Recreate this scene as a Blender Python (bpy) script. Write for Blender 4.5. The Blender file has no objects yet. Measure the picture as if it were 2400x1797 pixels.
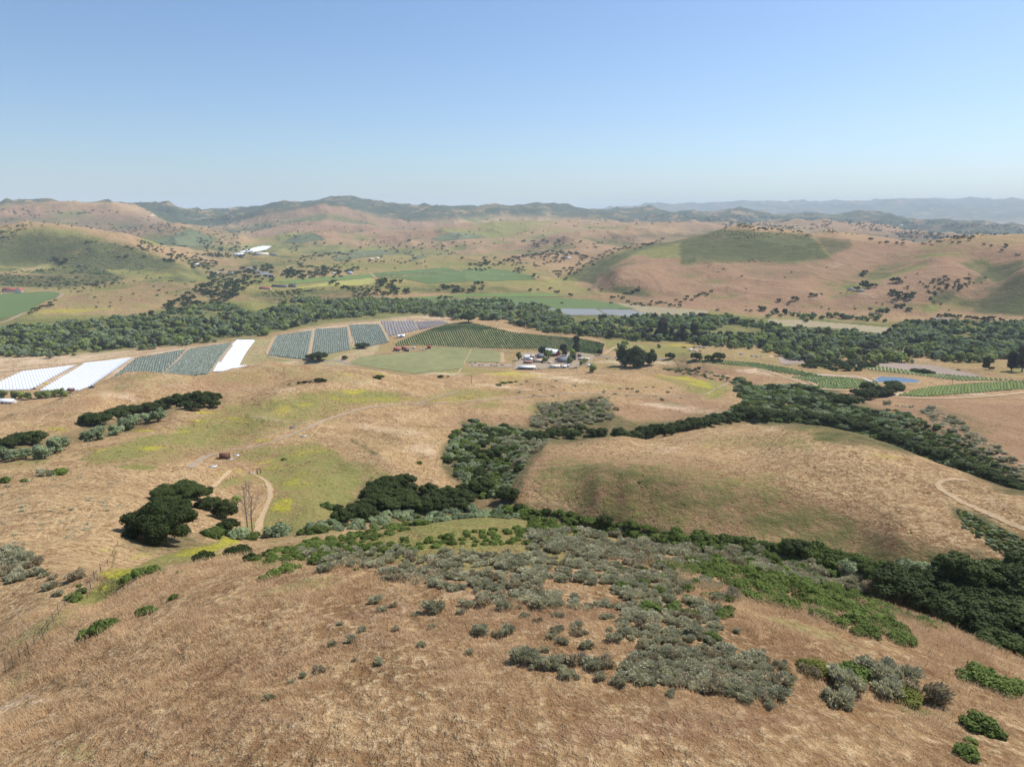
import bpy, math, random
import numpy as np
from mathutils import Vector, Matrix
random.seed(7); RNG = np.random.default_rng(11)
R = math.radians
FPX = 1666.0; PITCH = R(13.3); CX, CY = 1200.0, 898.5
sP, cP = math.sin(PITCH), math.cos(PITCH)
SC = bpy.context.scene
COL = SC.collection

# ---------- picture point -> azimuth and slope of the sight line (used to survey where things stand) ----------
def ray(px, py):
    px = np.asarray(px, float); py = np.asarray(py, float)
    x = (px - CX) / FPX; y = -(py - CY) / FPX
    fz = -sP + y * cP; fy = cP + y * sP
    h = np.hypot(x, fy)
    return np.arctan2(x, fy), fz / h
def to_px(x, y, z):
    f = y * cP - z * sP; u = y * sP + z * cP
    f = np.maximum(f, 1e-3)
    return CX + FPX * x / f, CY - FPX * u / f

# ---------- value/gradient noise ----------
def _h(ix, iy, s):
    n = (ix.astype(np.int64) * 374761393 + iy.astype(np.int64) * 668265263 + s * 1442695041) & 0x7fffffff
    n = (n ^ (n >> 13)) * 1274126177 & 0x7fffffff
    return ((n ^ (n >> 16)) & 0xffff) / 65535.0
def noise(x, y, s=0):
    x0 = np.floor(x); y0 = np.floor(y); fx = x - x0; fy = y - y0
    fx = fx * fx * fx * (fx * (fx * 6 - 15) + 10); fy = fy * fy * fy * (fy * (fy * 6 - 15) + 10)
    a = _h(x0, y0, s); b = _h(x0 + 1, y0, s); c = _h(x0, y0 + 1, s); d = _h(x0 + 1, y0 + 1, s)
    return (a + (b - a) * fx + (c - a) * fy + (a - b - c + d) * fx * fy) * 2 - 1
def fbm(x, y, o=5, s=0, g=.5):
    t = 0; a = 1.0; n = 0
    for i in range(o):
        t = t + a * noise(x, y, s + i * 17); n += a; a *= g
        x, y = (x * 1.63 + y * 1.17) + 3.1, (-x * 1.17 + y * 1.63) + 7.7
    return t / n
def ridged(x, y, o=5, s=0):
    t = 0; a = 1.0; n = 0; w = 1.0
    for i in range(o):
        v = 1 - np.abs(noise(x, y, s + i * 29)); v = v * v * w; w = np.clip(v * 1.6, 0, 1)
        t = t + a * v; n += a; a *= .52
        x, y = (x * 1.63 + y * 1.17) + 3.1, (-x * 1.17 + y * 1.63) + 7.7
    return t / n

# ---------- surveyed heights: (px, py, d) d>0 is the distance, d<0 the level below the camera; 4 values: azimuth of (px,py), d, z ----------
LINES = [
 # near dome
 [(-300,2300,-36),(1200,2300,-29),(2700,2300,-31)],
 [(-500,1797,-48),(0,1797,-37),(600,1797,-32),(1200,1797,-31),(1800,1797,-31.5),(2400,1797,-35),(2800,1797,-40)],
 [(-400,1600,-60),(0,1600,-46),(300,1600,-38),(700,1600,-33.5),(1200,1600,-32),(1800,1600,-33),(2400,1600,-39),(2800,1600,-46)],
 [(-400,1400,-68),(0,1450,-55),(200,1450,-44),(500,1450,-38),(900,1450,-35),(1300,1450,-34),(1700,1450,-35.5),(2050,1470,-39.5),(2250,1510,-42)],
 [(0,1380,-58),(250,1350,-53),(450,1350,-44),(700,1350,-39.5),(1000,1340,-38),(1400,1340,-38),(1750,1370,-40),(1950,1420,-43)],
 [(400,1320,-50),(600,1290,-48),(800,1270,-48),(930,1232,-53),(1060,1197,-58),(1180,1210,-58),(1300,1240,-56),(1450,1265,-54),(1600,1295,-51),(1800,1335,-49),(1950,1390,-48)],
 [(2100,1452,-46),(2250,1495,-47),(2400,1560,-46),(2800,1720,-46)],
 # gully behind the dome
 [(250,1410,-54),(330,1350,-64),(460,1288,-78),(600,1257,-88),(700,235,235,-96),(800,1200,-101),(900,1185,-107),(1000,1178,-111),(1080,1168,-113)],
 [(1080,1168,-113),(1200,1197,-109),(1300,1212,-107),(1450,1232,-104),(1600,1262,-99.5),(1800,1290,-98),(1980,1325,-97),(2100,1380,-95.5),(2400,1450,-91),(2800,1500,-88)],
 [(2100,150,145,-76),(2400,150,140,-76),(2700,150,140,-76)],
 # slope at left
 [(-400,1250,-84),(0,1250,-72),(150,1230,-75),(300,1210,-78),(385,1260,-81),(480,1250,-84)],
 [(-300,1150,-92),(0,1128,-86),(160,1118,-88),(300,1108,-92),(400,1100,-97),(480,1085,-103)],
 [(0,1095,-97),(180,1075,-106),(330,1060,-111),(440,1065,-115),(527,1068,-117),(600,1100,-113)],
 [(600,1180,-100),(700,1130,-108),(800,1080,-116),(700,1060,-119),(850,1130,-111)],
 # gully with the oak belt at left
 [(-300,1110,-112),(0,1068,-113),(130,1040,-121),(230,1005,-130),(330,980,-136),(430,950,-143),(540,928,-149)],
 [(-300,1050,-120),(0,1000,-127),(60,985,-130),(140,960,-138),(240,935,-146),(330,915,-151),(430,905,-155)],
 # crest A in front of the hoop tunnels
 [(-200,1040,-140),(0,985,-146),(60,965,-152),(140,935,-158),(190,917,-161),(244,900,-163),(325,879,-163),(407,882,-163),(515,876,-163),(570,862,-163),(627,849,-163),(730,863,-165),(817,876,-167),(898,885,-172)],
 # crest B
 [(560,925,-146),(600,921,-146),(681,902,-148),(768,896,-153),(900,889,-159),(1007,883,-167),(1061,886,-168),(1200,893,-170),(1336,879,-173),(1444,871,-174),(1500,877,-176),(1560,896,-180),(1620,918,-183)],
 # between B and the near slopes
 [(540,985,-131),(640,1035,-123),(720,1000,-129),(800,975,-134),(870,957,-139),(1000,945,-147),(1200,930,-157),(1420,922,-166),(1560,926,-172),(1650,925,-178)],
 [(870,1010,-130),(1000,1010,-137),(1000,1060,-129),(1150,985,-148),(1300,965,-154),(1500,965,-160),(1650,955,-168)],
 [(908,1069,-112),(1000,1105,-110),(1078,1140,-109)],
 # canyon floor
 [(1080,1168,-113),(1110,1120,-121),(1170,1060,-132),(1250,1020,-141),(1360,430,430,-143),(1500,475,475,-151),(1620,990,-158),(1750,970,-166),(1850,948,-178),(1800,928,-194),(1740,905,-212),(1680,880,-232),(1590,868,-244)],
 # big round hill
 [(1170,1110,-116),(1225,1070,-112),(1262,1062,-108),(1330,1035,-112),(1400,1022,-115),(1480,1026,-117),(1545,1030,-118),(1620,1006,-117),(1750,985,-114),(1900,995,-108),(2050,1040,-101),(2200,1090,-94),(2400,1150,-87),(2800,1290,-80)],
 [(1150,1160,-113),(1220,1130,-107),(1300,1100,-103),(1420,1080,-103),(1600,1070,-98),(1750,1060,-97)],
 [(1400,1160,-98),(1600,1150,-92),(1850,1140,-89),(2100,1170,-86),(2300,1180,-84)],
 [(2100,1270,-88),(2400,1300,-85)],
 # right-hand slope beyond the canyon
 [(1800,0,520,-158),(1900,0,500,-153),(2050,0,450,-148),(2200,0,400,-142),(2400,0,350,-134),(2800,0,300,-128)],
 [(1950,955,-175),(2000,985,-168),(2100,1015,-160),(2250,1065,-150),(2400,1110,-142)],
 [(2200,980,-166),(2400,1020,-158),(2800,1010,-160)],
 [(1880,925,-193),(1960,920,-195),(2050,932,-190),(2200,940,-187),(2400,940,-184),(2800,960,-180)],
 [(1830,905,-205),(1950,890,-206),(2090,893,-206),(2200,890,-206),(2330,900,-202),(2400,880,-205),(2800,880,-205)],
 [(1610,846,-232),(1720,855,-224),(1800,866,-219),(1900,870,-214),(2050,855,-222),(2200,860,-220),(2400,850,-222)],
 [(1560,880,-234),(1620,885,-222),(1700,880,-220),(1780,885,-216)],
 # folds hidden behind the crests
 [(600,0,702,-173),(700,0,708,-175),(800,0,722,-178),(880,0,738,-181)],
 [(930,0,352,-126),(1010,0,325,-124)],
 [(250,0,640,-166),(350,0,650,-168),(450,0,660,-168)],
 # behind crests A/B/C
 [(0,0,900,-222),(140,0,930,-228),(325,0,980,-232),(480,0,980,-234),(627,0,990,-236),(817,0,930,-226),(950,0,900,-212)],
 [(1061,0,850,-196),(1200,0,830,-198),(1336,0,860,-202),(1444,0,920,-205),(1530,0,920,-205)],
 [(1130,877,-202),(1200,867,-205),(1300,873,-207),(1380,876,-212)],
 [(1515,877,-190),(1580,882,-192),(1660,892,-194),(1710,900,-196)],
 [(1560,0,1000,-226),(1450,0,1040,-236),(1300,0,1060,-240),(1150,0,1040,-236)],
 # valley
 [(-400,920,-254),(0,930,-250),(100,925,-250)],
 [(-400,860,-257),(0,860,-257),(300,850,-257),(500,840,-256),(700,835,-254),(850,855,-250),(1000,855,-250),(1120,862,-251),(1250,860,-253),(1400,850,-253),(1500,845,-252)],
 [(-400,790,-260),(0,800,-260),(300,790,-260),(600,790,-259),(900,812,-256),(1050,815,-257),(1250,818,-257),(1450,812,-256),(1600,810,-257),(1800,815,-255),(1950,830,-250),(2200,825,-252),(2400,825,-252),(2900,830,-252)],
 [(0,760,-262),(300,755,-262),(600,760,-261),(850,765,-260),(930,770,-258),(1450,780,-260),(1700,780,-261),(2000,780,-261),(2400,780,-261),(2900,780,-261)],
 [(0,735,-258),(200,730,-258),(400,735,-262),(700,730,-263),(900,725,-263),(1130,725,-263),(1400,735,-262),(1700,745,-260),(2000,755,-258),(2400,765,-257)],
 # vineyard knoll
 [(953,795,-252),(1010,775,-243),(1080,760,-234),(1150,762,-234),(1250,780,-240),(1350,795,-248)],
 [(1080,790,-246),(1200,795,-248)],
 [(1080,0,1800,-262),(1200,0,1760,-262),(1320,0,1660,-261)],
 # left bank terraces
 [(0,700,-252),(100,700,-250),(220,700,-243),(350,690,-240),(450,680,-240)],
 [(0,670,-245),(150,672,-243),(300,668,-238),(450,665,-236),(560,660,-236)],
 [(600,735,-260),(650,738,-260),(700,735,-260)],[(590,712,-246),(640,700,-238),(690,712,-246)],[(600,690,-238),(700,690,-238)],
 [(720,700,-256),(900,700,-256),(1100,700,-256)],
 [(600,672,-232),(720,668,-230),(900,668,-232),(1100,670,-236),(1250,675,-244)],
 [(620,655,-228),(800,645,-227),(1000,640,-226),(1200,645,-232),(1300,655,-242)],
 [(1150,700,-254),(1300,690,-256),(1400,700,-258),(1500,715,-258),(1330,665,-250)],
 [(800,625,-224),(1000,620,-222),(1180,625,-222)],
 # green hill at left
 [(0,645,-225),(150,640,-222),(300,640,-225),(420,645,-230)],
 [(0,610,-190),(120,610,-190),(200,620,-200),(330,610,-190),(420,632,-215)],
 [(-400,540,4300),(0,536,4200),(60,543,4100),(110,540,4000),(200,548,3900),(300,575,3700),(400,610,3500),(470,640,3400)],
 [(0,0,5200,-180),(200,0,5000,-190),(400,0,4700,-200)],
 # behind: left far hills
 [(300,570,-170),(420,590,-215),(480,600,-218),(600,605,-222),(700,600,-220)],
 [(350,565,5200),(440,535,5600),(520,555,5400),(600,580,5200),(600,560,6500),(520,545,7500)],
 [(0,530,6500),(150,522,6800),(300,520,7000),(420,520,7500)],
 [(-400,500,7600),(0,500,7600),(60,489,7700),(106,480,7700),(200,482,7700),(260,484,7600),(310,495,7400),(350,510,7200)],
 [(250,474,9500),(306,478,9500),(347,487,9500),(461,491,9800),(542,491,10000),(600,489,10200),(668,477,10000),(708,483,10200),(763,468,10500),(817,462,10800),(858,464,11000),(939,474,11000),(1007,475,11000),(1110,475,11300),(1200,475,11500),(1254,474,11500),(1308,476,11500),(1363,483,11500),(1444,485,12000),(1512,486,12000),(1585,492,12500),(1623,491,12500),(1702,489,12500),(1800,495,12500),(1900,505,11500),(2000,509,11000),(2130,516,10500),(2250,527,10000),(2400,541,9500),(2900,545,9500)],
 [(400,505,9000),(470,515,8800),(540,520,8600)],
 [(640,515,8200),(700,497,8400),(775,484,8500),(850,500,8400),(930,525,8000),(1000,548,7600)],
 [(860,505,9500),(960,506,9300),(1060,503,9300),(1130,512,9000)],
 [(720,560,5600),(640,575,5200),(760,545,6200)],
 [(860,555,6200),(960,532,6500),(1080,514,6700),(1200,508,6800),(1320,512,6800),(1400,523,6600),(1500,523,6500),(1560,528,6400),(1610,548,6200)],
 [(900,590,4700),(1060,578,5000),(1200,552,5500),(1300,548,5600),(1400,544,5600)],
 [(1100,600,4400),(1250,590,4500),(1320,572,4600),(1380,572,4500),(1440,592,4000)],
 [(1500,546,5600),(1550,552,5400),(1450,570,5000)],
 [(850,610,-215),(1000,605,-210),(1200,612,-205),(1300,625,-215),(1270,0,4900,-165)],
 [(1300,530,6200),(1400,535,6000)],
 [(1000,0,8700,-120),(1300,0,8500,-120),(1500,0,8500,-120),(800,0,7000,-100)],
 # right hills
 [(1330,657,-246),(1450,690,-252),(1500,705,-254),(1600,728,-255),(1750,725,-252),(1850,720,-250),(2000,735,-252),(2150,735,-250),(2400,742,-245),(2900,745,-245)],
 [(1330,640,-228),(1390,620,3050),(1450,592,3200),(1600,562,3350),(1700,532,3500),(1770,530,3600),(1850,537,3550),(1980,550,3300),(2050,563,3150),(2150,567,3200),(2250,568,2900),(2400,588,2700),(2900,640,2500)],
 [(1450,640,-190),(1550,600,3000),(1700,590,3000),(1850,590,2950),(1950,595,2850)],
 [(1700,620,2750),(1700,660,2450),(1850,640,2600),(1580,660,2450)],
 [(1990,670,-218),(1940,700,-236),(2060,640,-190),(2130,610,2850)],
 [(2100,695,-216),(2000,710,-232),(1850,700,-232),(2250,650,-168),(2330,690,-205),(2400,680,-190),(2400,640,-150),(2300,610,2700),(2400,715,-222),(2250,710,-228)],
 [(1700,0,4700,-160),(1500,0,4300,-190),(1900,0,4600,-170),(2100,0,4200,-180),(2300,0,3900,-190),(2500,0,3700,-190),(2900,0,3600,-190)],
 [(2370,580,-200),(2250,0,5600,-200),(2100,0,6000,-200)],
 [(2400,560,-190),(2200,550,-190),(2000,545,-190),(1850,535,-180)],
 [(2300,548,-170),(2100,535,8500),(1900,528,9000),(1700,515,9500)],
 # farthest range
 [(1417,486,28000),(1539,478,28000),(1566,481,28000),(1640,479,28000),(1715,478,28000),(1800,477,28000),(1903,474,28000),(1963,475,28000),(2003,472,28000),(2039,476,28000),(2085,469,28000),(2125,470,28000),(2150,461,28000),(2166,467,28000),(2223,466,28000),(2288,471,28000),(2400,469,28000),(2900,470,28000)],
 [(0,0,15000,-60),(500,0,16000,-60),(1000,0,17000,-60),(1500,0,17000,-120),(1800,0,16000,-250),(2100,0,15500,-260),(2400,0,15000,-260),(2800,0,15000,-260)],
 [(0,0,28000,-100),(500,0,28000,-100),(1000,0,28000,-60),(1250,0,28000,0)],
 [(1800,0,22000,-230),(2100,0,22000,-230),(2400,0,22000,-230)],
 [(-500,0,45000,-200),(600,0,45000,-200),(1800,0,45000,-200),(2900,0,45000,-200)],
]
cp = []
for L in LINES:
    pts = []
    for p in L:
        if len(p) == 4:
            a, _ = ray(p[0], 600); d, z = p[2], p[3]
        else:
            a, t = ray(p[0], p[1])
            if p[2] > 0: d = p[2]; z = float(t) * d
            else: z = p[2]; d = z / float(t)
        pts.append((float(a), math.log(d), z / d))
    for i in range(len(pts)):
        cp.append(pts[i])
        if i + 1 < len(pts):
            n = int(abs(pts[i+1][0] - pts[i][0]) / .045)
            for k in range(1, n + 1):
                f = k / (n + 1); q = [pts[i][j] * (1 - f) + pts[i+1][j] * f for j in range(3)]; cp.append(tuple(q))
cp = np.array(cp)
# drop near-duplicates
keep = []
for i in range(len(cp)):
    if all(((cp[i,0]-cp[j,0])*2.6)**2 + (cp[i,1]-cp[j,1])**2 > .012**2 for j in keep): keep.append(i)
cp = cp[keep]
KA = 2.6
def _tps(r2):
    return .5 * r2 * np.log(r2 + 1e-12)
def fit(c, lam=2e-4):
    n = len(c); X = np.stack([c[:,0] * KA, c[:,1]], 1)
    r2 = ((X[:,None] - X[None])**2).sum(-1)
    A = np.zeros((n+3, n+3)); A[:n,:n] = _tps(r2) + lam * np.eye(n)
    A[:n,n] = 1; A[:n,n+1:] = X; A[n,:n] = 1; A[n+1:,:n] = X.T
    b = np.zeros(n+3); b[:n] = c[:,2]
    return X, np.linalg.solve(A, b)
TX, TW = fit(cp)
def tps_eval(a, l):
    o = np.empty(a.size); q = np.stack([a.ravel() * KA, l.ravel()], 1)
    for i in range(0, len(q), 20000):
        s = q[i:i+20000]; r2 = ((s[:,None] - TX[None])**2).sum(-1)
        o[i:i+20000] = _tps(r2) @ TW[:-3] + TW[-3] + s @ TW[-2:]
    return o.reshape(a.shape)

# ---------- polar height grid ----------
NA, NR = 1150, 1080
A0, A1 = R(-50), R(50); L0, L1 = math.log(14.0), math.log(46000.0)
ca = np.linspace(A0, A1, 260); cl = np.linspace(L0, L1, 420)
CG = tps_eval(*np.meshgrid(ca, cl, indexing='ij'))
def cubic(n, m):
    W = np.zeros((m, n)); u = np.linspace(0, n - 1, m); i = np.clip(np.floor(u).astype(int), 0, n - 2); f = u - i
    w = [-.5*f+f*f-.5*f**3, 1-2.5*f*f+1.5*f**3, .5*f+2*f*f-1.5*f**3, -.5*f*f+.5*f**3]
    for k in range(4): np.add.at(W, (np.arange(m), np.clip(i + k - 1, 0, n - 1)), w[k])
    return W
TG = cubic(260, NA) @ CG @ cubic(420, NR).T
GA = np.linspace(A0, A1, NA); GL = np.linspace(L0, L1, NR); GD = np.exp(GL)
DD = np.broadcast_to(GD[None], TG.shape)
GX = np.sin(GA)[:,None] * GD[None]; GY = np.cos(GA)[:,None] * GD[None]
GZ = TG * DD
def sm(a, b, x):
    t = np.clip((x - a) / (b - a), 0, 1); return t * t * (3 - 2 * t)
flat = sm(-250, -238, -GZ) if False else 1 - sm(-254, -236, GZ)      # 1 on the valley floor
flat = np.where((DD > 900) & (DD < 5200), flat, 0)
rough = 1 - flat
nz = np.zeros_like(GZ)
nz += sm(20, 60, DD) * (1 - sm(500, 1200, DD)) * .55 * fbm(GX / 14, GY / 14, 4, 3)
nz += sm(60, 200, DD) * (1 - sm(1500, 3000, DD)) * rough * 2.2 * fbm(GX / 45, GY / 45, 3, 5)
nz += sm(260, 420, DD) * (1 - sm(1500, 3000, DD)) * rough * 7.0 * (ridged(GX / 120, GY / 120, 4, 41) - .45)
m1 = sm(1400, 2200, DD) * rough
nz += m1 * 24 * (ridged(GX / 300, GY / 300, 5, 9) - .45)
m2 = sm(3600, 5200, DD)
nz += m2 * 105 * (ridged(GX / 800, GY / 800, 6, 13) - .45)
m3 = sm(7000, 8500, DD)
nz += m3 * 150 * (ridged(GX / 1500, GY / 1500, 6, 21) - .60)
m4 = sm(18000, 25000, DD) * (1 - sm(30000, 40000, DD))
nz += m4 * 150 * (ridged(GX / 3800, GY / 3800, 6, 31) - .45)
GZ = GZ + nz
GT = GZ / DD
def blur(A, k):
    for ax in (0, 1):
        P = np.concatenate([np.repeat(np.take(A, [0], ax), k + 1, ax), A, np.repeat(np.take(A, [-1], ax), k, ax)], ax); c = np.cumsum(P, ax); n = A.shape[ax]
        A = (np.take(c, np.arange(2*k+1, 2*k+1+n), ax) - np.take(c, np.arange(0, n), ax)) / (2*k+1)
    return A
HOLLOW = (blur(blur(GZ, 5), 5) - GZ) / DD * 1000      # >0 in hollows, <0 on ribs
def ground_z(x, y):
    x = np.asarray(x, float); y = np.asarray(y, float)
    a = np.arctan2(x, y); l = np.log(np.maximum(np.hypot(x, y), 14.01))
    u = np.clip((a - A0) / (A1 - A0) * (NA - 1), 0, NA - 1.001); v = np.clip((l - L0) / (L1 - L0) * (NR - 1), 0, NR - 1.001)
    i = u.astype(int); j = v.astype(int); f = u - i; g = v - j
    return (GZ[i,j]*(1-f)+GZ[i+1,j]*f)*(1-g) + (GZ[i,j+1]*(1-f)+GZ[i+1,j+1]*f)*g
def hit(px, py, dmin=20., dmax=1e9):
    """where the sight line through a surveyed point meets the ground"""
    a, t = ray(px, py); a = np.atleast_1d(a).ravel(); t = np.atleast_1d(t).ravel()
    u = np.clip((a - A0) / (A1 - A0) * (NA - 1), 0, NA - 1.001); i = u.astype(int); f = (u - i)[:,None]
    d = np.empty(len(a)); ok = np.ones(len(a), bool)
    j0 = int(np.searchsorted(GD, dmin))
    for s in range(0, len(a), 4000):
        e = slice(s, s + 4000)
        P = GT[i[e]] * (1 - f[e]) + GT[i[e]+1] * f[e]
        m = P >= t[e][:,None]; m[:,:j0] = False
        k = m.argmax(1); ok[e] = m[np.arange(len(k)), k]
        k = np.clip(k, 1, NR - 1); n = np.arange(len(k))
        p0 = P[n,k-1]; p1 = P[n,k]; g = np.clip((t[e] - p0) / np.where(np.abs(p1-p0) < 1e-9, 1, p1 - p0), 0, 1)
        d[e] = np.exp(GL[k-1] + g * (GL[1] - GL[0]))
    ok &= d < dmax
    x = np.sin(a) * d; y = np.cos(a) * d
    return x, y, ground_z(x, y), d, ok
# ---------- mesh helpers ----------
def grid_mesh(name, X, Y, Z, smooth=True, keepf=None):
    na, nr = X.shape
    co = np.stack([X, Y, Z], -1).astype(np.float32).reshape(-1, 3)
    idx = np.arange(na * nr).reshape(na, nr)
    q = np.stack([idx[:-1,:-1], idx[1:,:-1], idx[1:,1:], idx[:-1,1:]], -1).reshape(-1, 4)[:, ::-1]
    if keepf is not None:
        q = q[keepf.ravel()]
        used = np.unique(q); rm = np.zeros(len(co), int); rm[used] = np.arange(len(used)); q = rm[q]; co = co[used]
    return np_mesh(name, co, q, smooth)
def np_mesh(name, co, q, smooth=False, mats=None):
    """co (n,3); q: array (m,4) or (m,3) or a list of such arrays"""
    qs = q if isinstance(q, list) else [q]
    me = bpy.data.meshes.new(name); me.vertices.add(len(co)); me.vertices.foreach_set('co', np.asarray(co, np.float32).ravel())
    vi = np.concatenate([a.ravel() for a in qs]).astype(np.int32)
    ln = np.concatenate([np.full(len(a), a.shape[1], np.int32) for a in qs])
    me.loops.add(len(vi)); me.loops.foreach_set('vertex_index', vi)
    me.polygons.add(len(ln)); me.polygons.foreach_set('loop_start', np.concatenate([[0], np.cumsum(ln)[:-1]]).astype(np.int32))
    if smooth: me.polygons.foreach_set('use_smooth', np.ones(len(ln), bool))
    if mats is not None: me.polygons.foreach_set('material_index', np.asarray(mats, np.int32))
    me.update(calc_edges=True)
    return me
def link(name, me, mat=None, parent=None, loc=None, label=None, cat=None, group=None, kind=None):
    o = bpy.data.objects.new(name, me); COL.objects.link(o)
    if me is not None and mat is not None and len(me.materials) == 0:
        for m_ in (mat if isinstance(mat, (list, tuple)) else [mat]): me.materials.append(m_)
    if parent: o.parent = parent
    if loc is not None: o.location = loc
    tag(o, label, cat, group, kind)
    return o
def tag(o, label=None, cat=None, group=None, kind=None):
    if label: o['label'] = label
    if cat: o['category'] = cat
    if group: o['group'] = group
    if kind: o['kind'] = kind
# ---------- material helpers ----------
class NT:
    def __init__(s, name):
        s.m = bpy.data.materials.new(name); s.m.use_nodes = True; s.t = s.m.node_tree; s.b = s.t.nodes['Principled BSDF']
        s.b.inputs['Specular IOR Level'].default_value = .15; s.b.inputs['Roughness'].default_value = .85
    def n(s, ty, **k):
        x = s.t.nodes.new(ty)
        for a, v in k.items(): setattr(x, a, v)
        return x
    def put(s, sock, v):
        if isinstance(v, (int, float)): sock.default_value = v
        elif isinstance(v, tuple): sock.default_value = v if len(v) == 4 or sock.type == 'VECTOR' else v + (1,)
        else: s.t.links.new(v, sock)
    def pos(s):
        if not hasattr(s, '_p'): s._p = s.n('ShaderNodeNewGeometry').outputs['Position']
        return s._p
    def noise(s, scale, detail=4, rough=.55, vec=None, dist=0):
        x = s.n('ShaderNodeTexNoise'); x.inputs['Scale'].default_value = scale; x.inputs['Detail'].default_value = detail
        x.inputs['Roughness'].default_value = rough; x.inputs['Distortion'].default_value = dist
        s.put(x.inputs['Vector'], vec or s.pos()); return x.outputs[0]
    def math(s, op, a, b=0., clamp=False):
        x = s.n('ShaderNodeMath', operation=op, use_clamp=clamp); s.put(x.inputs[0], a); s.put(x.inputs[1], b); return x.outputs[0]
    def ramp(s, f, lo, hi, a=0., b=1.):
        x = s.n('ShaderNodeMapRange'); s.put(x.inputs[0], f); s.put(x.inputs[1], lo); s.put(x.inputs[2], hi); s.put(x.inputs[3], a); s.put(x.inputs[4], b); return x.outputs[0]
    def mix(s, f, a, b, mode='MIX'):
        x = s.n('ShaderNodeMix', data_type='RGBA', blend_type=mode); s.put(x.inputs[0], f); s.put(x.inputs[6], a); s.put(x.inputs[7], b); return x.outputs[2]
    def attr(s, name, typ='GEOMETRY'):
        x = s.n('ShaderNodeAttribute', attribute_name=name, attribute_type=typ); sp = s.n('ShaderNodeSeparateColor'); s.t.links.new(x.outputs[0], sp.inputs[0])
        return sp.outputs[0], sp.outputs[1], sp.outputs[2], x
    def scalev(s, v):
        x = s.n('ShaderNodeMapping'); s.put(x.inputs[0], s.pos()); x.inputs['Scale'].default_value = v; return x.outputs[0]
    def bump(s, h, strength=.5, dist=.1):
        x = s.n('ShaderNodeBump'); x.inputs['Strength'].default_value = strength; s.put(x.inputs['Distance'], dist); s.put(x.inputs['Height'], h)
        s.t.links.new(x.outputs[0], s.b.inputs['Normal'])
    def col(s, c): s.put(s.b.inputs['Base Color'], c)
def simple(name, c, rough=.8, var=.12, scale=.5, spec=.2, metal=0.):
    k = NT(name); n = k.noise(scale, 5)
    a = tuple(min(1, v * (1 + var * 2)) for v in c); b = tuple(v * (1 - var * 2) for v in c)
    k.col(k.mix(k.ramp(n, .3, .7), b, a)); k.b.inputs['Roughness'].default_value = rough; k.b.inputs['Specular IOR Level'].default_value = spec
    k.b.inputs['Metallic'].default_value = metal
    return k.m

# ---------- cover masks, surveyed as outlines on the ground ----------
VPX, VPY = to_px(GX, GY, GZ)
_wa, _wl = np.meshgrid(GA, GL, indexing='ij')
WX = 22 * fbm(_wa * 14, _wl * 9, 5, 51); WY = 14 * fbm(_wa * 14, _wl * 9, 5, 77)
MK = {k: np.zeros(GX.shape, np.float32) for k in 'GYSDPF'}
def pdist(poly, x, y):
    """signed distance, positive inside"""
    P = np.array(poly, float); n = len(P); best = np.full(x.shape, 1e18); ins = np.zeros(x.shape, bool)
    for i in range(n):
        a = P[i]; b = P[(i+1) % n]; e = b - a; L = (e**2).sum() + 1e-9
        t = np.clip(((x - a[0]) * e[0] + (y - a[1]) * e[1]) / L, 0, 1)
        best = np.minimum(best, (x - a[0] - t * e[0])**2 + (y - a[1] - t * e[1])**2)
        c = ((a[1] > y) != (b[1] > y)) & (x < (b[0] - a[0]) * (y - a[1]) / (b[1] - a[1] + 1e-12) + a[0]); ins ^= c
    return np.where(ins, 1, -1) * np.sqrt(best)
def paint(k, poly, v=1., soft=6, dr=(0, 1e9), wob=1., sub=False):
    xs = [p[0] for p in poly]; ys = [p[1] for p in poly]; w = soft * 1.5 + 24 * wob
    m = (VPX > min(xs) - w) & (VPX < max(xs) + w) & (VPY > min(ys) - w) & (VPY < max(ys) + w) & (DD > dr[0]) & (DD < dr[1])
    if not m.any(): return
    far = np.clip(900 / DD[m], .12, 1)
    d = pdist(poly, VPX[m] + WX[m] * wob * far, VPY[m] + WY[m] * wob * far)
    t = sm(-soft*1.5, soft*1.5, d) * v
    MK[k][m] = MK[k][m] * (1 - t) if sub else np.maximum(MK[k][m], t)
def spot(k, x, y, rx, ry, v=1., ang=0, dr=(0, 1e9), wob=1.):
    c, s = math.cos(R(ang)), math.sin(R(ang)); w = max(rx, ry) * 1.6 + 14
    m = (abs(VPX - x) < w) & (abs(VPY - y) < w) & (DD > dr[0]) & (DD < dr[1])
    if not m.any(): return
    far = np.clip(900 / DD[m], .12, 1) * wob
    X = VPX[m] + WX[m] * far - x; Y = VPY[m] + WY[m] * far - y
    q = np.sqrt(((X * c + Y * s) / rx)**2 + ((-X * s + Y * c) / ry)**2)
    MK[k][m] = np.maximum(MK[k][m], (1 - sm(.45, 1.25, q)) * v)
def line(k, pts, w, v=1., dr=(0, 1e9), wob=.3):
    for a, b in zip(pts, pts[1:]):
        dx, dy = b[0]-a[0], b[1]-a[1]; L = math.hypot(dx, dy) + 1e-6; nx, ny = -dy/L*w/2, dx/L*w/2
        paint(k, [(a[0]+nx,a[1]+ny),(b[0]+nx,b[1]+ny),(b[0]-nx,b[1]-ny),(a[0]-nx,a[1]-ny)], v, w*.4, dr, wob)
NEAR = (0, 300); MID = (250, 1400)
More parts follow.
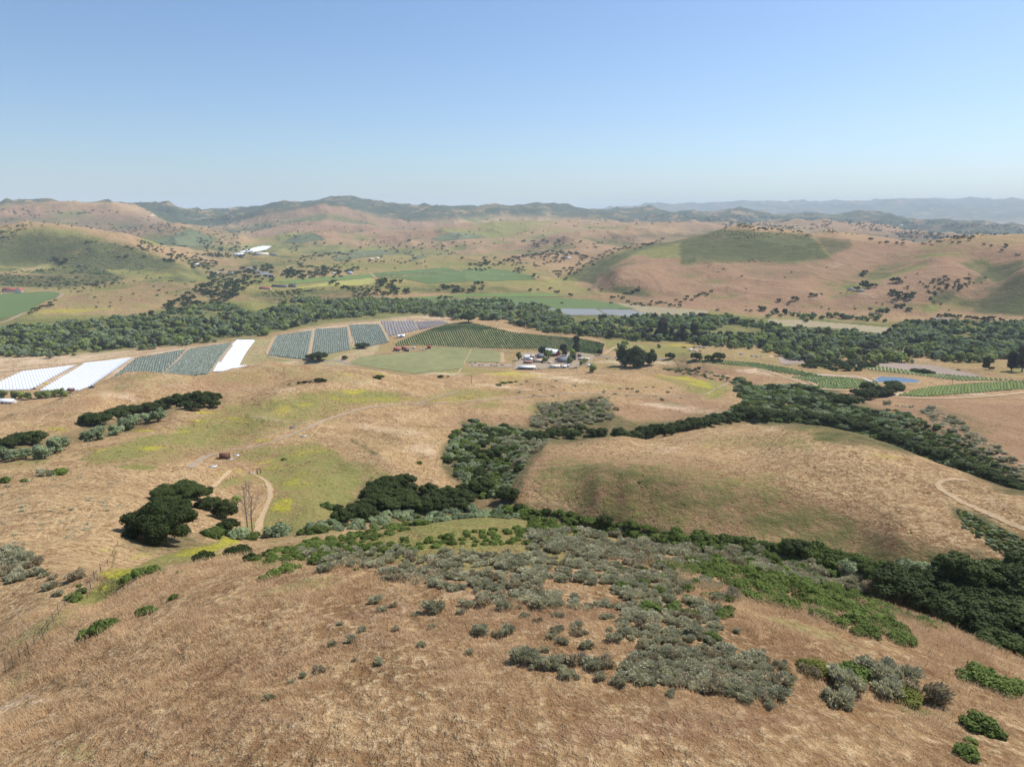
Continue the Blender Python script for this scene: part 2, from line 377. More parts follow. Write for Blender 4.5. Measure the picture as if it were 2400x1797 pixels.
# foreground dome and gullies
paint('G', [(560,1330),(640,1290),(800,1265),(950,1225),(1060,1190),(1200,1205),(1400,1240),(1600,1270),(1850,1320),(2050,1370),(2050,1420),(1900,1400),(1700,1350),(1560,1310),(1400,1320),(1100,1330),(900,1330),(700,1330)], .62, 16, NEAR)
spot('G', 700, 1378, 150, 20, .45, -12, NEAR); spot('G', 560, 1425, 60, 14, .4, -15, NEAR); spot('G', 1150, 1320, 220, 22, .5, 0, NEAR)
spot('G', 1900, 1480, 190, 26, .35, 18, NEAR); spot('G', 2130, 1660, 60, 12, .7, 10, NEAR); spot('G', 1850, 1340, 140, 25, .5, 15, NEAR)
spot('G', 120, 1470, 130, 30, .35, -30, NEAR); spot('G', 60, 1590, 80, 30, .35, -30, NEAR); spot('G', 180, 1760, 70, 24, .35, 0, NEAR); spot('G', 420, 1600, 150, 22, .25, -20, NEAR)
spot('G', 1050, 1270, 150, 22, .3, 0, NEAR)
for a in [(1240,1750,60,16),(560,1680,200,30),(2200,1560,120,24),(1500,1700,260,30),(880,1440,120,20),(2250,1480,90,20),(1120,1225,60,14)]: spot('P', *a, .5, -8, NEAR)
for a in [(1170,1765,36,9),(1260,1655,60,12),(690,1690,30,18),(1640,1730,60,10),(1870,1655,40,8),(680,1590,40,6),(120,1640,60,8,),(2010,1440,80,16)]: spot('D', *a, .38, -8, NEAR)
paint('G', [(590,1120),(640,1050),(720,1030),(800,1060),(860,1110),(840,1180),(790,1250),(620,1270),(570,1240),(620,1200),(640,1150)], .72, 14, NEAR + () if False else (150, 420))
spot('G', 560, 1125, 60, 16, .6, -20, (150,420)); spot('G', 880, 1110, 110, 26, .55, 20, (200,420))
for a in [(670,1190,36,18,.9),(640,1240,28,14,.8),(700,1130,50,20,.5),(730,1060,60,14,.45),(620,1075,30,8,.6),(540,1105,50,7,.6),(470,1290,75,14,.95),(520,1275,50,10,.9),(330,1300,40,10,.5),(280,1345,45,12,.7),(250,1380,24,12,.5),(240,1290,40,10,.35)]: spot('Y', a[0], a[1], a[2], a[3], a[4], -10, (80, 420))
for a in [(350,1330,130,20),(480,1290,110,20),(250,1390,70,20)]: spot('G', *a, .7, -22, NEAR)
for p, w, v in [([(915,1372),(930,1400),(942,1432)],9,.6),([(684,1640),(690,1700),(697,1790)],12,.5),([(1128,1700),(1140,1760),(1170,1797)],10,.5),([(-10,1665),(60,1630),(120,1600),(185,1565)],14,.5),([(90,1690),(150,1655),(230,1620)],12,.45),([(620,1470),(700,1440),(790,1420)],9,.35),([(10,1395),(50,1440),(70,1500)],7,.5),([(2000,1460),(2090,1500),(2200,1560)],14,.3),([(1230,1580),(1300,1600),(1420,1600)],12,.4)]: line('D', p, w, v, NEAR, 1.)
for a in [(1130,1400,60,12,.55),(1270,1408,70,12,.5),(1060,1385,40,10,.5),(1390,1548,34,12,.6),(1640,1565,40,12,.5),(1500,1300,70,10,.5),(1640,1335,70,12,.5),(1240,1385,60,8,.5),(1570,1470,40,10,.35),(960,1660,80,14,.3),(420,1560,90,12,.25),(1020,1590,60,10,.35),(1480,1720,90,16,.3)]: spot('D', *a, -4, NEAR)
for a in [(1350,1440,200,26,.55),(900,1500,180,22,.4),(600,1560,220,30,.35),(1700,1700,260,24,.5),(360,1700,200,30,.3),(2060,1560,100,20,.4)]: spot('P', *a, -6, NEAR)
line('S', [(826,1030),(846,1040),(866,1052),(884,1064)], 9, .75, (280,700)); line('S', [(270,1290),(266,1312),(258,1336)], 5, .6, NEAR); line('S', [(262,1385),(236,1400),(216,1425)], 5, .6, NEAR)
spot('S', 1560, 948, 60, 8, .35, 10, MID); spot('S', 1610, 930, 40, 6, .3, 0, MID); spot('P', 1420, 960, 120, 14, .5, 4, MID); spot('S', 1000, 1040, 30, 10, .2, 0, MID); spot('P', 1100, 985, 90, 16, .5, 0, MID); paint('G', [(180,925),(330,882),(520,878),(640,852),(760,868),(900,888),(760,892),(660,900),(600,915),(420,900),(300,915)], .35, 10, MID); paint('S', [(150,945),(250,905),(330,890),(300,915),(200,945)], .3, 8, MID); paint('P', [(1480,885),(1600,870),(1790,890),(1760,915),(1650,880)], .8, 6, (700,1300)); paint('P', [(1500,935),(1640,930),(1740,950),(1600,985),(1480,975)], .6, 8, MID)  # green and scrub on crest A's near flank paint in its shading
# left middle slopes
paint('G', [(280,1080),(400,1030),(520,960),(640,940),(720,930),(760,960),(640,1000),(560,1045),(480,1060),(420,1085),(330,1100)], .5, 12, (280, 800))
spot('G', 300, 1055, 110, 22, .9, -14, (280,800)); spot('G', 325, 1093, 60, 8, .85, 0, (230,800)); spot('G', 60, 1080, 90, 14, .4, -5, (250,800)); spot('G', 640, 1060, 120, 18, .6, -5, (280,800))
spot('G', 820, 925, 180, 22, .6, 0, (500,900)); spot('G', 1100, 925, 160, 14, .5, -3, (500,900)); spot('G', 300, 1000, 120, 14, .3, -14, MID)
for a in [(360,1048,40,6,.9),(231,1055,34,6,.5),(344,1008,62,5,.75),(416,1017,36,4,.8),(459,993,34,7,.7),(560,986,52,10,.65),(127,1004,44,7,.6),(60,997,60,5,.4),(662,960,26,12,.7),(608,1038,30,5,.7),(488,967,36,5,.95),
          (825,909,38,4.5,.95),(803,930,95,8,.55),(912,930,85,7,.6),(717,950,22,4,.9),(662,955,24,9,.6),(844,877,64,4.5,.85),(690,863,16,5,.4),(1183,876,46,9,.85),(1216,882,70,8,.6),(1280,885,60,7,.3),(1061,930,62,5,.55),
          (1607,884,66,9,.95),(1648,906,44,8,.85),(1550,880,44,6,.6),(1683,920,26,7,.5),(930,955,60,6,.3),(560,1030,60,6,.3),(650,1090,70,9,.35)]:
    spot('Y', a[0], a[1], a[2], a[3], a[4], 0 if a[0] < 1600 or a[0] > 1660 else 12, (280, 1100))
paint('G', [(1500,878),(1600,880),(1690,895),(1712,905),(1690,925),(1640,930),(1570,905)], .6, 7, MID)
spot('G', 1690, 920, 40, 12, .7, -10, MID); spot('G', 1140, 948, 60, 10, .55, 0, MID); spot('G', 330, 880, 60, 10, .4, -8, MID); spot('P', 1300, 1000, 180, 30, .5, 0, MID)
for a in [(900,1000,110,20,.3),(990,1060,50,26,.3),(1600,960,150,12,.5),(300,930,80,10,.4),(640,985,60,10,.35),(1250,915,180,6,.3),(1330,890,140,8,.35),(760,1110,60,10,.2)]: spot('D', a[0], a[1], a[2], a[3], a[4], 6, MID)
spot('P', 170, 950, 90, 14, .5, -12, MID); spot('P', 1560, 945, 60, 14, .6, 0, MID); spot('P', 480, 905, 160, 16, .4, 0, MID)
# big round hill
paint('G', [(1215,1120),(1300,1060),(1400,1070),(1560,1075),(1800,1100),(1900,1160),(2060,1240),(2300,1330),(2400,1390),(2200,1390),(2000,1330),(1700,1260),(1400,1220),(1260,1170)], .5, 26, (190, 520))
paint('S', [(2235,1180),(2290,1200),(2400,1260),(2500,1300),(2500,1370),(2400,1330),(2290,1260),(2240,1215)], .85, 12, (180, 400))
spot('P', 1650, 1180, 480, 90, .8, 10, (190,420)); spot('S', 1500, 1130, 260, 50, .42, 12, (190,420)); spot('S', 1800, 1200, 380, 60, .42, 12, (190,420)); spot('S', 2240, 1310, 90, 30, .5, 0, (180,400)); spot('S', 1340, 1110, 90, 34, .4, 0, (190,420)); spot('S', 2080, 1280, 220, 40, .5, 10, (180,400))  # olive-brown cover, darkened here to paint in the shade of the lower face
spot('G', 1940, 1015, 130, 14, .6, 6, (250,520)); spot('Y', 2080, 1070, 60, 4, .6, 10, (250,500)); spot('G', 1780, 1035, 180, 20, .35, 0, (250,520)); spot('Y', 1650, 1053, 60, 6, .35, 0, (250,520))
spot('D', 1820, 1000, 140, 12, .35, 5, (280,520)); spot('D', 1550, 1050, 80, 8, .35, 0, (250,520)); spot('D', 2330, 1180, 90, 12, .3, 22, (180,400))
# canyon sides, ravine
paint('S', [(1030,1060),(1090,985),(1150,1000),(1240,1000),(1260,940),(1420,930),(1440,970),(1500,985),(1780,955),(1740,905),(1790,890),(1960,900),(2000,930),(2120,960),(2180,1000),(2330,1070),(2500,1130),(2500,1250),(2200,1080),(1750,985),(1270,1050),(1230,1130),(1200,1200),(1100,1180),(1040,1100)], .72, 10, (250, 900))
paint('S', [(820,1200),(860,1130),(1100,1160),(1230,1180),(1500,1230),(1700,1265),(1980,1320),(2200,1350),(2500,1350),(2500,1560),(2300,1500),(2050,1410),(1900,1380),(1600,1310),(1100,1240),(820,1230)], .6, 12, (110, 300))
paint('S', [(-50,1090),(-50,1040),(120,1025),(210,985),(330,955),(530,925),(540,940),(420,965),(330,1010),(200,1040),(90,1080)], .55, 8, (330, 700))
spot('S', 390, 1270, 110, 26, .5, 0, NEAR)
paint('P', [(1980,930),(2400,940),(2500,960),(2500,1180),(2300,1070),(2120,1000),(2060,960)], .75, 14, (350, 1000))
spot('S', 2250, 1000, 120, 40, .35, 25, (350,1000)); spot('P', 1700, 870, 110, 10, .6, 5, (800,1300)); spot('P', 2000, 940, 60, 8, .5, 0, (600,1000))
paint('S', [(1540,862),(1620,858),(1600,868),(1660,885),(1760,905),(1800,930),(1720,905),(1640,880)], .6, 5, (700, 1400))
# valley
paint('S', [(-100,735),(120,745),(300,735),(520,700),(640,735),(740,700),(1000,700),(1500,720),(1700,740),(2000,750),(2500,760),(2500,850),(2300,830),(1800,800),(1500,805),(1300,790),(1160,740),(1040,735),(700,765),(600,795),(420,815),(200,830),(-100,840)], .5, 6, (1300, 2900)); paint('G', [(-100,735),(300,735),(520,700),(740,700),(1000,700),(1500,720),(2000,750),(2500,760),(2500,850),(2300,830),(1800,800),(1500,805),(1160,740),(1040,735),(700,765),(600,795),(200,830),(-100,840)], .8, 6, (1300, 2900))
paint('D', [(-100,850),(150,820),(420,812),(640,790),(760,745),(860,732),(1060,740),(1060,760),(900,790),(860,860),(560,860),(540,800),(520,850),(0,920),(-100,930)], .55, 5, (1000, 2200))
for a in [(110,800,110,7),(200,805,60,4),(1320,735,100,6),(1720,790,150,7),(1840,790,60,6),(1560,775,50,5)]: spot('D', *a, .95, 0, (1300,2400))
paint('G', [(1400,790),(1560,805),(1640,825),(1700,838),(1640,842),(1480,840),(1420,822)], .65, 5, (1000, 1800)); spot('Y', 1600, 812, 60, 5, .7, 0, (1000,1800)); spot('Y', 1500, 800, 80, 5, .3, 0, (1000,1800))
spot('G', 1000, 865, 220, 10, .5, 0, (900,1500)); spot('S', 800, 862, 70, 5, .5, 5, (900,1500)); spot('G', 640, 840, 90, 10, .6, -5, (900,1500)); spot('G', 590, 810, 26, 40, .5, 0, (1000,1700))
spot('G', 780, 830, 120, 12, .6, -14, (1000,1600)); spot('Y', 950, 798, 60, 5, .4, -12, (1000,1800)); spot('Y', 1040, 757, 80, 3, .5, 10, (1400,2000))
spot('D', 1480, 825, 40, 14, .7, -20, (1000,1800)); spot('D', 1480, 850, 120, 7, .7, 0, (1000,1500)); spot('D', 1040, 877, 60, 5, .7, 0, (850,1400))
spot('D', 1780, 873, 60, 9, .6, 4, (800,1400)); spot('D', 2150, 925, 260, 6, .7, 0, (700,1100)); spot('G', 1990, 860, 200, 6, .4, 3, (1000,1500)); spot('Y', 1885, 912, 22, 6, .7, 15, (700,1000))
paint('P', [(1950,855),(2400,870),(2400,880),(2100,872)], .4, 4, (900,1300))
# left bank
paint('G', [(60,735),(200,700),(420,640),(560,650),(520,700),(400,720),(250,740)], .3, 8, (1900, 3300)); paint('P', [(150,700),(240,665),(400,655),(440,690),(350,712),(200,716)], .7, 7, (1900, 3300))
spot('Y', 160, 727, 90, 6, .75, -3, (1900,3000)); spot('Y', 60, 757, 60, 5, .5, -3, (1500,3000)); spot('Y', 240, 722, 60, 4, .4, 0, (1900,3000)); spot('Y', 70, 782, 30, 4, .5, 0, (1500,3000)); spot('Y', 250, 770, 16, 5, .7, 0, (1500,3000))
paint('G', [(-100,545),(60,535),(180,545),(330,580),(480,640),(560,660),(420,665),(200,640),(60,600),(-100,620)], .7, 9, (2700, 5000))
paint('S', [(-100,560),(60,545),(180,552),(300,575),(420,620),(500,650),(400,640),(200,618),(100,610),(-100,610)], .78, 10, (2700, 5000))
paint('S', [(-100,645),(150,640),(210,620),(300,650),(250,660),(160,675),(60,672),(-100,670)], .75, 5, (2400, 3800))
paint('D', [(-100,610),(40,600),(190,628),(120,640),(-100,642)], .45, 6, (2400, 4200)); spot('D', 170, 650, 40, 3, .7, -12, (2400,4000)); spot('D', 255, 634, 30, 4, .6, 10, (2400,4000)); spot('D', 20, 668, 60, 4, .5, 0, (2200,4000))
paint('G', [(500,650),(640,640),(760,655),(1000,660),(1300,650),(1420,690),(1300,700),(1000,690),(800,690),(720,700),(600,700),(520,690)], .6, 6, (2000, 3600))
paint('S', [(560,690),(640,680),(850,672),(860,700),(780,715),(640,712)], .6, 6, (1900, 3200)); paint('S', [(880,672),(1180,668),(1300,690),(1420,700),(1500,720),(1300,705),(1000,690)], .5, 6, (1900, 3200))
paint('D', [(640,710),(664,706),(678,735),(650,737),(606,730)], .8, 4, (1700, 2600), .2)
spot('Y', 860, 663, 120, 4, .8, -3, (2200,3600)); spot('Y', 1270, 660, 60, 8, .3, 0, (2200,3600)); spot('Y', 940, 705, 40, 3, .6, 0, (2000,3000)); spot('Y', 1470, 690, 40, 5, .4, 0, (2000,3200)); spot('Y', 580, 672, 20, 8, .4, 0, (2000,3400))
paint('G', [(650,560),(800,600),(1150,620),(1000,640),(700,630),(500,600),(520,570)], .4, 8, (3000, 6500))
paint('G', [(1400,790),(1700,800),(1900,838),(2400,850),(2460,900),(2100,860),(1900,880),(1650,850),(1480,850)], .38, 8, (900, 2000)); paint('G', [(540,800),(640,780),(640,840),(560,860),(520,845)], .5, 8, (900, 2000)); paint('G', [(700,850),(900,800),(1200,800),(1420,830),(1500,870),(1200,866),(900,885),(720,862)], .4, 8, (900, 1900)); paint('S', [(-50,640),(330,640),(420,665),(560,655),(560,690),(420,700),(300,668),(-50,690)], .3, 10, (2000,4000)); paint('S', [(560,600),(760,590),(860,600),(640,640),(520,640)], .35, 10, (2800,6000))
# hills at right
paint('S', [(1590,560),(1640,545),(1700,538),(1800,545),(1900,550),(1945,608),(1850,616),(1700,617),(1595,617)], .78, 7, (2300, 3800), 1.); paint('G', [(1590,560),(1700,538),(1900,550),(1950,608),(1700,617),(1590,617)], .6, 8, (2300, 3800), 1.)
paint('G', [(1520,600),(1560,572),(1640,560),(1660,570),(1600,600),(1575,605)], 1., 4, (2300, 3800), .5); paint('G', [(1310,650),(1450,590),(1600,558),(1700,532),(1700,545),(1600,575),(1480,600),(1400,640),(1340,665)], .8, 5, (2600, 4000), .5)
paint('S', [(1315,650),(1400,608),(1480,580),(1600,552),(1690,533),(1700,541),(1600,568),(1500,590),(1430,625),(1390,665)], .7, 5, (2600, 4000), .5)
paint('S', [(1910,555),(1990,562),(2000,580),(1945,600)], .65, 4, (2300,3800), .5); spot('S', 1690, 628, 60, 6, .3, 0, (2200,3500)); spot('P', 1500, 620, 60, 22, .8, 0, (2300,3600)); spot('P', 2020, 610, 60, 22, .6, 0, (2200,3600)); spot('D', 1950, 625, 40, 12, .35, -20, (2200,3200))
paint('S', [(2296,722),(2300,700),(2370,655),(2500,600),(2500,740),(2340,735)], .9, 4, (1500, 3200), .5); paint('S', [(2270,660),(2330,625),(2400,608),(2400,620),(2340,640),(2290,665)], .75, 4, (1800, 3200), .6)
paint('S', [(2180,700),(2190,680),(2250,680),(2220,705),(2190,716)], .75, 4, (1600, 3200), .6); spot('S', 2200, 660, 16, 14, .5, 0, (1800,3200)); spot('S', 1480, 685, 60, 8, .7, 10, (2000,3200)); spot('S', 1420, 640, 30, 16, .5, 0, (2300,3600)); spot('S', 2270, 712, 30, 8, .5, 0, (1600,3000))
paint('G', [(1960,690),(2100,640),(2170,610),(2180,620),(2060,660),(2000,690),(1900,715)], .6, 4, (1900, 3200), .5); spot('G', 2180, 722, 24, 12, .7, 0, (1600,3000)); spot('G', 2020, 668, 60, 5, .8, -8, (1900,3200))
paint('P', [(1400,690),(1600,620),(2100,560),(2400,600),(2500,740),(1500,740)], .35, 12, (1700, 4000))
# middle hills and mountains
paint('P', [(-200,480),(120,470),(340,500),(480,560),(-200,560)], .8, 8, (5500, 8800)); paint('P', [(560,480),(800,470),(1080,500),(1050,570),(600,570)], .8, 8, (5500, 9700)); paint('P', [(1400,500),(2500,520),(2500,570),(1700,560)], .6, 8, (5500, 12500))
paint('F', [(-200,440),(2500,440),(2500,560),(1700,560),(1600,550),(1400,512),(1180,505),(1080,512),(950,520),(860,500),(780,488),(700,497),(640,510),(560,540),(380,530),(330,500),(250,478),(-200,480)], 1., 5, (8700, 20000), .6)
paint('F', [(-200,505),(340,505),(560,540),(560,590),(200,560),(-200,545)], .45, 8, (4500, 9000)); paint('F', [(1250,560),(1700,540),(2500,560),(2500,600),(1800,560)], .55, 8, (4300, 12000))
for a in [(385,565,60,14,.95),(700,555,60,12,.9),(1180,530,90,14,.8),(1260,518,60,8,.7),(1060,540,60,10,.6),(1120,550,90,10,.5),(880,590,70,10,.9),(980,605,30,5,.9),(640,560,60,8,.5),(480,560,50,10,.7),(600,590,60,6,.6),(1150,575,100,8,.15)]: spot('G', a[0], a[1], a[2], a[3], a[4], 0, (3500, 7600))
for a in [(1310,560,60,12),(1020,520,50,8),(1060,575,40,8),(860,580,50,6)]: spot('P', *a, .9, 0, (4000,7600))
paint('F', [(1380,440),(2500,440),(2500,520),(1380,520)], .9, 6, (20000, 36000)); spot('D', 2120, 484, 26, 14, .6, 10, (20000,33000)); spot('D', 2260, 480, 30, 8, .4, 10, (20000,33000)); spot('D', 360, 503, 12, 5, .9, 0, (7000,11000)); spot('D', 470, 510, 20, 6, .7, 0, (8000,11000)); spot('D', 2320, 528, 22, 1.5, 1., 0, (8000,13000))

spot('G', 1080, 872, 130, 8, .6, 0, (850,1500)); spot('Y', 1010, 880, 60, 4, .3, 0, (850,1400)); paint('G', [(300,1080),(420,1000),(560,930),(760,920),(900,930),(800,980),(640,1010),(540,1060),(430,1075)], .55, 16, (280, 800)); spot('G', 1300, 960, 90, 20, .6, 0, MID); spot('G', 1450, 905, 160, 14, .25, 0, MID)
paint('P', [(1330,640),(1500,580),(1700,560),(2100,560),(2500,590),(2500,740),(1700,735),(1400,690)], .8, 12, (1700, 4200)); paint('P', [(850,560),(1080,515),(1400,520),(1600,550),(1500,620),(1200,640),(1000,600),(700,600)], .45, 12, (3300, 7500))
paint('G', [(-50,600),(450,600),(640,640),(620,720),(400,725),(200,745),(-50,740)], .42, 14, (1700, 4600)); paint('G', [(480,590),(900,570),(1200,600),(1320,640),(1000,640),(640,650)], .5, 14, (2600, 6000)); paint('S', [(380,600),(640,600),(700,640),(560,690),(430,680),(350,630)], .35, 14, (2200, 5200))
paint('S', [(1180,675),(1500,700),(1600,725),(1500,722),(1250,700)], .5, 8, (1900, 3300)); paint('S', [(2270,655),(2500,600),(2500,745),(2290,735)], .5, 14, (1500, 3300)); spot('S', 1520, 600, 110, 16, .25, -20, (2300,3800)); spot('S', 1830, 640, 120, 14, .3, 0, (2200,3500)); spot('S', 560, 505, 200, 10, .4, 0, (7000,11000))
# moisture gathers in the hollows: greener there, paler on the ribs
_rng = sm(260, 420, DD); _hl = np.clip(HOLLOW / 2.2, -1, 1) * rough * _rng
MK['G'] = np.clip(MK['G'] + np.clip(_hl, 0, 1) * .42 * sm(500, 2500, DD) + np.clip(_hl, 0, 1) * .16, 0, 1)
MK['S'] = np.clip(MK['S'] + np.clip(_hl - .25, 0, 1) * .75 * sm(1200, 3000, DD), 0, 1)
MK['D'] = np.clip(MK['D'] + np.clip(-_hl, 0, 1) * (.30 - .2 * sm(1500, 3000, DD)), 0, 1)
_cl = fbm(GX / 420, GY / 420, 4, 91); MK['G'] = np.clip(MK['G'] + np.clip(_cl, 0, .5) * .8 * sm(1800, 3000, DD) * (1 - flat), 0, 1)
MK['Y'] *= .74
def terrain_material():
    k = NT('dry_grassland')
    G, Y, S, _ = k.attr('cover_a'); D, P, F, _ = k.attr('cover_b')
    x = k.n('ShaderNodeVectorMath', operation='LENGTH'); k.put(x.inputs[0], k.pos()); dist = x.outputs['Value']
    n_h = k.noise(.0045, 5, .6); n_l = k.noise(.022, 6, .62); n_m = k.noise(.16, 6, .65); n_s = k.noise(1.15, 5, .72, dist=.2); n_f = k.noise(6.5, 3, .75)
    tuft = k.noise(1.0, 4, .7, vec=k.scalev((.55, .38, .5)), dist=.5)
    base = k.mix(k.ramp(n_l, .40, .68), (.225,.135,.064), (.40,.262,.132))
    base = k.mix(k.ramp(n_m, .43, .70), base, (.47,.325,.168))
    base = k.mix(k.ramp(n_s, .50, .64, 0, .95), base, (.62,.46,.265))
    base = k.mix(k.ramp(n_s, .36, .49, .9, 0), base, (.225,.122,.056))
    n_t = k.noise(.42, 4, .7)
    base = k.mix(k.ramp(n_t, .34, .50, .7, 0), base, (.21,.118,.052)); base = k.mix(k.ramp(n_t, .54, .68, 0, .55), base, (.56,.395,.205))
    base = k.mix(k.ramp(n_f, .30, .48, .55, 0), base, (.20,.115,.055))
    base = k.mix(k.math('MULTIPLY', k.ramp(n_h, .52, .70), .4), base, (.26,.20,.08))
    sz = k.n('ShaderNodeSeparateXYZ'); k.put(sz.inputs[0], k.pos()); ter = k.math('SINE', k.math('ADD', k.math('MULTIPLY', sz.outputs[2], 6.3), k.math('MULTIPLY', n_m, 26)))
    base = k.mix(k.math('MULTIPLY', k.math('MULTIPLY', k.ramp(ter, .35, .95), k.ramp(n_l, .42, .6, .1, .6)), k.math('MULTIPLY', k.ramp(dist, 90, 170), k.ramp(dist, 500, 900, 1, 0))), base, (.60,.43,.235))
    near = k.ramp(dist, 60, 180, .25, 0.)
    base = k.mix(k.math('MULTIPLY', near, k.ramp(n_m, .25, .6)), base, (.40,.25,.135))
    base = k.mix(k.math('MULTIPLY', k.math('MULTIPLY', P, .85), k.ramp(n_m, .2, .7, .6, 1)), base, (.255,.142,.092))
    def patch(mask, n, w=.22):      # mask broken up by noise
        a = k.math('ADD', mask, k.math('MULTIPLY', k.math('SUBTRACT', n, .5), 1.7)); return k.math('MULTIPLY', k.ramp(a, .5 - w, .5 + w), k.ramp(mask, 0, .12))
    inv = k.ramp(n_s, .25, .75, 0, 1); inm = k.ramp(n_m, .25, .75, 0, 1); inl = k.ramp(n_l, .3, .7, 0, 1)
    br = k.math('ADD', k.math('MULTIPLY', inv, .38), k.math('ADD', k.math('MULTIPLY', inm, .34), k.math('MULTIPLY', inl, .28)))
    c = k.mix(k.math('MULTIPLY', patch(D, br), .8), base, (.60,.46,.31))
    green = k.mix(inv, (.12,.13,.035), (.33,.315,.10)); green = k.mix(k.math('MULTIPLY', inm, .5), green, (.15,.165,.045))
    c = k.mix(k.math('MULTIPLY', patch(G, br, .24), .88), c, green)
    bry = k.math('ADD', k.math('MULTIPLY', inv, .62), k.math('MULTIPLY', inm, .38))
    c = k.mix(k.math('MULTIPLY', patch(Y, bry, .22), .8), c, k.mix(inv, (.28,.27,.03), (.50,.44,.04)))
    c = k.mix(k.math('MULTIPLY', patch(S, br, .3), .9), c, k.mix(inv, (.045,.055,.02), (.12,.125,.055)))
    nf = k.noise(.0034, 8, .68); nf2 = k.noise(.03, 4, .6)
    fm = k.ramp(k.math('ADD', k.math('MULTIPLY', nf, .7), k.math('MULTIPLY', nf2, .3)), .40, .48)
    c = k.mix(k.math('MULTIPLY', k.math('MULTIPLY', F, 1.), fm), c, k.mix(nf2, (.035,.05,.028), (.085,.095,.05)))
    k.col(c)
    h = k.math('ADD', k.math('MULTIPLY', n_s, 1.), k.math('ADD', k.math('MULTIPLY', n_f, .25), k.math('MULTIPLY', tuft, 1.)))
    h = k.math('ADD', h, k.math('MULTIPLY', n_m, 4.)); h = k.math('ADD', h, k.math('MULTIPLY', n_l, k.ramp(dist, 300, 2500, 3, 22)))
    k.bump(h, 1., .6); k.b.inputs['Specular IOR Level'].default_value = .05; k.b.inputs['Roughness'].default_value = .95
    return k.m
def build_terrain():
    me = grid_mesh('terrain', GX, GY, GZ)
    for nm, ks in (('cover_a', 'GYS'), ('cover_b', 'DPF')):
        at = me.attributes.new(nm, 'FLOAT_COLOR', 'POINT')
        d = np.ones((GX.size, 4), np.float32)
        for i, q in enumerate(ks): d[:, i] = MK[q].ravel()
        at.data.foreach_set('color', d.ravel())
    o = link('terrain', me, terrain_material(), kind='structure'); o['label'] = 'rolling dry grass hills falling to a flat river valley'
build_terrain()
# ---------- foliage meshes ----------
def ico(sub=1):
    import bmesh
    b = bmesh.new(); bmesh.ops.create_icosphere(b, subdivisions=sub, radius=1.0)
    v = np.array([x.co[:] for x in b.verts]); f = np.array([[x.index for x in q.verts] for q in b.faces]); b.free(); return v, f
ICO1, ICO2 = ico(1), ico(2)
def unit(v): return v / (np.linalg.norm(v, axis=-1, keepdims=True) + 1e-9)
def crown_arrays(rng, nl, nleaf, leaf, shape='dome', spread=1., core=.8, up=.25, sub=1, stretch=1., rl=(.18,.34)):
    """lumpy crown of unit radius: lobes, each wrapped in small leaf clumps; base near z=0"""
    L = []
    for i in range(nl):
        if shape == 'dome':
            a = rng.uniform(0, 2*math.pi); r = math.sqrt(rng.uniform(0, 1)) * .78; z = .40 + .78 * math.sqrt(max(0, 1 - (r/.92)**2)) * rng.uniform(.2, 1)
            L.append((r*math.cos(a)*spread, r*math.sin(a)*spread, z, rng.uniform(*rl)))
        elif shape == 'round':
            d = unit(rng.normal(size=3)); r = rng.uniform(.25, .68); L.append((d[0]*r, d[1]*r, .85 + d[2]*r*.95, rng.uniform(.24, .42)))
        elif shape == 'tall':
            h = rng.uniform(.0, 1.); r = (.52 - .28*abs(h-.45)) * rng.uniform(.2, 1); a = rng.uniform(0, 2*math.pi)
            L.append((r*math.cos(a), r*math.sin(a), .55 + h*2.1, rng.uniform(.2, .36)))
        elif shape == 'low':
            a = rng.uniform(0, 2*math.pi); r = math.sqrt(rng.uniform(0, 1)) * .72; L.append((r*math.cos(a), r*math.sin(a), .12 + .38*(1-r*r)*rng.uniform(.5, 1), rng.uniform(.2, .34)))
    L = np.array(L)
    V = []; Q = []; T = []; n = 0
    iv, jf = (ICO1 if sub == 1 else ICO2)
    for l in L:
        s = l[3] * core; v = iv * (1 + .12 * rng.normal(size=(len(iv), 1))) * np.array([s, s, s*.8]) + l[:3]
        V.append(v); T.append(jf + n); n += len(v)
    w = L[:,3]**2; w /= w.sum(); k = rng.choice(len(L), nleaf, p=w)
    d = unit(rng.normal(size=(nleaf, 3)) + [0, 0, up]); r = L[k,3][:,None] * rng.uniform(.72, 1.16, (nleaf, 1))
    c = L[k,:3] + d * r * [1, 1, .85]
    nn = unit(d + [0, 0, .35] + rng.normal(size=(nleaf, 3)) * .42); a = unit(np.cross(nn, rng.normal(size=(nleaf, 3)))); b = np.cross(nn, a)
    s = leaf * rng.uniform(.55, 1.35, (nleaf, 1)); a = a * s; b = b * s * stretch
    q = np.stack([c - a*.5 - b*.35, c + a*.5 - b*.5, c + a*.35 + b*.5, c - a*.6 + b*.4], 1).reshape(-1, 3)
    V.append(q); Q.append(n + np.arange(nleaf*4).reshape(-1, 4))
    V = np.concatenate(V); V[:,2] = np.maximum(V[:,2], .02) * stretch if False else V[:,2]
    return V, [np.concatenate(T), np.concatenate(Q)]
def crown(name, seed, scale=(1,1,1), **k):
    rng = np.random.default_rng(seed); V, F = crown_arrays(rng, **k)
    return np_mesh(name, V * np.array(scale), F)
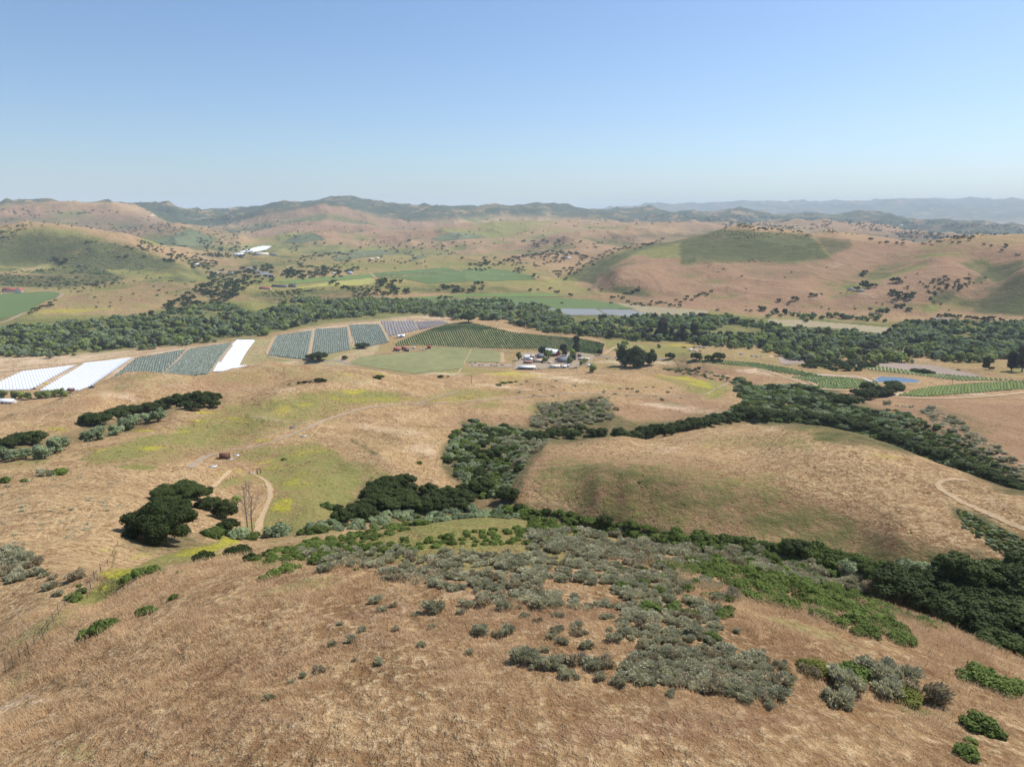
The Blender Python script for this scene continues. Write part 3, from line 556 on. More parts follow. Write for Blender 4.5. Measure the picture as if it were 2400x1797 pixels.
def twig_ball(name, seed, n, leaf, h=.85, stems=40):
    """rounded twiggy shrub: upright fine sprays fanned out from the foot"""
    rng = np.random.default_rng(seed)
    lob = np.array([(rng.uniform(-.68,.68), rng.uniform(-.6,.6), rng.uniform(.1,.6)*h, rng.uniform(.2,.5)) for i in range(9)])
    k = rng.integers(0, 9, n); d = unit(rng.normal(size=(n,3)) + [0,0,.5]); d[:,2] = np.abs(d[:,2]) * 1. - .1
    c = lob[k,:3] + d * lob[k,3][:,None] * rng.uniform(.65, 1.2, (n,1)); c[:,2] = np.maximum(c[:,2], .03)
    up = unit(c * [1,1,.4] + [0,0,.55] + rng.normal(size=(n,3))*.25); a = unit(np.cross(up, rng.normal(size=(n,3))))
    s = leaf * rng.uniform(.6, 1.5, (n,1))
    q = np.stack([c - a*s*.35, c + a*s*.35, c + a*s*.22 + up*s*1.5, c - a*s*.22 + up*s*1.4], 1).reshape(-1,3)
    V = [q]; T = []; m = len(q)
    for l in lob:
        v = ICO1[0] * l[3] * .72 * (1 + .12*rng.normal(size=(len(ICO1[0]),1))) + l[:3]; v[:,2] = np.maximum(v[:,2], 0); V.append(v); T.append(ICO1[1] + m); m += len(v)
    return np_mesh(name, np.concatenate(V), [np.arange(n*4).reshape(-1,4), np.concatenate(T)])
def tube_path(pts, rad, seg=7):
    P = np.array(pts, float); n = len(P); V = []; F = []
    for i in range(n):
        t = unit(P[min(i+1, n-1)] - P[max(i-1, 0)]); u = np.cross(t, [.3,.9,.2] if abs(t[1]) < .8 else [1,0,0]); u = unit(u); w = np.cross(t, u)
        for j in range(seg):
            a = 2*math.pi*j/seg; V.append(P[i] + rad[i]*(math.cos(a)*u + math.sin(a)*w))
    for i in range(n-1):
        for j in range(seg): F.append((i*seg+j, i*seg+(j+1)%seg, (i+1)*seg+(j+1)%seg, (i+1)*seg+j))
    return np.array(V), np.array(F)
def join(parts):
    V = []; F = []; n = 0
    for v, f in parts:
        V.append(np.asarray(v, float)); F += [np.asarray(q) + n for q in (f if isinstance(f, list) else [f])]; n += len(v)
    return np.concatenate(V), F
def trunk_mesh(name, seed, h=.5, r=.06, limbs=5, reach=.45, rise=.3):
    rng = np.random.default_rng(seed); P = [tube_path([(0,0,-.12),(.01,.0,h*.3),(rng.normal()*.03,rng.normal()*.03,h)], [r*1.45, r, r*.8])]
    for i in range(limbs):
        a = i*2*math.pi/limbs + rng.uniform(-.4,.4); q = reach*rng.uniform(.7,1.2); z0 = h*rng.uniform(.55,.95)
        P.append(tube_path([(0,0,z0),(math.cos(a)*q*.5,math.sin(a)*q*.5,z0+rise*.55),(math.cos(a)*q,math.sin(a)*q,z0+rise*rng.uniform(.9,1.3))], [r*.6, r*.42, r*.15], 5))
    v, f = join(P); return np_mesh(name, v, f, True)
def leaf_mat(name, dark, light, tip=None, scale=.6, rnd=.35):
    k = NT(name); tc = k.n('ShaderNodeTexCoord').outputs['Object']; oi = k.n('ShaderNodeObjectInfo').outputs['Random']
    n = k.noise(scale * .35, 4, .65, vec=k.pos()); n2 = k.noise(scale * 9, 2, .7, vec=k.pos())
    f = k.math('ADD', k.math('MULTIPLY', k.ramp(n, .3, .7), .45), k.math('MULTIPLY', k.ramp(n2, .3, .7), .55))
    c = k.mix(f, dark, light)
    if tip: c = k.mix(k.ramp(n2, .55, .7), c, tip)
    c = k.mix(k.ramp(oi, 0., .45, rnd * .8, 0), c, tuple(v * .55 for v in dark)); c = k.mix(k.math('MULTIPLY', k.ramp(oi, .55, 1.), rnd), c, tuple(v * 1.4 for v in light))
    k.col(c); k.b.inputs['Roughness'].default_value = .75; k.b.inputs['Specular IOR Level'].default_value = .12
    tr = k.n('ShaderNodeBsdfTranslucent'); k.put(tr.inputs[0], c); mx = k.n('ShaderNodeMixShader'); mx.inputs[0].default_value = .25
    k.t.links.new(k.b.outputs[0], mx.inputs[1]); k.t.links.new(tr.outputs[0], mx.inputs[2]); k.t.links.new(mx.outputs[0], k.t.nodes['Material Output'].inputs[0])
    return k.m
M = {}
M['oak'] = leaf_mat('oak_leaves', (.030,.046,.014), (.075,.100,.028), (.12,.14,.042), .45)
M['olive'] = leaf_mat('willow_leaves', (.16,.205,.105), (.31,.37,.19), (.40,.44,.26), .3, .5)
M['cotton'] = leaf_mat('cottonwood_leaves', (.14,.18,.045), (.30,.36,.10), (.42,.46,.16), .2, .7)
M['dark'] = leaf_mat('cypress_leaves', (.035,.045,.024), (.08,.088,.042), (.11,.11,.06), .25)
M['gum'] = leaf_mat('eucalyptus_leaves', (.045,.046,.028), (.11,.098,.055), (.16,.12,.075), .25)
M['sage'] = leaf_mat('sagebrush_leaves', (.29,.285,.165), (.54,.51,.33), (.66,.61,.44), 1.5, .3)
M['dry'] = leaf_mat('dry_twigs', (.27,.22,.13), (.46,.39,.25), (.58,.50,.34), 1.5, .3)
M['coyote'] = leaf_mat('coyote_brush_leaves', (.075,.115,.026), (.18,.235,.055), (.28,.33,.09), 1.2, .45)
M['lime'] = leaf_mat('flowering_bush_leaves', (.07,.09,.02), (.24,.25,.05), (.42,.40,.10), 1.4, .2)
M['bark'] = simple('grey_brown_bark', (.13,.10,.075), .9, .2, 3.)
M['pale_bark'] = simple('weathered_grey_bark', (.23,.20,.17), .9, .2, 3.)
K = dict(nl=34, nleaf=5200, leaf=.085)
ME = {
 'oak': [crown('oak_crown', 1+i, (1,1,.86), shape='dome', **K) for i in range(3)],
 'oak_big': [crown('oak_crown', 21+i, (1,1,.84), shape='dome', nl=90, nleaf=42000, leaf=.036, sub=2, core=.84, rl=(.11,.23)) for i in range(2)],
 'cotton': [crown('cottonwood_crown', 31+i, (.8,.8,.8), shape='round', nl=18, nleaf=1500, leaf=.13) for i in range(3)],
 'gum': [crown('eucalyptus_crown', 41+i, (1,1,1), shape='tall', nl=34, nleaf=4200, leaf=.10, core=.6) for i in range(2)],
 'far': [crown('distant_oak_crown', 51+i, (1,1,.8), shape='dome', nl=9, nleaf=260, leaf=.24) for i in range(3)],
 'farc': [crown('distant_willow_crown', 61+i, (.85,.85,.75), shape='round', nl=9, nleaf=300, leaf=.24) for i in range(3)],
 'sage': [twig_ball('sagebrush', 71+i, 1500 + 300*(i % 3), .13 - .015*(i % 3), h=.7 + .1*i) for i in range(5)],
 'dry': [twig_ball('dry_sagebrush', 75+i, 1100, .12) for i in range(2)],
 'coyote': [crown('coyote_brush', 81+i, (1,1,1.0), shape='low', nl=26, nleaf=2600, leaf=.085, up=.5, stretch=1.5, core=.78) for i in range(3)],
 'lime': [crown('flowering_bush', 91+i, (1,1,1.), shape='low', nl=30, nleaf=3600, leaf=.07, up=.5) for i in range(1)],
 'bush_far': [crown('brush', 95+i, (1,1,.8), shape='low', nl=8, nleaf=220, leaf=.24) for i in range(3)],
 'trunk': [trunk_mesh('tree_trunk', 5+i) for i in range(2)],
 'gum_trunk': [trunk_mesh('tree_trunk', 15, h=1.9, r=.06, limbs=6, reach=.4, rise=.5)],
}
MATKEY = {'oak':'oak','oak_big':'oak','cotton':'cotton','gum':'gum','far':'oak','farc':'cotton','sage':'sage','dry':'dry','coyote':'coyote','lime':'lime','bush_far':'coyote','trunk':'bark','gum_trunk':'pale_bark'}
for k_, l_ in ME.items():
    for me_ in l_: me_.materials.append(M[MATKEY[k_]])
def variant(me, mat, name):
    c = me.copy(); c.name = name; c.materials.clear(); c.materials.append(mat); return c
ME['olive'] = [variant(x, M['olive'], 'willow_crown') for x in ME['cotton']]
ME['faro'] = [variant(x, M['olive'], 'distant_willow_crown') for x in ME['farc']]
ME['oakround'] = [variant(x, M['oak'], 'spreading_oak_crown') for x in ME['cotton']]
ME['darkround'] = [variant(x, M['dark'], 'dark_crown') for x in ME['cotton']]
ME['bush_olive'] = [variant(x, M['olive'], 'brush') for x in ME['bush_far']]
ME['bush_oak'] = [variant(x, M['oak'], 'brush') for x in ME['bush_far']]
ME['bush_sage'] = [variant(x, M['sage'], 'brush') for x in ME['bush_far']]
ME['willow_bush'] = [variant(x, M['olive'], 'willow_bush') for x in ME['coyote']]
ME['oak_bush'] = [variant(x, M['oak'], 'oak_bush') for x in ME['coyote']]
ME['bright_bush'] = [variant(x, leaf_mat('bright_shrub_leaves', (.055,.085,.02), (.14,.19,.045), (.26,.31,.10), 1.2, .3), 'shrub') for x in ME['coyote']]
# ---------- placing ----------
def plant(name, kind, x, y, z, rad, hs, label, cat, group=None, rot=None, trunk='trunk', parts=True, tilt=0):
    """one tree or shrub; rad = crown radius in metres, hs = extra height factor"""
    rot = RNG.uniform(0, 6.28) if rot is None else rot
    me = ME[kind][int(RNG.integers(0, len(ME[kind])))]
    if not parts:
        o = link(name, me, loc=(x, y, z - .04*rad), label=label, cat=cat, group=group); o.rotation_euler = (tilt, 0, rot); o.scale = (rad, rad, rad*hs); return o
    r = bpy.data.objects.new(name, None); COL.objects.link(r); r.location = (x, y, z); r.rotation_euler = (0, 0, rot); r.scale = (rad, rad, rad*hs); r.empty_display_size = .3
    tag(r, label, cat, group)
    link('crown', me, parent=r); link('trunk', ME[trunk][int(RNG.integers(0, len(ME[trunk])))], parent=r)
    return r
def at(px, py, **k):
    x, y, z, d, ok = hit([px], [py], **k); return float(x[0]), float(y[0]), float(z[0]), float(np.hypot(d[0], z[0]))
def sample_poly(poly, n, dr=(20, 1e9), world=False, seed=0):
    rng = np.random.default_rng(seed + 1000); xs = [p[0] for p in poly]; ys = [p[1] for p in poly]
    m = n * (12 if world else 4); X = rng.uniform(min(xs), max(xs), m); Y = rng.uniform(min(ys), max(ys), m)
    k = pdist(poly, X, Y) > 0; X = X[k]; Y = Y[k]
    x, y, z, d, ok = hit(X, Y, dmin=dr[0], dmax=dr[1]); x, y, z, d = x[ok], y[ok], z[ok], d[ok]
    if world and len(d):
        p = d**3; p /= np.quantile(p, .9); k = rng.uniform(size=len(d)) < p; x, y, z, d = x[k], y[k], z[k], d[k]
    return x[:n], y[:n], z[:n], d[:n]
def spread(x, y, r, fac=1.):
    """keep points at least fac*(r) apart"""
    cell = {}; out = []; c = float(np.max(r)) * 2 * fac + 1e-6
    for i in range(len(x)):
        g = (int(x[i]//c), int(y[i]//c)); bad = False
        for a in (-1,0,1):
            for b in (-1,0,1):
                for j in cell.get((g[0]+a, g[1]+b), ()):
                    if (x[i]-x[j])**2 + (y[i]-y[j])**2 < ((r[i]+r[j])*fac)**2: bad = True; break
                if bad: break
            if bad: break
        if not bad: cell.setdefault(g, []).append(i); out.append(i)
    return np.array(out, int)
# instanced growth nobody could count (one object each)
def stuff(name, label, cat, protos, pts, rad, hs=1., seed=0):
    """pts (n,3), rad (n,)"""
    rng = np.random.default_rng(seed + 5); n = len(pts)
    me = bpy.data.meshes.new(name); me.vertices.add(n); me.vertices.foreach_set('co', np.asarray(pts, np.float32).ravel())
    rad = np.broadcast_to(rad, (n,)).astype(np.float32)
    sc = np.stack([rad, rad, rad * hs * rng.uniform(.8, 1.2, n)], 1).astype(np.float32)
    ro = np.stack([np.zeros(n), np.zeros(n), rng.uniform(0, 6.28, n)], 1).astype(np.float32)
    a = me.attributes.new('size', 'FLOAT_VECTOR', 'POINT'); a.data.foreach_set('vector', sc.ravel())
    a = me.attributes.new('turn', 'FLOAT_VECTOR', 'POINT'); a.data.foreach_set('vector', ro.ravel())
    a = me.attributes.new('which', 'INT', 'POINT'); a.data.foreach_set('value', rng.integers(0, len(protos), n).astype(np.int32))
    o = link(name, me, label=label, cat=cat, kind='stuff')
    g = bpy.data.node_groups.new(name, 'GeometryNodeTree'); g.interface.new_socket('Geometry', in_out='INPUT', socket_type='NodeSocketGeometry'); g.interface.new_socket('Geometry', in_out='OUTPUT', socket_type='NodeSocketGeometry')
    N = g.nodes; Lk = g.links; gi = N.new('NodeGroupInput'); go = N.new('NodeGroupOutput'); iop = N.new('GeometryNodeInstanceOnPoints'); jn = N.new('GeometryNodeJoinGeometry')
    for p in reversed(protos):
        oi = N.new('GeometryNodeObjectInfo'); oi.inputs['Object'].default_value = p; oi.inputs['As Instance'].default_value = True; Lk.new(oi.outputs['Geometry'], jn.inputs[0])
    def att(nm, ty):
        x = N.new('GeometryNodeInputNamedAttribute'); x.data_type = ty; x.inputs['Name'].default_value = nm; return x.outputs[0]
    Lk.new(gi.outputs[0], iop.inputs['Points']); Lk.new(jn.outputs[0], iop.inputs['Instance']); iop.inputs['Pick Instance'].default_value = True
    Lk.new(att('which', 'INT'), iop.inputs['Instance Index']); Lk.new(att('size', 'FLOAT_VECTOR'), iop.inputs['Scale'])
    er = N.new('FunctionNodeEulerToRotation'); Lk.new(att('turn', 'FLOAT_VECTOR'), er.inputs[0]); Lk.new(er.outputs[0], iop.inputs['Rotation'])
    Lk.new(iop.outputs[0], go.inputs[0])
    md = o.modifiers.new('growth', 'NODES'); md.node_group = g
    return o
def firsts(kind, name, spots, label, cat, **k):
    """one visible plant of every mesh variant, to be repeated by a mass of the same kind"""
    out = []
    for i, (px, py, wpx) in enumerate(spots[:len(ME[kind])]):
        x, y, z, d = at(px, py); r = wpx * d / FPX / 2
        o = link(name, ME[kind][i], loc=(x, y, z), label=label[i] if isinstance(label, list) else label, cat=cat, group=k.get('group')); o.scale = (r, r, r * k.get('hs', 1)); o.rotation_euler = (0, 0, i * 1.3); out.append(o)
    return out
POOL = {}      # species -> list of plants
SPEC = {  # species: (object name, category, near mesh kinds, far mesh kinds, label of the uncounted rest, name of the rest)
 'oak': ('oak_tree', 'oak tree', ['oak'], ['far'], 'dark oak woods scattered over the far slopes', 'oak_woods'),
 'willow': ('willow_tree', 'willow tree', ['olive', 'cotton', 'cotton', 'darkround'], ['farc', 'faro'], 'dense riverside woods of willows and cottonwoods', 'riverside_woods'),
 'sage': ('sagebrush', 'sagebrush', ['sage', 'sage', 'sage', 'sage', 'sage', 'dry'], ['bush_sage'], 'grey-green sage scrub covering the slopes', 'sage_scrub'),
 'coyote': ('coyote_brush', 'coyote brush', ['coyote'], ['bush_far'], 'bright green coyote brush scrub on the slopes', 'coyote_scrub'),
 'brush': ('willow_bush', 'bush', ['willow_bush', 'oak_bush', 'coyote'], ['bush_olive', 'bush_oak', 'bush_far'], 'mixed green brush filling the ravines', 'ravine_brush'),
}
def put(sp, px, py, wpx, label, group=None, hs=1., kind=None, uniq=False):
    x, y, z, d = at(px, py); r = wpx * d / FPX / 2
    POOL.setdefault(sp, []).append(dict(x=x, y=y, z=z, r=r, d=d, hs=hs, label=label, group=group, kind=kind, uniq=True))
def zone(sp, poly, n, w, label, group, hs=1., fac=.5, dr=(20, 1e9), world=False, seed=0, metres=False, kind=None, gaps=None):
    x, y, z, d = sample_poly(poly, n * 3, dr, world, seed); rng = np.random.default_rng(seed + 77)
    D_ = np.hypot(d, z); r = rng.uniform(w[0], w[1], len(x)) / 2 * (1 if metres else 1)
    if not metres: r = r * D_ / FPX
    if len(x) == 0: return
    if label == 'far': m = fbm(x / 260, y / 260, 3, 7) > -.02; x, y, z, r, D_ = x[m], y[m], z[m], r[m], D_[m]; n = int(n * .6)
    if gaps is not None: q_ = 90 if metres else 7; m = fbm(x / q_, y / q_ * (2 if metres else 1), 3, 17) > gaps; x, y, z, r, D_ = x[m], y[m], z[m], r[m], D_[m]
    if len(x) == 0: return
    k = spread(x, y, r, fac)[:n]
    for i in k: POOL.setdefault(sp, []).append(dict(x=x[i], y=y[i], z=z[i], r=r[i], d=D_[i], hs=hs * rng.uniform(.85, 1.2), label=label, group=group, kind=kind, uniq=False))
def row(sp, pts, step, w, label, group, hs=1., jy=3, seed=0, kind=None, dr=20.):
    rng = np.random.default_rng(seed + 99); X = []; Y = []
    for a, b in zip(pts, pts[1:]):
        n = max(1, int(math.hypot(b[0]-a[0], (b[1]-a[1])*1.5) / step))
        for i in range(n): f = (i + rng.uniform(-.2, .2)) / n; X.append(a[0]+(b[0]-a[0])*f + rng.normal()*step*.12); Y.append(a[1]+(b[1]-a[1])*f + rng.normal()*jy)
    x, y, z, d, ok = hit(X, Y, dmin=dr)
    for i in range(len(x)):
        if not ok[i]: continue
        D_ = math.hypot(d[i], z[i]); POOL.setdefault(sp, []).append(dict(x=x[i], y=y[i], z=z[i], r=rng.uniform(*w)/2*D_/FPX, d=D_, hs=hs*rng.uniform(.85,1.2), label=label, group=group, kind=kind, uniq=False))
# --- sagebrush ---
SAGE = [(880,1412,25),(898,1430,22),(921,1421,18),(1017,1432,42),(975,1441,18),(1093,1421,33),(1078,1438,22),(1133,1419,40),(1180,1427,36),(1216,1426,15),(1263,1421,50),(1234,1447,24),(1259,1456,20),(1299,1443,18),(1313,1445,18),(1187,1485,40),(1122,1481,42),(1160,1489,18),(1304,1480,30),(1292,1495,20),(1315,1506,30),(1348,1470,28),(1353,1485,28),(1371,1484,17),(1440,1501,38),(1375,1517,33),(1427,1479,20),(1498,1517,18),(1520,1524,30),(1277,1526,24),(988,1513,22),(1098,1531,22),(926,1476,17),(1013,1469,20),(887,1554,26),(850,1478,22),(822,1503,24),(829,1549,10),(1570,1629,25),(1455,1602,35),(1350,1589,20),(776,1512,20),(749,1573,24),(709,1586,15),(684,1598,14),(631,1637,22),(796,1464,14),(177,1356,32),(118,1379,28),(137,1395,22),(76,1348,17),(103,1351,18),(125,1356,16),
 (1225,1550,50),(1260,1562,45),(1292,1564,40),(1320,1549,35),(1352,1556,45),(1388,1566,50),(1325,1585,38),(1240,1535,30),(1310,1570,30),(1415,1560,40),(1405,1590,24),(1831,1566,35),(1840,1597,45),(1802,1656,22),(1896,1580,35),(1983,1612,60),(2060,1594,85),(1965,1648,60),(2081,1632,50),(2164,1636,75),(2120,1600,50),(2040,1570,45),(1940,1635,30),(2200,1640,30)]
for i, a in enumerate(SAGE):
    where = 'low grey sagebrush alone on the open tan dome grass' if a[0] < 1150 and a[1] > 1400 else ('grey-green sagebrush on the slope at the left edge' if a[0] < 300 else ('grey-green sagebrush among the roadless tan grass at lower right' if a[0] > 1790 else 'grey twiggy sagebrush in the loose scatter below the main scrub patch'))
    put('sage', *a, where, where.replace('low grey sagebrush alone', 'single sagebrushes'), hs=1.05, kind=('dry' if i % 5 == 2 else 'sage'))
SA = [(872,1322),(995,1312),(1180,1302),(1400,1312),(1560,1330),(1600,1400),(1660,1440),(1760,1500),(1800,1560),(1830,1640),(1740,1640),(1600,1610),(1480,1590),(1400,1545),(1500,1520),(1450,1490),(1420,1450),(1340,1425),(1200,1420),(1080,1392),(1030,1372),(900,1362)]
zone('sage', SA, 360, (16, 42), 'grey-green sagebrush in the dense scrub patch on the dome', 'sagebrush of the dense patch', hs=.68, fac=.58, seed=1, gaps=-.12)
zone('sage', [(1380,1545),(1480,1520),(1600,1530),(1780,1540),(1830,1640),(1740,1640),(1600,1612),(1440,1600)], 90, (22, 50), 'grey-green sagebrush at the lower edge of the dense patch', 'sagebrush of the lower edge', hs=.8, fac=.5, seed=2, gaps=-.2)
zone('sage', [(1240,1250),(1400,1245),(1600,1285),(1750,1320),(1600,1330),(1400,1310),(1230,1290)], 150, (20, 38), 'pale grey sagebrush in the belt above the dense patch', 'sagebrush of the upper belt', fac=.5, hs=.8, seed=3, gaps=-.2)
zone('sage', [(1700,1280),(1900,1310),(2030,1350),(2060,1390),(1900,1370),(1700,1320)], 130, (20, 38), 'grey sagebrush on the green slope above the canyon oaks', 'sagebrush above the canyon', fac=.5, hs=.8, seed=4, gaps=-.2)
zone('sage', [(0,1290),(60,1290),(95,1330),(90,1360),(0,1360)], 30, (16, 34), 'sagebrush in the grey patch at the left edge', 'sagebrush at the left edge', fac=.4, seed=5)
zone('sage', [(700,1290),(900,1280),(1230,1300),(1000,1320),(760,1340)], 60, (16, 36), 'small sagebrush on the green crest of the dome', 'sagebrush of the crest', fac=1., seed=6)
zone('sage', [(1330,1370),(1600,1340),(1750,1400),(1660,1440),(1500,1420)], 40, (16, 36), 'small sagebrush between the orange grass patches', 'sagebrush between grass patches', fac=.5, seed=7)
zone('sage', [(1240,1000),(1250,955),(1420,930),(1450,965),(1420,990),(1300,1005)], 130, (10, 22), 'sagebrush on the brown slope above the canyon head', 'sagebrush of the canyon head', fac=.6, seed=8, dr=(350, 900))
zone('sage', [(1180,1020),(1280,1040),(1230,1090),(1170,1080),(1150,1050)], 50, (14, 26), 'grey sagebrush on the canyon side below the round hill', 'sagebrush of the canyon side', fac=.4, seed=9, dr=(250, 600))
zone('sage', [(1950,940),(2140,950),(2280,1060),(2400,1130),(2400,1090),(2200,960)], 220, (7, 18), 'dark sagebrush dotting the brown slope behind the round hill', 'sagebrush of the far canyon slope', fac=.9, seed=10, dr=(350, 1000))
zone('sage', [(0,1120),(330,1110),(300,1180),(220,1260),(0,1300)], 45, (7, 15), 'tiny sagebrush dotting the slope left of the big oak', 'sagebrush left of the big oak', fac=2., seed=11, dr=(120, 420))
zone('sage', [(1160,895),(1240,890),(1600,905),(1600,935),(1200,930)], 24, (7, 13), 'tiny dark sagebrush on the ridge beside the dirt road', 'sagebrush beside the ridge road', fac=2., seed=12, dr=(500, 1000))
# --- coyote brush ---
COY = [(1425,1350,28),(1458,1380,45),(1509,1371,38),(1552,1325,28),(1512,1334,18),(1462,1335,22),(1151,1350,25),(1523,1428,55),(1578,1432,45),(1125,1318,15),(1574,1408,22),(1692,1325,34),(1690,1345,36),(1708,1370,42),(1669,1500,44),(1611,1440,35),(1680,1402,40),(1698,1442,44),(1400,1350,16),(1600,1480,20),(1850,1577,16),
       (235,1480,60),(205,1490,40),(262,1462,34),(340,1437,40),(362,1432,20),(175,1405,40),(190,1388,26),(186,1373,12),(408,1402,24),(640,1350,44),(672,1338,46),(620,1358,30),(300,1362,40),(330,1348,44),(360,1340,36),(384,1342,24),(422,1340,14),(745,1318,50),(775,1312,46),(760,1330,30),
       (966,1290,26),(880,1280,22),(850,1290,20),(1045,1340,16),(1170,1270,16),(1240,1275,24),(1200,1270,20),(920,1300,14),(835,1335,16),(700,1330,20)]
for a in COY:
    where = 'bright green coyote brush standing out of the grey scrub' if a[0] > 1050 else 'low green coyote brush on the left side of the dome'
    put('coyote', *a, where, where, hs=.95)
zone('coyote', [(1730,1375),(1760,1352),(1860,1382),(1980,1422),(2080,1452),(2140,1492),(2120,1512),(2050,1502),(1950,1462),(1850,1432),(1750,1412)], 90, (30, 58), 'green coyote brush in the long belt down the right slope', 'coyote brush of the right belt', fac=.42, seed=21)
zone('coyote', [(1540,1330),(1700,1310),(1860,1340),(2030,1400),(2190,1475),(2120,1455),(1990,1420),(1850,1385),(1740,1370),(1600,1345)], 170, (20, 42), 'green coyote brush in the upper belt above the canyon', 'coyote brush of the upper belt', fac=.45, gaps=-.25, seed=22)
zone('coyote', [(620,1290),(760,1265),(930,1232),(1010,1225),(960,1245),(840,1275),(700,1300)], 90, (14, 32), 'green coyote brush along the crest before the gully oaks', 'coyote brush of the gully crest', fac=.4, seed=23)
zone('coyote', [(560,1310),(800,1285),(1150,1240),(1400,1240),(1300,1275),(1050,1280),(900,1300),(640,1320)], 120, (14, 32), 'low green coyote brush on the crest of the dome', 'coyote brush of the dome crest', fac=.8, seed=24)
zone('coyote', [(1180,1190),(1330,1205),(1500,1235),(1700,1265),(1880,1290),(2040,1335),(2060,1365),(1900,1340),(1700,1300),(1500,1265),(1250,1240)], 240, (14, 36), 'yellow-green brush along the foot of the round hill', 'brush at the foot of the round hill', fac=.36, seed=25)
zone('coyote', [(1500,1350),(1760,1370),(1700,1450),(1600,1440)], 22, (20, 38), 'scattered coyote brush near the middle of the dome', 'scattered coyote brush', fac=1., seed=26)
zone('coyote', [(1280,960),(1400,945),(1430,975),(1300,1000)], 20, (10, 24), 'green shrub above the canyon head', 'green shrubs of the canyon head', fac=.7, seed=27, dr=(350, 900))
# --- oaks ---
def oaks(L, label, group=None, hs=1., kind=None, sp='oak'):
    for a in L: put(sp, a[0], a[1], a[2], label, group, hs=hs, kind=kind)
zone('oak', [(850,1195),(880,1145),(940,1135),(1080,1165),(1100,1198),(1000,1200)], 26, (46, 66), 'dark oak in the dense grove filling the gully', 'oaks of the gully grove', hs=.85, fac=.32, seed=31, dr=(200, 420))
row('oak', [(860,1222),(900,1195),(1000,1192),(1090,1192)], 34, (56, 78), 'dark oak at the front edge of the gully grove', 'front oaks of the gully grove', hs=.75, seed=30, dr=190)
oaks([(800,1222,50),(832,1210,56),(792,1198,30)], 'small dark oak at the left end of the gully grove', 'oaks at the left end of the grove', .9)
oaks([(1128,1155,66),(1188,1172,56),(1085,1158,44)], 'dark oak standing in the canyon mouth', 'oaks in the canyon mouth', 1.)
put('oak', 1165,1078,56, 'round dark oak in the middle of the canyon brush', hs=1.05); put('oak', 1418,1232,42, 'lone dark round oak at the foot of the round hill', hs=1.1)
put('oak', 1216,1195,30, 'small oak just right of the canyon mouth'); put('oak', 1870,1298,66, 'dark rounded bush in the yellow-green belt', hs=.8); put('oak', 1280,1205,26, 'small dark bush beside the green vines below the hill')
row('oak', [(1240,1030),(1340,1020),(1440,1022)], 22, (34, 46), 'oak in the dark row behind the left lobe of the hill', 'oaks behind the left lobe', hs=.8, seed=32, dr=395)
row('oak', [(1455,1040),(1500,1032),(1560,1018),(1640,1000),(1700,985),(1800,978),(1900,985)], 20, (38, 52), 'oak in the dark line behind the crest of the round hill', 'oaks behind the round hill', hs=.85, seed=33, dr=470)
row('oak', [(1900,985),(1960,990),(2060,1020),(2160,1060),(2260,1100),(2400,1150)], 22, (30, 46), 'oak low in the canyon behind the right shoulder of the hill', 'oaks behind the right shoulder', hs=.8, seed=34, dr=420)
zone('oak', [(1960,935),(2000,925),(2100,905),(2120,915),(2060,932),(1980,960),(1950,970)], 20, (24, 42), 'oak in the dark clump by the light green vineyard', 'oaks by the light green vineyard', hs=.85, fac=.3, seed=35, dr=(600, 1100))
zone('oak', [(2080,1375),(2160,1345),(2300,1365),(2420,1350),(2420,1530),(2330,1505),(2220,1465),(2090,1420)], 44, (80, 125), 'large dark oak in the canyon at the right edge', 'canyon oaks at the right edge', hs=.8, fac=.3, seed=36, dr=(110, 260))
row('oak', [(2350,1555),(2400,1570),(2440,1590)], 40, (70, 90), 'oak rising over the grass edge at the right', 'oaks over the grass edge', hs=.9, seed=37, dr=95)
row('oak', [(0,1058),(50,1046),(95,1040)], 22, (38, 52), 'dark oak in the left end of the gully belt', 'dark oaks at the left end of the belt', hs=.85, seed=38)
row('oak', [(215,1000),(255,985),(300,975),(345,965),(390,955),(430,948),(470,940),(520,942)], 18, (34, 50), 'dark oak in the upper part of the gully belt', 'dark oaks of the gully belt', hs=.85, seed=39)
row('oak', [(440,958),(480,958),(515,950)], 18, (30, 40), 'dark oak at the right end of the gully belt', 'dark oaks at the right end', hs=.85, seed=40)
row('willow', [(0,1082),(40,1078),(90,1075),(150,1055),(185,1045)], 22, (38, 54), 'olive green willow in the left end of the gully belt', 'willows of the belt, left end', hs=.8, seed=41, kind='olive')
row('willow', [(200,1035),(235,1030),(270,1020),(310,1000),(350,985),(400,975)], 20, (36, 54), 'olive green willow in the upper gully belt', 'willows of the belt, upper part', hs=.8, seed=42, kind='olive')
put('coyote', 137,1112,36, 'dark bush at the edge of the brown slope, left', hs=1.); put('sage', 103,1115,30, 'grey bush beside the dark one on the brown slope, left'); put('coyote', 57,1128,16, 'tiny green bush on the brown slope at left'); put('coyote', 12,1130,26, 'green bush cut by the left edge of the view', hs=1.2)
put('coyote', 665,1078,15, 'single dark bush right of the rusty tank'); put('coyote', 983,1086,16, 'single round green bush on the spur above the canyon', hs=1.1)
for a in [(700,899,14),(714,898,15),(730,897,14),(748,895,24),(760,894,16),(678,903,10)]: put('oak', *a, 'small dark oak in the short row behind the tan crest', 'oaks behind the tan crest', hs=.7)
put('oak', 888,888,28, 'small oak clump alone on the crest by the ring field', hs=.6); put('oak', 1033,885,16, 'tiny green shrub near the end of the ring field', hs=.7); put('oak', 1051,884,8, 'tiny dark shrub beside the end of the ring field')
for a in [(1168,903,18),(1180,899,20),(1195,897,16),(1209,895,12)]: put('coyote', *a, 'green shrub on the crest before the farm', 'green shrubs before the farm', hs=.7)
for a in [(1494,918,9),(1565,920,9),(1551,938,11),(1470,912,7),(1482,912,8)]: put('sage', *a, 'tiny bush dotting the knoll before the corrals', 'bushes on the knoll')
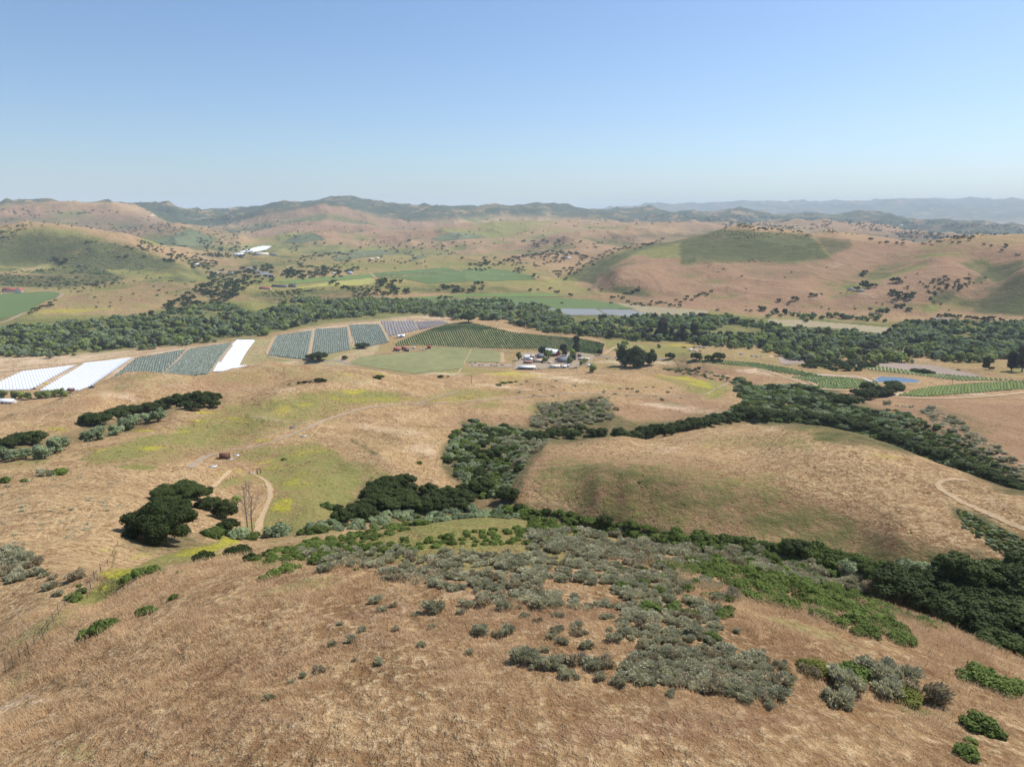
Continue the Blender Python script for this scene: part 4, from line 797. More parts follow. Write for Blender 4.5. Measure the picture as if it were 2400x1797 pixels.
# --- canyon and ravine brush ---
zone('brush', [(1040,1070),(1060,1020),(1100,985),(1160,1000),(1240,1010),(1280,1035),(1240,1070),(1210,1120),(1190,1165),(1110,1165),(1060,1110)], 330, (16, 32), 'green brush filling the canyon', 'brush of the canyon', fac=.36, seed=51, dr=(230, 620))
zone('brush', [(1680,990),(1740,940),(1780,905),(1900,905),(1990,950),(2100,1000),(2220,1060),(2330,1110),(2400,1150),(2400,1165),(2200,1085),(1950,1000),(1800,985)], 900, (12, 26), 'dark green brush covering the far side of the canyon', 'brush of the far canyon side', fac=.36, seed=52, dr=(400, 1100))
zone('brush', [(1960,955),(2100,960),(2230,1010),(2350,1080),(2400,1120),(2330,1110),(2150,1040)], 300, (10, 20), 'loose dark brush high on the brown slope', 'loose brush on the brown slope', fac=.7, seed=53, dr=(400, 1100))
zone('brush', [(1720,880),(1760,900),(1800,930),(1780,960),(1740,940),(1720,905)], 90, (12, 24), 'green brush in the narrow ravine below the terraces', 'brush of the narrow ravine', fac=.36, seed=54, dr=(500, 1200))
zone('brush', [(700,1235),(800,1215),(1000,1190),(1180,1190),(1240,1205),(1180,1225),(960,1235),(760,1250)], 120, (16, 34), 'light green brush in front of the gully oaks', 'light brush of the gully', fac=.4, seed=55, dr=(110, 320), kind='willow_bush')
zone('brush', [(1640,1262),(1760,1285),(1900,1305),(2040,1345),(2080,1335),(1960,1300),(1800,1272)], 70, (30, 60), 'rounded bright bush in the belt below the round hill', 'bright bushes below the round hill', fac=.36, seed=56, kind='bright_bush')
zone('brush', [(2080,1325),(2240,1330),(2400,1340),(2400,1365),(2240,1370),(2100,1360)], 24, (40, 70), 'mid green bush at the back of the canyon oaks', 'bushes behind the canyon oaks', fac=.4, seed=57, dr=(150, 300), kind='willow_bush')
row('brush', [(2100,1440),(2200,1470),(2300,1500),(2400,1545)], 34, (34, 56), 'leafy green bush where the tan grass meets the canyon oaks', 'bushes at the grass edge', hs=.7, seed=58, kind='bright_bush', dr=80)
zone('brush', [(1540,864),(1640,862),(1700,880),(1720,900),(1640,885)], 60, (6, 12), 'low green growth in the narrow swale', 'growth of the swale', fac=.5, seed=59, dr=(800, 1400))
# --- valley trees ---
WL = 'leafy tree in the riverside woods below the terraces'
RIVER = [([(-20,772),(60,770),(160,760),(300,745),(420,730),(520,710),(600,735),(600,800),(520,800),(400,815),(240,830),(130,835),(-20,838)], 1300), ([(600,735),(700,700),(760,725),(860,722),(880,740),(760,750),(640,780),(600,795)], 500), ([(700,705),(1000,705),(1180,705),(1300,725),(1100,735),(1060,745),(900,732),(760,735)], 900),
         ([(1060,735),(1300,735),(1500,755),(1500,800),(1420,792),(1300,785),(1160,750),(1060,750)], 800), ([(1480,745),(1700,745),(1800,770),(1800,785),(1700,775),(1560,770),(1480,765)], 500), ([(1500,780),(1620,785),(1790,790),(1810,815),(1700,822),(1600,800),(1500,800)], 260),
         ([(1780,760),(1880,775),(2080,785),(2120,760),(2260,758),(2420,760),(2420,855),(2300,850),(2060,850),(1900,855),(1830,838),(1790,830)], 1700)]
for i, (p, n) in enumerate(RIVER):
    zone('willow', p, n, (9, 27), 'leafy tree in the broad belt of riverside woods', 'trees of the riverside belt', hs=.9, fac=.36, dr=(1250, 3000), world=True, seed=61+i, metres=True, gaps=-.22)
zone('oak', [(440,690),(470,665),(600,655),(560,690),(520,720),(380,740),(390,715)], 160, (14, 24), 'dark oak on the bank left of the white cliff', 'oaks of the left bank', hs=.8, fac=.36, dr=(1900, 3400), world=True, seed=70, metres=True)
row('willow', [(0,835),(60,832),(120,835),(190,818),(260,815),(320,810)], 15, (18, 28), 'grey-green willow along the edge of the straw field', 'willows along the straw field', hs=.85, seed=71, kind='olive')
FARM = 'farm trees'
for a, l, kd, hs in [((1216,845,15),'tall narrow tree at the left edge of the farmyard','cotton',1.6),((1350,832,22),'tall bare-branched dark tree behind the white-roofed barn','gum',1.),((1320,828,24),'dark tree behind the grey house','darkround',1.),((1270,833,26),'dark tree left of the white-roofed barn','darkround',.9),((1286,838,24),'bright round tree in front of the white-roofed barn','cotton',.9),
   ((1278,850,18),'round tree beside the long tan-roofed shed','cotton',.9),((1323,834,16),'dark tree right of the barn','darkround',1.),((1342,838,20),'round tree beside the small white shed','cotton',1.1),((1335,853,20),'round tree in front of the grey-roofed house','cotton',.9),((1345,844,14),'tree at the corner of the grey-roofed house','darkround',1.),((1372,852,16),'tree below the tan farm wall','cotton',1.),((1362,856,12),'small tree in the farm garden','cotton',1.),((1300,831,20),'tree behind the roof ridge of the barn','cotton',1.),
   ((1390,872,26),'green tree on the knoll right of the farm','cotton',.8),((1405,832,20),'dark round tree by the farm road bend','darkround',.8),((1455,820,26),'olive tree by the parked dark car','olive',.7),((1464,811,20),'green tree above the olive tree by the car','cotton',.7),((1545,815,10),'small grey tree right of the great oak','olive',1.1)]:
    put('willow', a[0], a[1], a[2]*1.25, l, FARM, hs=hs*1.15, kind=kd)
for a, l in [((1466,858,64),'great spreading oak over the corrals'),((1496,860,66),'great oak with green crown over the corrals'),((1487,862,40),'oak in front of the great oak over the corrals'),((1522,855,48),'tall dark oak right of the great oak'),((1515,845,30),'dark oak behind the tall one over the corrals'),
   ((1571,841,26),'round dark tree in the green field right of the corrals'),((1632,844,30),'round dark tree beside the farm track'),((1662,844,22),'dark tree between two others beside the farm track'),((1685,844,32),'broad dark tree at the end of the farm track row')]:
    put('oak', *a, l, 'oaks by the corrals', hs=1.15 if a[1] > 850 else 1., kind='oakround' if a[1] > 850 or a[0] == 1515 else None)
for a in [(1552,795,42,1.15),(1575,795,30,.9),(1600,798,34,1.0),(1628,797,36,1.0),(1540,792,24,.9),(1589,796,22,.8)]: put('oak', a[0], a[1], a[2]*.95, 'tall dark tree in the eucalyptus group by the river', 'eucalyptus group by the river', hs=a[3]*.8, kind='gum')
for a in [(1890,862,24),(1910,862,28),(1935,864,26),(1952,868,22),(1985,868,26),(2010,868,20),(1965,862,24)]: put('oak', *a, 'dark tree in the clump at the head of the pond track', 'trees at the head of the pond track', hs=.7)
for a in [(2310,866,20),(2326,868,14),(2370,870,30),(2395,872,36),(2385,858,22),(2320,850,16)]: put('oak', *a, 'dark tall tree beside the ploughed field at right', 'trees beside the ploughed field', hs=1., kind='gum' if a[2] > 28 or a[0] == 2310 else None)
for a in [(2145,872,24),(2165,874,26),(2180,876,20),(2220,880,10),(2245,868,10)]: put('oak', *a, 'dark oak in the short row above the pond', 'oaks above the pond', hs=.6)
row('oak', [(1900,853),(1960,856),(2030,858),(2060,858)], 9, (20, 30), 'dark tree at the front of the woods above the pond', 'front trees above the pond', hs=.7, seed=72, kind='gum' if False else None)
put('oak', 748,845,44, 'broad dark oak at the corner of the netted fields', hs=.85); put('oak', 728,842,26, 'dark oak beside the broad one at the netted fields', hs=.8); put('oak', 808,842,16, 'small dark tree on the swale by the ring field', hs=.9); put('oak', 850,816,34, 'dark oak clump at the foot of a netted field', hs=.7); put('oak', 1098,756,40, 'tall dark tree behind the crown of the vineyard knoll', hs=1.1)
for a in [(9,932,26),(36,935,26),(50,934,24),(66,936,24),(92,934,24),(110,932,26),(128,930,24),(146,928,28),(152,930,22)]: put('willow', *a, 'round green tree in the row before the white tunnels', 'trees before the white tunnels', hs=.95, kind='cotton')
row('oak', [(74,733),(100,722),(118,714),(135,705)], 6, (9, 13), 'tall dark tree in the slanting row by the green field', 'slanting row of dark trees', hs=1.4, seed=73, dr=1500, kind='far')
zone('oak', [(862,668),(900,655),(960,665),(965,690),(930,702),(900,690)], 26, (12, 19), 'dark oak in the clump under the middle terrace', 'oaks under the middle terrace', fac=.4, seed=74, dr=(1900, 3300), kind='far')
zone('oak', [(1018,688),(1030,665),(1060,662),(1090,680),(1080,688)], 12, (12, 19), 'dark oak in the round clump on the bank', 'oaks of the round clump', fac=.4, seed=75, dr=(1900, 3400), kind='far')
zone('oak', [(1092,665),(1130,662),(1140,685),(1100,685)], 8, (12, 17), 'dark oak in the clump right of the round one', 'oaks right of the round clump', fac=.4, seed=76, dr=(1900, 3400), kind='far')
row('oak', [(775,668),(800,675),(835,690),(845,702)], 9, (10, 16), 'oak on the slope below the yellow field', 'oaks below the yellow field', hs=.8, seed=77, dr=1900, kind='far')
for a in [(1245,682,14),(1262,680,10),(1290,678,12),(1305,686,16),(1335,695,18),(1380,680,10),(1412,680,10),(1435,700,16),(1432,712,10),(1465,690,12),(1480,688,14),(1498,680,10),(1390,622,10),(1252,646,12),(1262,650,8),(1215,632,10),(1218,640,8),(1785,728,26),(1682,728,10),(1760,730,10),(1748,728,8),(1907,694,20),(1862,704,20),(1850,712,12),(1825,706,14),(1925,690,8),(2022,646,18),(2028,640,14),(2100,662,24),(2110,664,14),(2215,650,9),(2252,672,10),(2265,668,12),(2310,652,8),(2245,678,9),(960,566,12),(990,574,10),(1038,578,10),(1083,606,10),(1012,571,8),(850,564,6),(800,572,9),(740,571,8),(760,571,8),(698,579,9),(690,572,8),(223,670,12),(242,664,10),(280,603,8),(296,603,12),(338,603,9),(186,627,9),(203,570,8),(375,652,6),(205,568,9),(2040,725,10),(2072,730,22),(2060,735,20),(1985,745,16),(1890,755,16)]:
    put('oak', *a, 'lone dark oak dotting the slopes across the valley', 'lone oaks across the valley', hs=.85, kind='far')
zone('oak', [(120,602),(158,610),(158,620),(130,618)], 10, (8, 12), 'oak in the dark strip on the green hill', 'oaks of the green hill strip', fac=.4, seed=78, dr=(2500, 4500), kind='far')
row('oak', [(2010,680),(2050,672),(2060,670)], 9, (14, 22), 'dark tree round the ranch house on the right slope', 'trees round the slope ranch house', hs=1.1, seed=79, dr=1800, kind='far')
row('oak', [(2090,690),(2110,692),(2140,692),(2120,700),(2095,706),(2100,715),(2130,728),(2140,736)], 9, (10, 18), 'tree along the farm lane on the right slope', 'trees along the lane', hs=1., seed=80, dr=1600, kind='farc')
row('oak', [(1500,678),(1480,690),(1450,700),(1490,712),(1560,716),(1600,722)], 9, (8, 14), 'tree at the foot of the rounded brown hills', 'trees at the foot of the brown hills', hs=.8, seed=81, dr=1900, kind='far')
row('oak', [(1585,710),(1620,700),(1650,690),(1678,682)], 8, (9, 14), 'oak in the dark diagonal hedge across the brown hill', 'oaks of the diagonal hedge', hs=.8, seed=82, dr=1900, kind='far')
row('oak', [(1325,652),(1360,630),(1400,606),(1440,588),(1500,575),(1560,566)], 6, (7, 11), 'oak along the dark edge of the big hill', 'oaks along the big hill edge', hs=.9, seed=83, dr=2400, kind='far')
row('oak', [(1700,533),(1715,533),(1730,534),(1745,535),(1765,536),(1800,540),(1810,538),(1830,541),(1846,542),(1880,548),(1905,550)], 9, (7, 13), 'tree on the crest of the big hill', 'trees on the big hill crest', hs=.9, seed=84, dr=2800, kind='far')
row('oak', [(2040,563),(2060,564),(2160,569),(2180,568),(2230,567),(2270,568),(2300,573),(2380,584)], 20, (7, 13), 'small tree on the skyline of the right-hand ridge', 'trees on the right-hand ridge', hs=.8, seed=85, dr=2500, kind='far')
row('oak', [(2205,740),(2300,750),(2400,765)], 14, (12, 18), 'roadside tree along the valley highway at right', 'highway trees', hs=.8, seed=86, dr=1400, kind='farc')
row('willow', [(1800,740),(1900,744),(2000,748),(2080,752)], 10, (14, 22), 'tree in the hedge behind the straw-coloured field', 'hedge behind the straw field', hs=.8, seed=87, dr=1500, kind='farc')
zone('oak', [(640,645),(700,625),(850,630),(800,650),(700,658)], 80, (9, 16), 'tree in the dark grove by the valley town', 'grove by the valley town', fac=.36, seed=88, dr=(2600, 5000), kind='far', world=False)
zone('oak', [(480,640),(640,620),(640,660),(560,670),(490,660)], 90, (8, 14), 'tree among the hill houses at left', 'trees among the hill houses', fac=.5, seed=89, dr=(2300, 5000), kind='far')
zone('oak', [(1090,625),(1140,605),(1160,612),(1120,628)], 14, (8, 13), 'tree round the ranch in the middle hills', 'trees round the middle ranch', fac=.4, seed=90, dr=(2800, 5200), kind='far')
row('oak', [(1100,640),(1160,622),(1205,606),(1240,598),(1350,596),(1370,600)], 6, (7, 12), 'oak in the dark line winding through the middle hills', 'oaks of the middle hills line', hs=.9, seed=91, dr=3000, kind='far')
row('oak', [(705,605),(760,600),(830,596)], 5, (7, 11), 'oak in the hedge under the narrow green field', 'hedge under the narrow green field', hs=.9, seed=92, dr=3000, kind='far')
row('oak', [(1260,598),(1320,592),(1370,608),(1350,625),(1300,640),(1320,655)], 7, (8, 13), 'tree in the valley between the middle and big hills', 'trees between the hills', hs=.9, seed=93, dr=2600, kind='far')
zone('oak', [(2400,1350),(2700,1360),(2700,1600),(2420,1540)], 30, (80, 120), 'far', 'far', fac=.3, seed=301, dr=(100, 260), kind='near'); zone('brush', [(2400,1100),(2700,1180),(2700,1260),(2400,1165)], 120, (14, 26), 'far', 'far', fac=.4, seed=302, dr=(300, 900))
# uncounted far cover
for i, (poly, n, w) in enumerate([([(0,560),(560,560),(640,640),(420,600),(0,540)],220,(4,9)), ([(350,600),(480,590),(640,600),(640,640),(500,650)],220,(5,11)), ([(560,580),(1200,560),(1200,620),(640,640)],200,(4,9)), ([(1200,560),(1420,570),(1330,640),(1200,640)],140,(5,10)),
      ([(0,490),(600,500),(860,560),(0,570)],500,(3,6)), ([(640,520),(1600,510),(1500,560),(700,580)],160,(3,6)), ([(1560,500),(2400,530),(2400,575),(1700,530)],1100,(3,6)), ([(2050,570),(2400,580),(2400,600)],10,(5,8)), ([(2180,548),(2400,565),(2400,580),(2200,570)],120,(4,8)),
      ([(150,640),(500,650),(440,700),(200,740)],60,(4,8)), ([(600,690),(850,672),(1480,690),(1400,715),(1000,700)],260,(5,10)), ([(0,660),(120,645),(300,665),(160,690)],60,(4,8)), ([(2150,660),(2280,640),(2290,720),(2180,712)],70,(5,9)), ([(1330,640),(1700,600),(2400,620),(2400,740),(1500,740)],50,(4,7))]):
    zone('oak', poly, n, w, 'far', 'far', fac=.5, seed=200+i, dr=(1600, 14000), kind='far')
zone('brush', [(0,640),(200,620),(300,655),(250,665),(160,675),(60,672),(0,668)], 500, (4, 8), 'far', 'far', fac=.5, seed=230, dr=(2200, 4000)); zone('brush', [(600,690),(640,680),(850,672),(880,705),(700,715)], 400, (4, 8), 'far', 'far', fac=.5, seed=231, dr=(1900, 3300))
zone('brush', [(2296,722),(2300,700),(2370,655),(2400,640),(2400,735)], 300, (4, 8), 'far', 'far', fac=.5, seed=232, dr=(1600, 3300)); zone('brush', [(1180,680),(1450,690),(1440,715),(1250,700)], 300, (4, 8), 'far', 'far', fac=.5, seed=233, dr=(1900, 3300))
zone('brush', [(2240,1190),(2400,1265),(2400,1330),(2260,1240)], 200, (7, 14), 'far', 'far', fac=.6, seed=234, dr=(150, 420), kind='bush_olive')
zone('sage', [(0,560),(180,548),(330,580),(480,640),(200,640),(0,610)], 500, (3, 6), 'far', 'far', fac=.6, seed=235, dr=(2600, 4600)); zone('brush', [(1590,560),(1700,538),(1900,550),(1948,608),(1700,617),(1590,617)], 400, (3, 5), 'far', 'far', fac=.6, seed=236, dr=(2300, 3800))
LIMIT = {'oak': 290, 'willow': 290, 'sage': 290, 'coyote': 290, 'brush': 290}
def grow_all():
    for si, (sp, (nm, cat, near, far, rest_label, rest_name)) in enumerate(SPEC.items()):
        L = sorted(POOL[sp], key=lambda p: -(p['r'] / p['d']) - (10 if p['uniq'] else 0) + (10 if p['label'] == 'far' else 0))
        ind, rest = L[:LIMIT[sp]], L[LIMIT[sp]:]
        print('GROW', sp, len(ind), len(rest))
        for p in ind:
            px = 2 * p['r'] / p['d'] * FPX
            kd = p['kind'] or (near if px > 14 or sp in ('sage', 'coyote') else far)[int(RNG.integers(0, len(near if px > 14 or sp in ('sage', 'coyote') else far)))]
            if sp in ('oak', 'willow') and px < 15 and kd in ('oak', 'cotton', 'olive'): kd = {'oak':'far','cotton':'farc','olive':'faro'}[kd]
            tree = sp in ('oak', 'willow')
            name, cc = nm, cat
            if kd == 'gum': name, cc = 'eucalyptus_tree', 'tree'
            elif kd in ('cotton', 'farc') : name, cc = 'cottonwood_tree', 'tree'
            elif kd == 'dry': name, cc = 'dry_sagebrush', 'sagebrush'
            plant(name, kd, p['x'], p['y'], p['z'], p['r'], p['hs'], p['label'], cc, p['group'], parts=tree and px > 24, trunk='gum_trunk' if kd == 'gum' else 'trunk')
        if rest:
            grp = {}
            for p in rest:
                px = 2 * p['r'] / p['d'] * FPX
                kk = p['kind'] if p['kind'] in ('bush_olive','far','near') else ('near' if (px > 15 and sp in ('sage','coyote','brush')) or px > 20 else 'far')
                if kk == 'bush_olive': kk = 'far'
                grp.setdefault(kk, []).append(p)
            for kk, P in grp.items():
                if kk == 'near': ks = near if sp != 'willow' else ['cotton', 'olive', 'darkround']
                else: ks = far
                protos = []
                for kd in ks:
                    for me_ in ME[kd]:
                        c = PROTO.get(me_.name)
                        if c is None:      # the first plant of this shape becomes a plant of its own
                            p = P.pop(0) if len(P) > 1 else P[0]
                            c = link(nm, me_, loc=(p['x'], p['y'], p['z']), label=p['label'] if p['label'] != 'far' else 'small dark tree on the far slopes', cat=cat, group=p['group'] if p['label'] != 'far' else 'small trees on the far slopes')
                            c.scale = (p['r'], p['r'], p['r'] * p['hs']); PROTO[me_.name] = c
                        protos.append(c)
                lab = rest_label if kk == 'far' else rest_label.replace('covering', 'close by, covering').replace('filling', 'close by, filling').replace('on the slopes', 'on the near slopes')
                stuff(rest_name, lab, 'woods' if sp in ('oak', 'willow') else 'scrub', protos, [(p['x'], p['y'], p['z']) for p in P], np.array([p['r'] for p in P]), hs=.9, seed=si)
PROTO = {}
grow_all()
# --- single big plants ---
def hero(px, py, wpx, label, name='oak_tree', kind='oak_big', hs=1., cat='oak tree', trunk='trunk', rot=0., group=None):
    x, y, z, d = at(px, py); return plant(name, kind, x, y, z, wpx * d / FPX / 2, hs, label, cat, group, rot=rot, trunk=trunk)
hero(386,1268,160, 'huge round dark oak casting a shadow on the grass slope', hs=1.02, rot=.4)
hero(418,1178,120, 'broad flat-topped oak right behind the huge round oak', hs=.66, rot=2.)
hero(462,1170,70, 'oak forming the right half of the flat-topped crown', hs=.8, rot=4.)
hero(490,1192,56, 'small dark oak between the huge oak and the bare tree', kind='oak', hs=.8); hero(528,1215,62, 'dark oak left of the bare tree', kind='oak', hs=1.1, rot=3.); hero(534,1248,54, 'dark lower oak left of the bare tree', kind='oak', hs=.9, rot=5.)
hero(556,1180,34, 'bright green sapling above the dark oaks', 'sapling', 'cotton', .9, 'tree')
for a, l, kd in [((500,1256,58),'light green rounded bush right of the huge oak','bright_bush'),((557,1258,60),'fresh green bush left of the bare trunks','willow_bush'),((590,1262,44),'small fresh green bush under the bare tree','bright_bush'),((560,1300,64),'dark bush on the near side of the gully','oak_bush'),((590,1312,44),'small dark bush beside another in the gully','oak_bush'),((632,1300,36),'dark round bush right of the gully pair','oak_bush'),
                 ((475,1312,52),'round dark bush below the huge oak','oak_bush'),((655,1252,74),'broad green bush right of the curving track','willow_bush'),((745,1250,56),'green bush far right of the curving track','bright_bush'),((708,1252,34),'leafy pale bush between two green bushes','bright_bush'),((765,1190,40),'pale leafy bush left of the gully grove','bright_bush'),
                 ((1904,1572,74),'yellow-green flowering bush at the left of the lower clump','lime'),((2117,1638,76),'yellow flowering bush at the right of the lower clump','lime'),((1994,1586,80),'dark green shrub in the middle of the lower clump','coyote'),((1940,1580,50),'green shrub behind the yellow-green one','coyote'),
                 ((2300,1600,90),'wide green shrub near the right edge, left part','coyote'),((2350,1618,76),'wide green shrub near the right edge, right part','coyote'),((2270,1590,50),'pointed left wing of the wide green shrub','coyote'),((2396,1612,44),'green shrub cut by the right edge','coyote'),((2300,1706,80),'dark glossy shrub alone in the lower right corner','bright_bush'),((2262,1768,58),'low vivid green shrub at the lower right','coyote'),
                 ((2275,1738,26),'tiny green sprig above the low vivid shrub','coyote'),((1960,1322,62),'light green round bush at the foot of the big hill','bright_bush'),((2000,1334,66),'rounded mid green bush at the foot of the big hill','willow_bush')]:
    x, y, z, d = at(*a[:2]); r = a[2] * d / FPX / 2; nm = 'flowering_bush' if kd == 'lime' else 'green_shrub'
    plant(nm, kd, x, y, z, r, .9 if a[1] < 1400 else .85, l, 'bush' if nm == 'flowering_bush' else 'shrub', parts=False)
def bare_tree(px, py, hpx, label, seed):
    rng = np.random.default_rng(seed); x, y, z, d = at(px, py); H = hpx * d / FPX
    r = bpy.data.objects.new('bare_tree', None); COL.objects.link(r); r.location = (x, y, z); tag(r, label, 'tree')
    v, f = tube_path([(0,0,-.3),(.05,0,H*.35),(rng.normal()*.3,0,H*.7),(rng.normal()*.5,.1,H)], [.20,.15,.09,.02], 7); link('trunk', np_mesh('trunk', v, f, True), M['pale_bark'], r)
    P = []
    for i in range(34):
        h = H * rng.uniform(.3, .95); a = rng.uniform(0, 6.28); L = (H - h) * .5 + .8; c, s = math.cos(a), math.sin(a)
        p = [(0,0,h),(c*L*.35,s*L*.35,h+L*.35),(c*L*.6,s*L*.6,h+L*.85)]; P.append(tube_path(p, [.05,.03,.012], 4))
        for j in range(7):
            t = rng.uniform(.3, 1); b = np.array(p[1])*(1-t)+np.array(p[2])*t; q = b + rng.normal(size=3)*[.35,.35,.2] + [0,0,.55]; P.append(tube_path([b, (b+q)/2+rng.normal(size=3)*.05, q], [.018,.012,.006], 3))
    v, f = join(P); link('branches', np_mesh('branches', v, f, True), M['pale_bark'], r)
bare_tree(592,1252,120, 'leafless grey tree with a tall forked trunk by the curving track', 3); bare_tree(581,1248,108, 'thinner leafless tree leaning left beside the forked one', 4)
# ---------- draped ground sheets: fields, roads, tracks ----------
def crop_mat(name, a, b, c=None, s=.4, stripe=None, worn=False):
    k = NT(name); n = k.noise(s, 5, .65); n2 = k.noise(s * .08, 3, .6)
    x = k.mix(k.ramp(n, .32, .68), a, b)
    x = k.mix(k.math('MULTIPLY', k.ramp(n2, .4, .65), .5), x, c or b)
    if stripe:      # planted rows: (heading in degrees, spacing, soil colour)
        h, sp, soil = stripe; mp = k.n('ShaderNodeMapping'); k.put(mp.inputs[0], k.pos()); mp.inputs['Rotation'].default_value = (0, 0, R(h))
        sx = k.n('ShaderNodeSeparateXYZ'); k.put(sx.inputs[0], mp.outputs[0]); w = k.math('SINE', k.math('MULTIPLY', sx.outputs[0], 2 * math.pi / sp))
        x = k.mix(k.ramp(k.math('ADD', w, k.math('MULTIPLY', k.math('SUBTRACT', n, .5), 1.5)), .1, .7, 0, .75), x, soil)
    if worn:      # grass creeps in along the edges and between the wheel ruts
        e = k.attr('across')[0]; q = k.math('ADD', e, k.math('MULTIPLY', k.math('SUBTRACT', k.noise(.9, 5, .7), .5), 1.5)); q2 = k.math('MULTIPLY', k.ramp(k.math('ADD', e, k.math('MULTIPLY', n, .4)), .16, .34, .45, 0), k.ramp(n2, .3, .6))
        x = k.mix(k.math('MAXIMUM', k.ramp(q, .45, .85), q2), x, k.mix(k.ramp(n, .35, .6), (.21,.125,.055), (.46,.31,.15)))
    k.col(x); k.bump(n, .6, .4); return k.m
def sheet(name, poly, mat, dr=(300, 1e9), lift=1., label=None, flatz=None, step=1.6):
    xs = [p[0] for p in poly]; ys = [p[1] for p in poly]
    x0, x1, y0, y1 = min(xs), max(xs), min(ys), max(ys); st = max(step, (x1 - x0) / 420); sy = max(.45, min(st, (y1 - y0) / 14))
    gx = np.arange(x0, x1 + st, st); gy = np.arange(y1, y0 - sy, -sy)
    X, Y = np.meshgrid(gx, gy, indexing='ij'); x, y, z, d, ok = hit(X.ravel(), Y.ravel(), dmin=dr[0], dmax=dr[1])
    lf = lift * (.08 + d * 3.2e-4); z = z + lf if flatz is None else np.full_like(z, flatz)
    x, y, z, ok, d = [q.reshape(X.shape) for q in (x, y, z, ok, d)]
    cx = (X[:-1,:-1] + X[1:,1:]) / 2; cy = (Y[:-1,:-1] + Y[1:,1:]) / 2
    kf = (pdist(poly, cx, cy) > -.25 * st) & ok[:-1,:-1] & ok[1:,:-1] & ok[1:,1:] & ok[:-1,1:]
    dd = np.maximum.reduce([d[:-1,:-1], d[1:,:-1], d[1:,1:], d[:-1,1:]]) / np.minimum.reduce([d[:-1,:-1], d[1:,:-1], d[1:,1:], d[:-1,1:]])
    kf &= dd < 1.12
    if not kf.any(): print('EMPTY', name, label); return None
    me = grid_mesh(name, x, y, z, True, kf); return link(name, me, mat, label=label, kind='structure')
def densify(pts, step=6):
    out = []
    for a, b in zip(pts, pts[1:]):
        n = max(1, int(math.hypot(b[0]-a[0], b[1]-a[1]) / step))
        for i in range(n): f = i / n; out.append((a[0]+(b[0]-a[0])*f, a[1]+(b[1]-a[1])*f))
    out.append(pts[-1]); return out
def track(name, pts, w, mat, label, dr=20., lift=1., jag=.2):
    w = w * (.8 if w < 6 else 1)
    # smooth the surveyed centre line a little
    q = densify(pts, 5); 
    for _ in range(6): q = [q[0]] + [((q[i-1][0]+2*q[i][0]+q[i+1][0])/4, (q[i-1][1]+2*q[i][1]+q[i+1][1])/4) for i in range(1, len(q)-1)] + [q[-1]]
    x, y, z, d, ok = hit([p[0] for p in q], [p[1] for p in q], dmin=dr)
    P = np.stack([x, y], 1)[ok]; d = d[ok]
    T = np.gradient(P, axis=0); T = unit(T); N_ = np.stack([-T[:,1], T[:,0]], 1)
    cols = []
    rng = np.random.default_rng(len(q))
    for s in (-1, -.5, 0, .5, 1):
        j = 1 + jag * rng.normal(size=len(P)) if abs(s) == 1 else 1
        c = P + N_ * (s * w / 2 * j)[:,None] if abs(s) == 1 else P + N_ * s * w / 2
        cols.append(np.stack([c[:,0], c[:,1], ground_z(c[:,0], c[:,1]) + lift * (.05 + d * 3e-4)], 1))
    A = np.stack(cols, 1); me = grid_mesh(name, A[...,0], A[...,1], A[...,2]); at_ = me.attributes.new('across', 'FLOAT_COLOR', 'POINT'); at_.data.foreach_set('color', np.repeat(np.tile(np.array([1,.5,0,.5,1], np.float32), len(P)), 4)); return link(name, me, mat, label=label, kind='structure')
DIRT = crop_mat('pale_dirt', (.33,.235,.14), (.47,.35,.22), (.37,.26,.15), .8, None, True)
GREYDIRT = crop_mat('grey_gravel', (.24,.19,.14), (.35,.285,.21), (.27,.21,.15), 1.2, None, True)
TAR = crop_mat('worn_asphalt', (.20,.20,.21), (.30,.30,.31), None, .5)
VINE = crop_mat('vineyard_green', (.065,.115,.030), (.115,.175,.050), (.09,.14,.04), .12, (20, 7, (.15,.17,.07)))
VINEF = crop_mat('distant_vineyard', (.10,.125,.06), (.16,.17,.085), (.13,.14,.075), .02)
VINE2 = crop_mat('vineyard_light_green', (.10,.15,.035), (.16,.21,.06), (.13,.17,.05), .3)
MEADOW = crop_mat('ring_field_green', (.13,.15,.05), (.23,.235,.095), (.26,.235,.11), .06, (8, 3.2, (.25,.22,.11)))
SOILG = crop_mat('vineyard_floor', (.20,.205,.085), (.33,.29,.15), None, .25)
STRAW = crop_mat('straw_field', (.26,.21,.12), (.36,.29,.17), (.30,.25,.14), .08, (70, 9, (.24,.20,.12)))
PLOUGH = crop_mat('ploughed_field', (.24,.18,.14), (.33,.26,.205), None, .2, (80, 5, (.20,.15,.12)))
PLASTIC = crop_mat('grey_mulched_field', (.16,.175,.175), (.24,.25,.25), None, .2)
YEL = crop_mat('mustard_field', (.26,.25,.06), (.37,.34,.09), (.30,.27,.12), .05)
LAWN = crop_mat('lawn', (.06,.14,.02), (.09,.19,.03), None, .5)
NETG = crop_mat('crop_field_floor', (.165,.175,.145), (.25,.26,.225), None, .3)
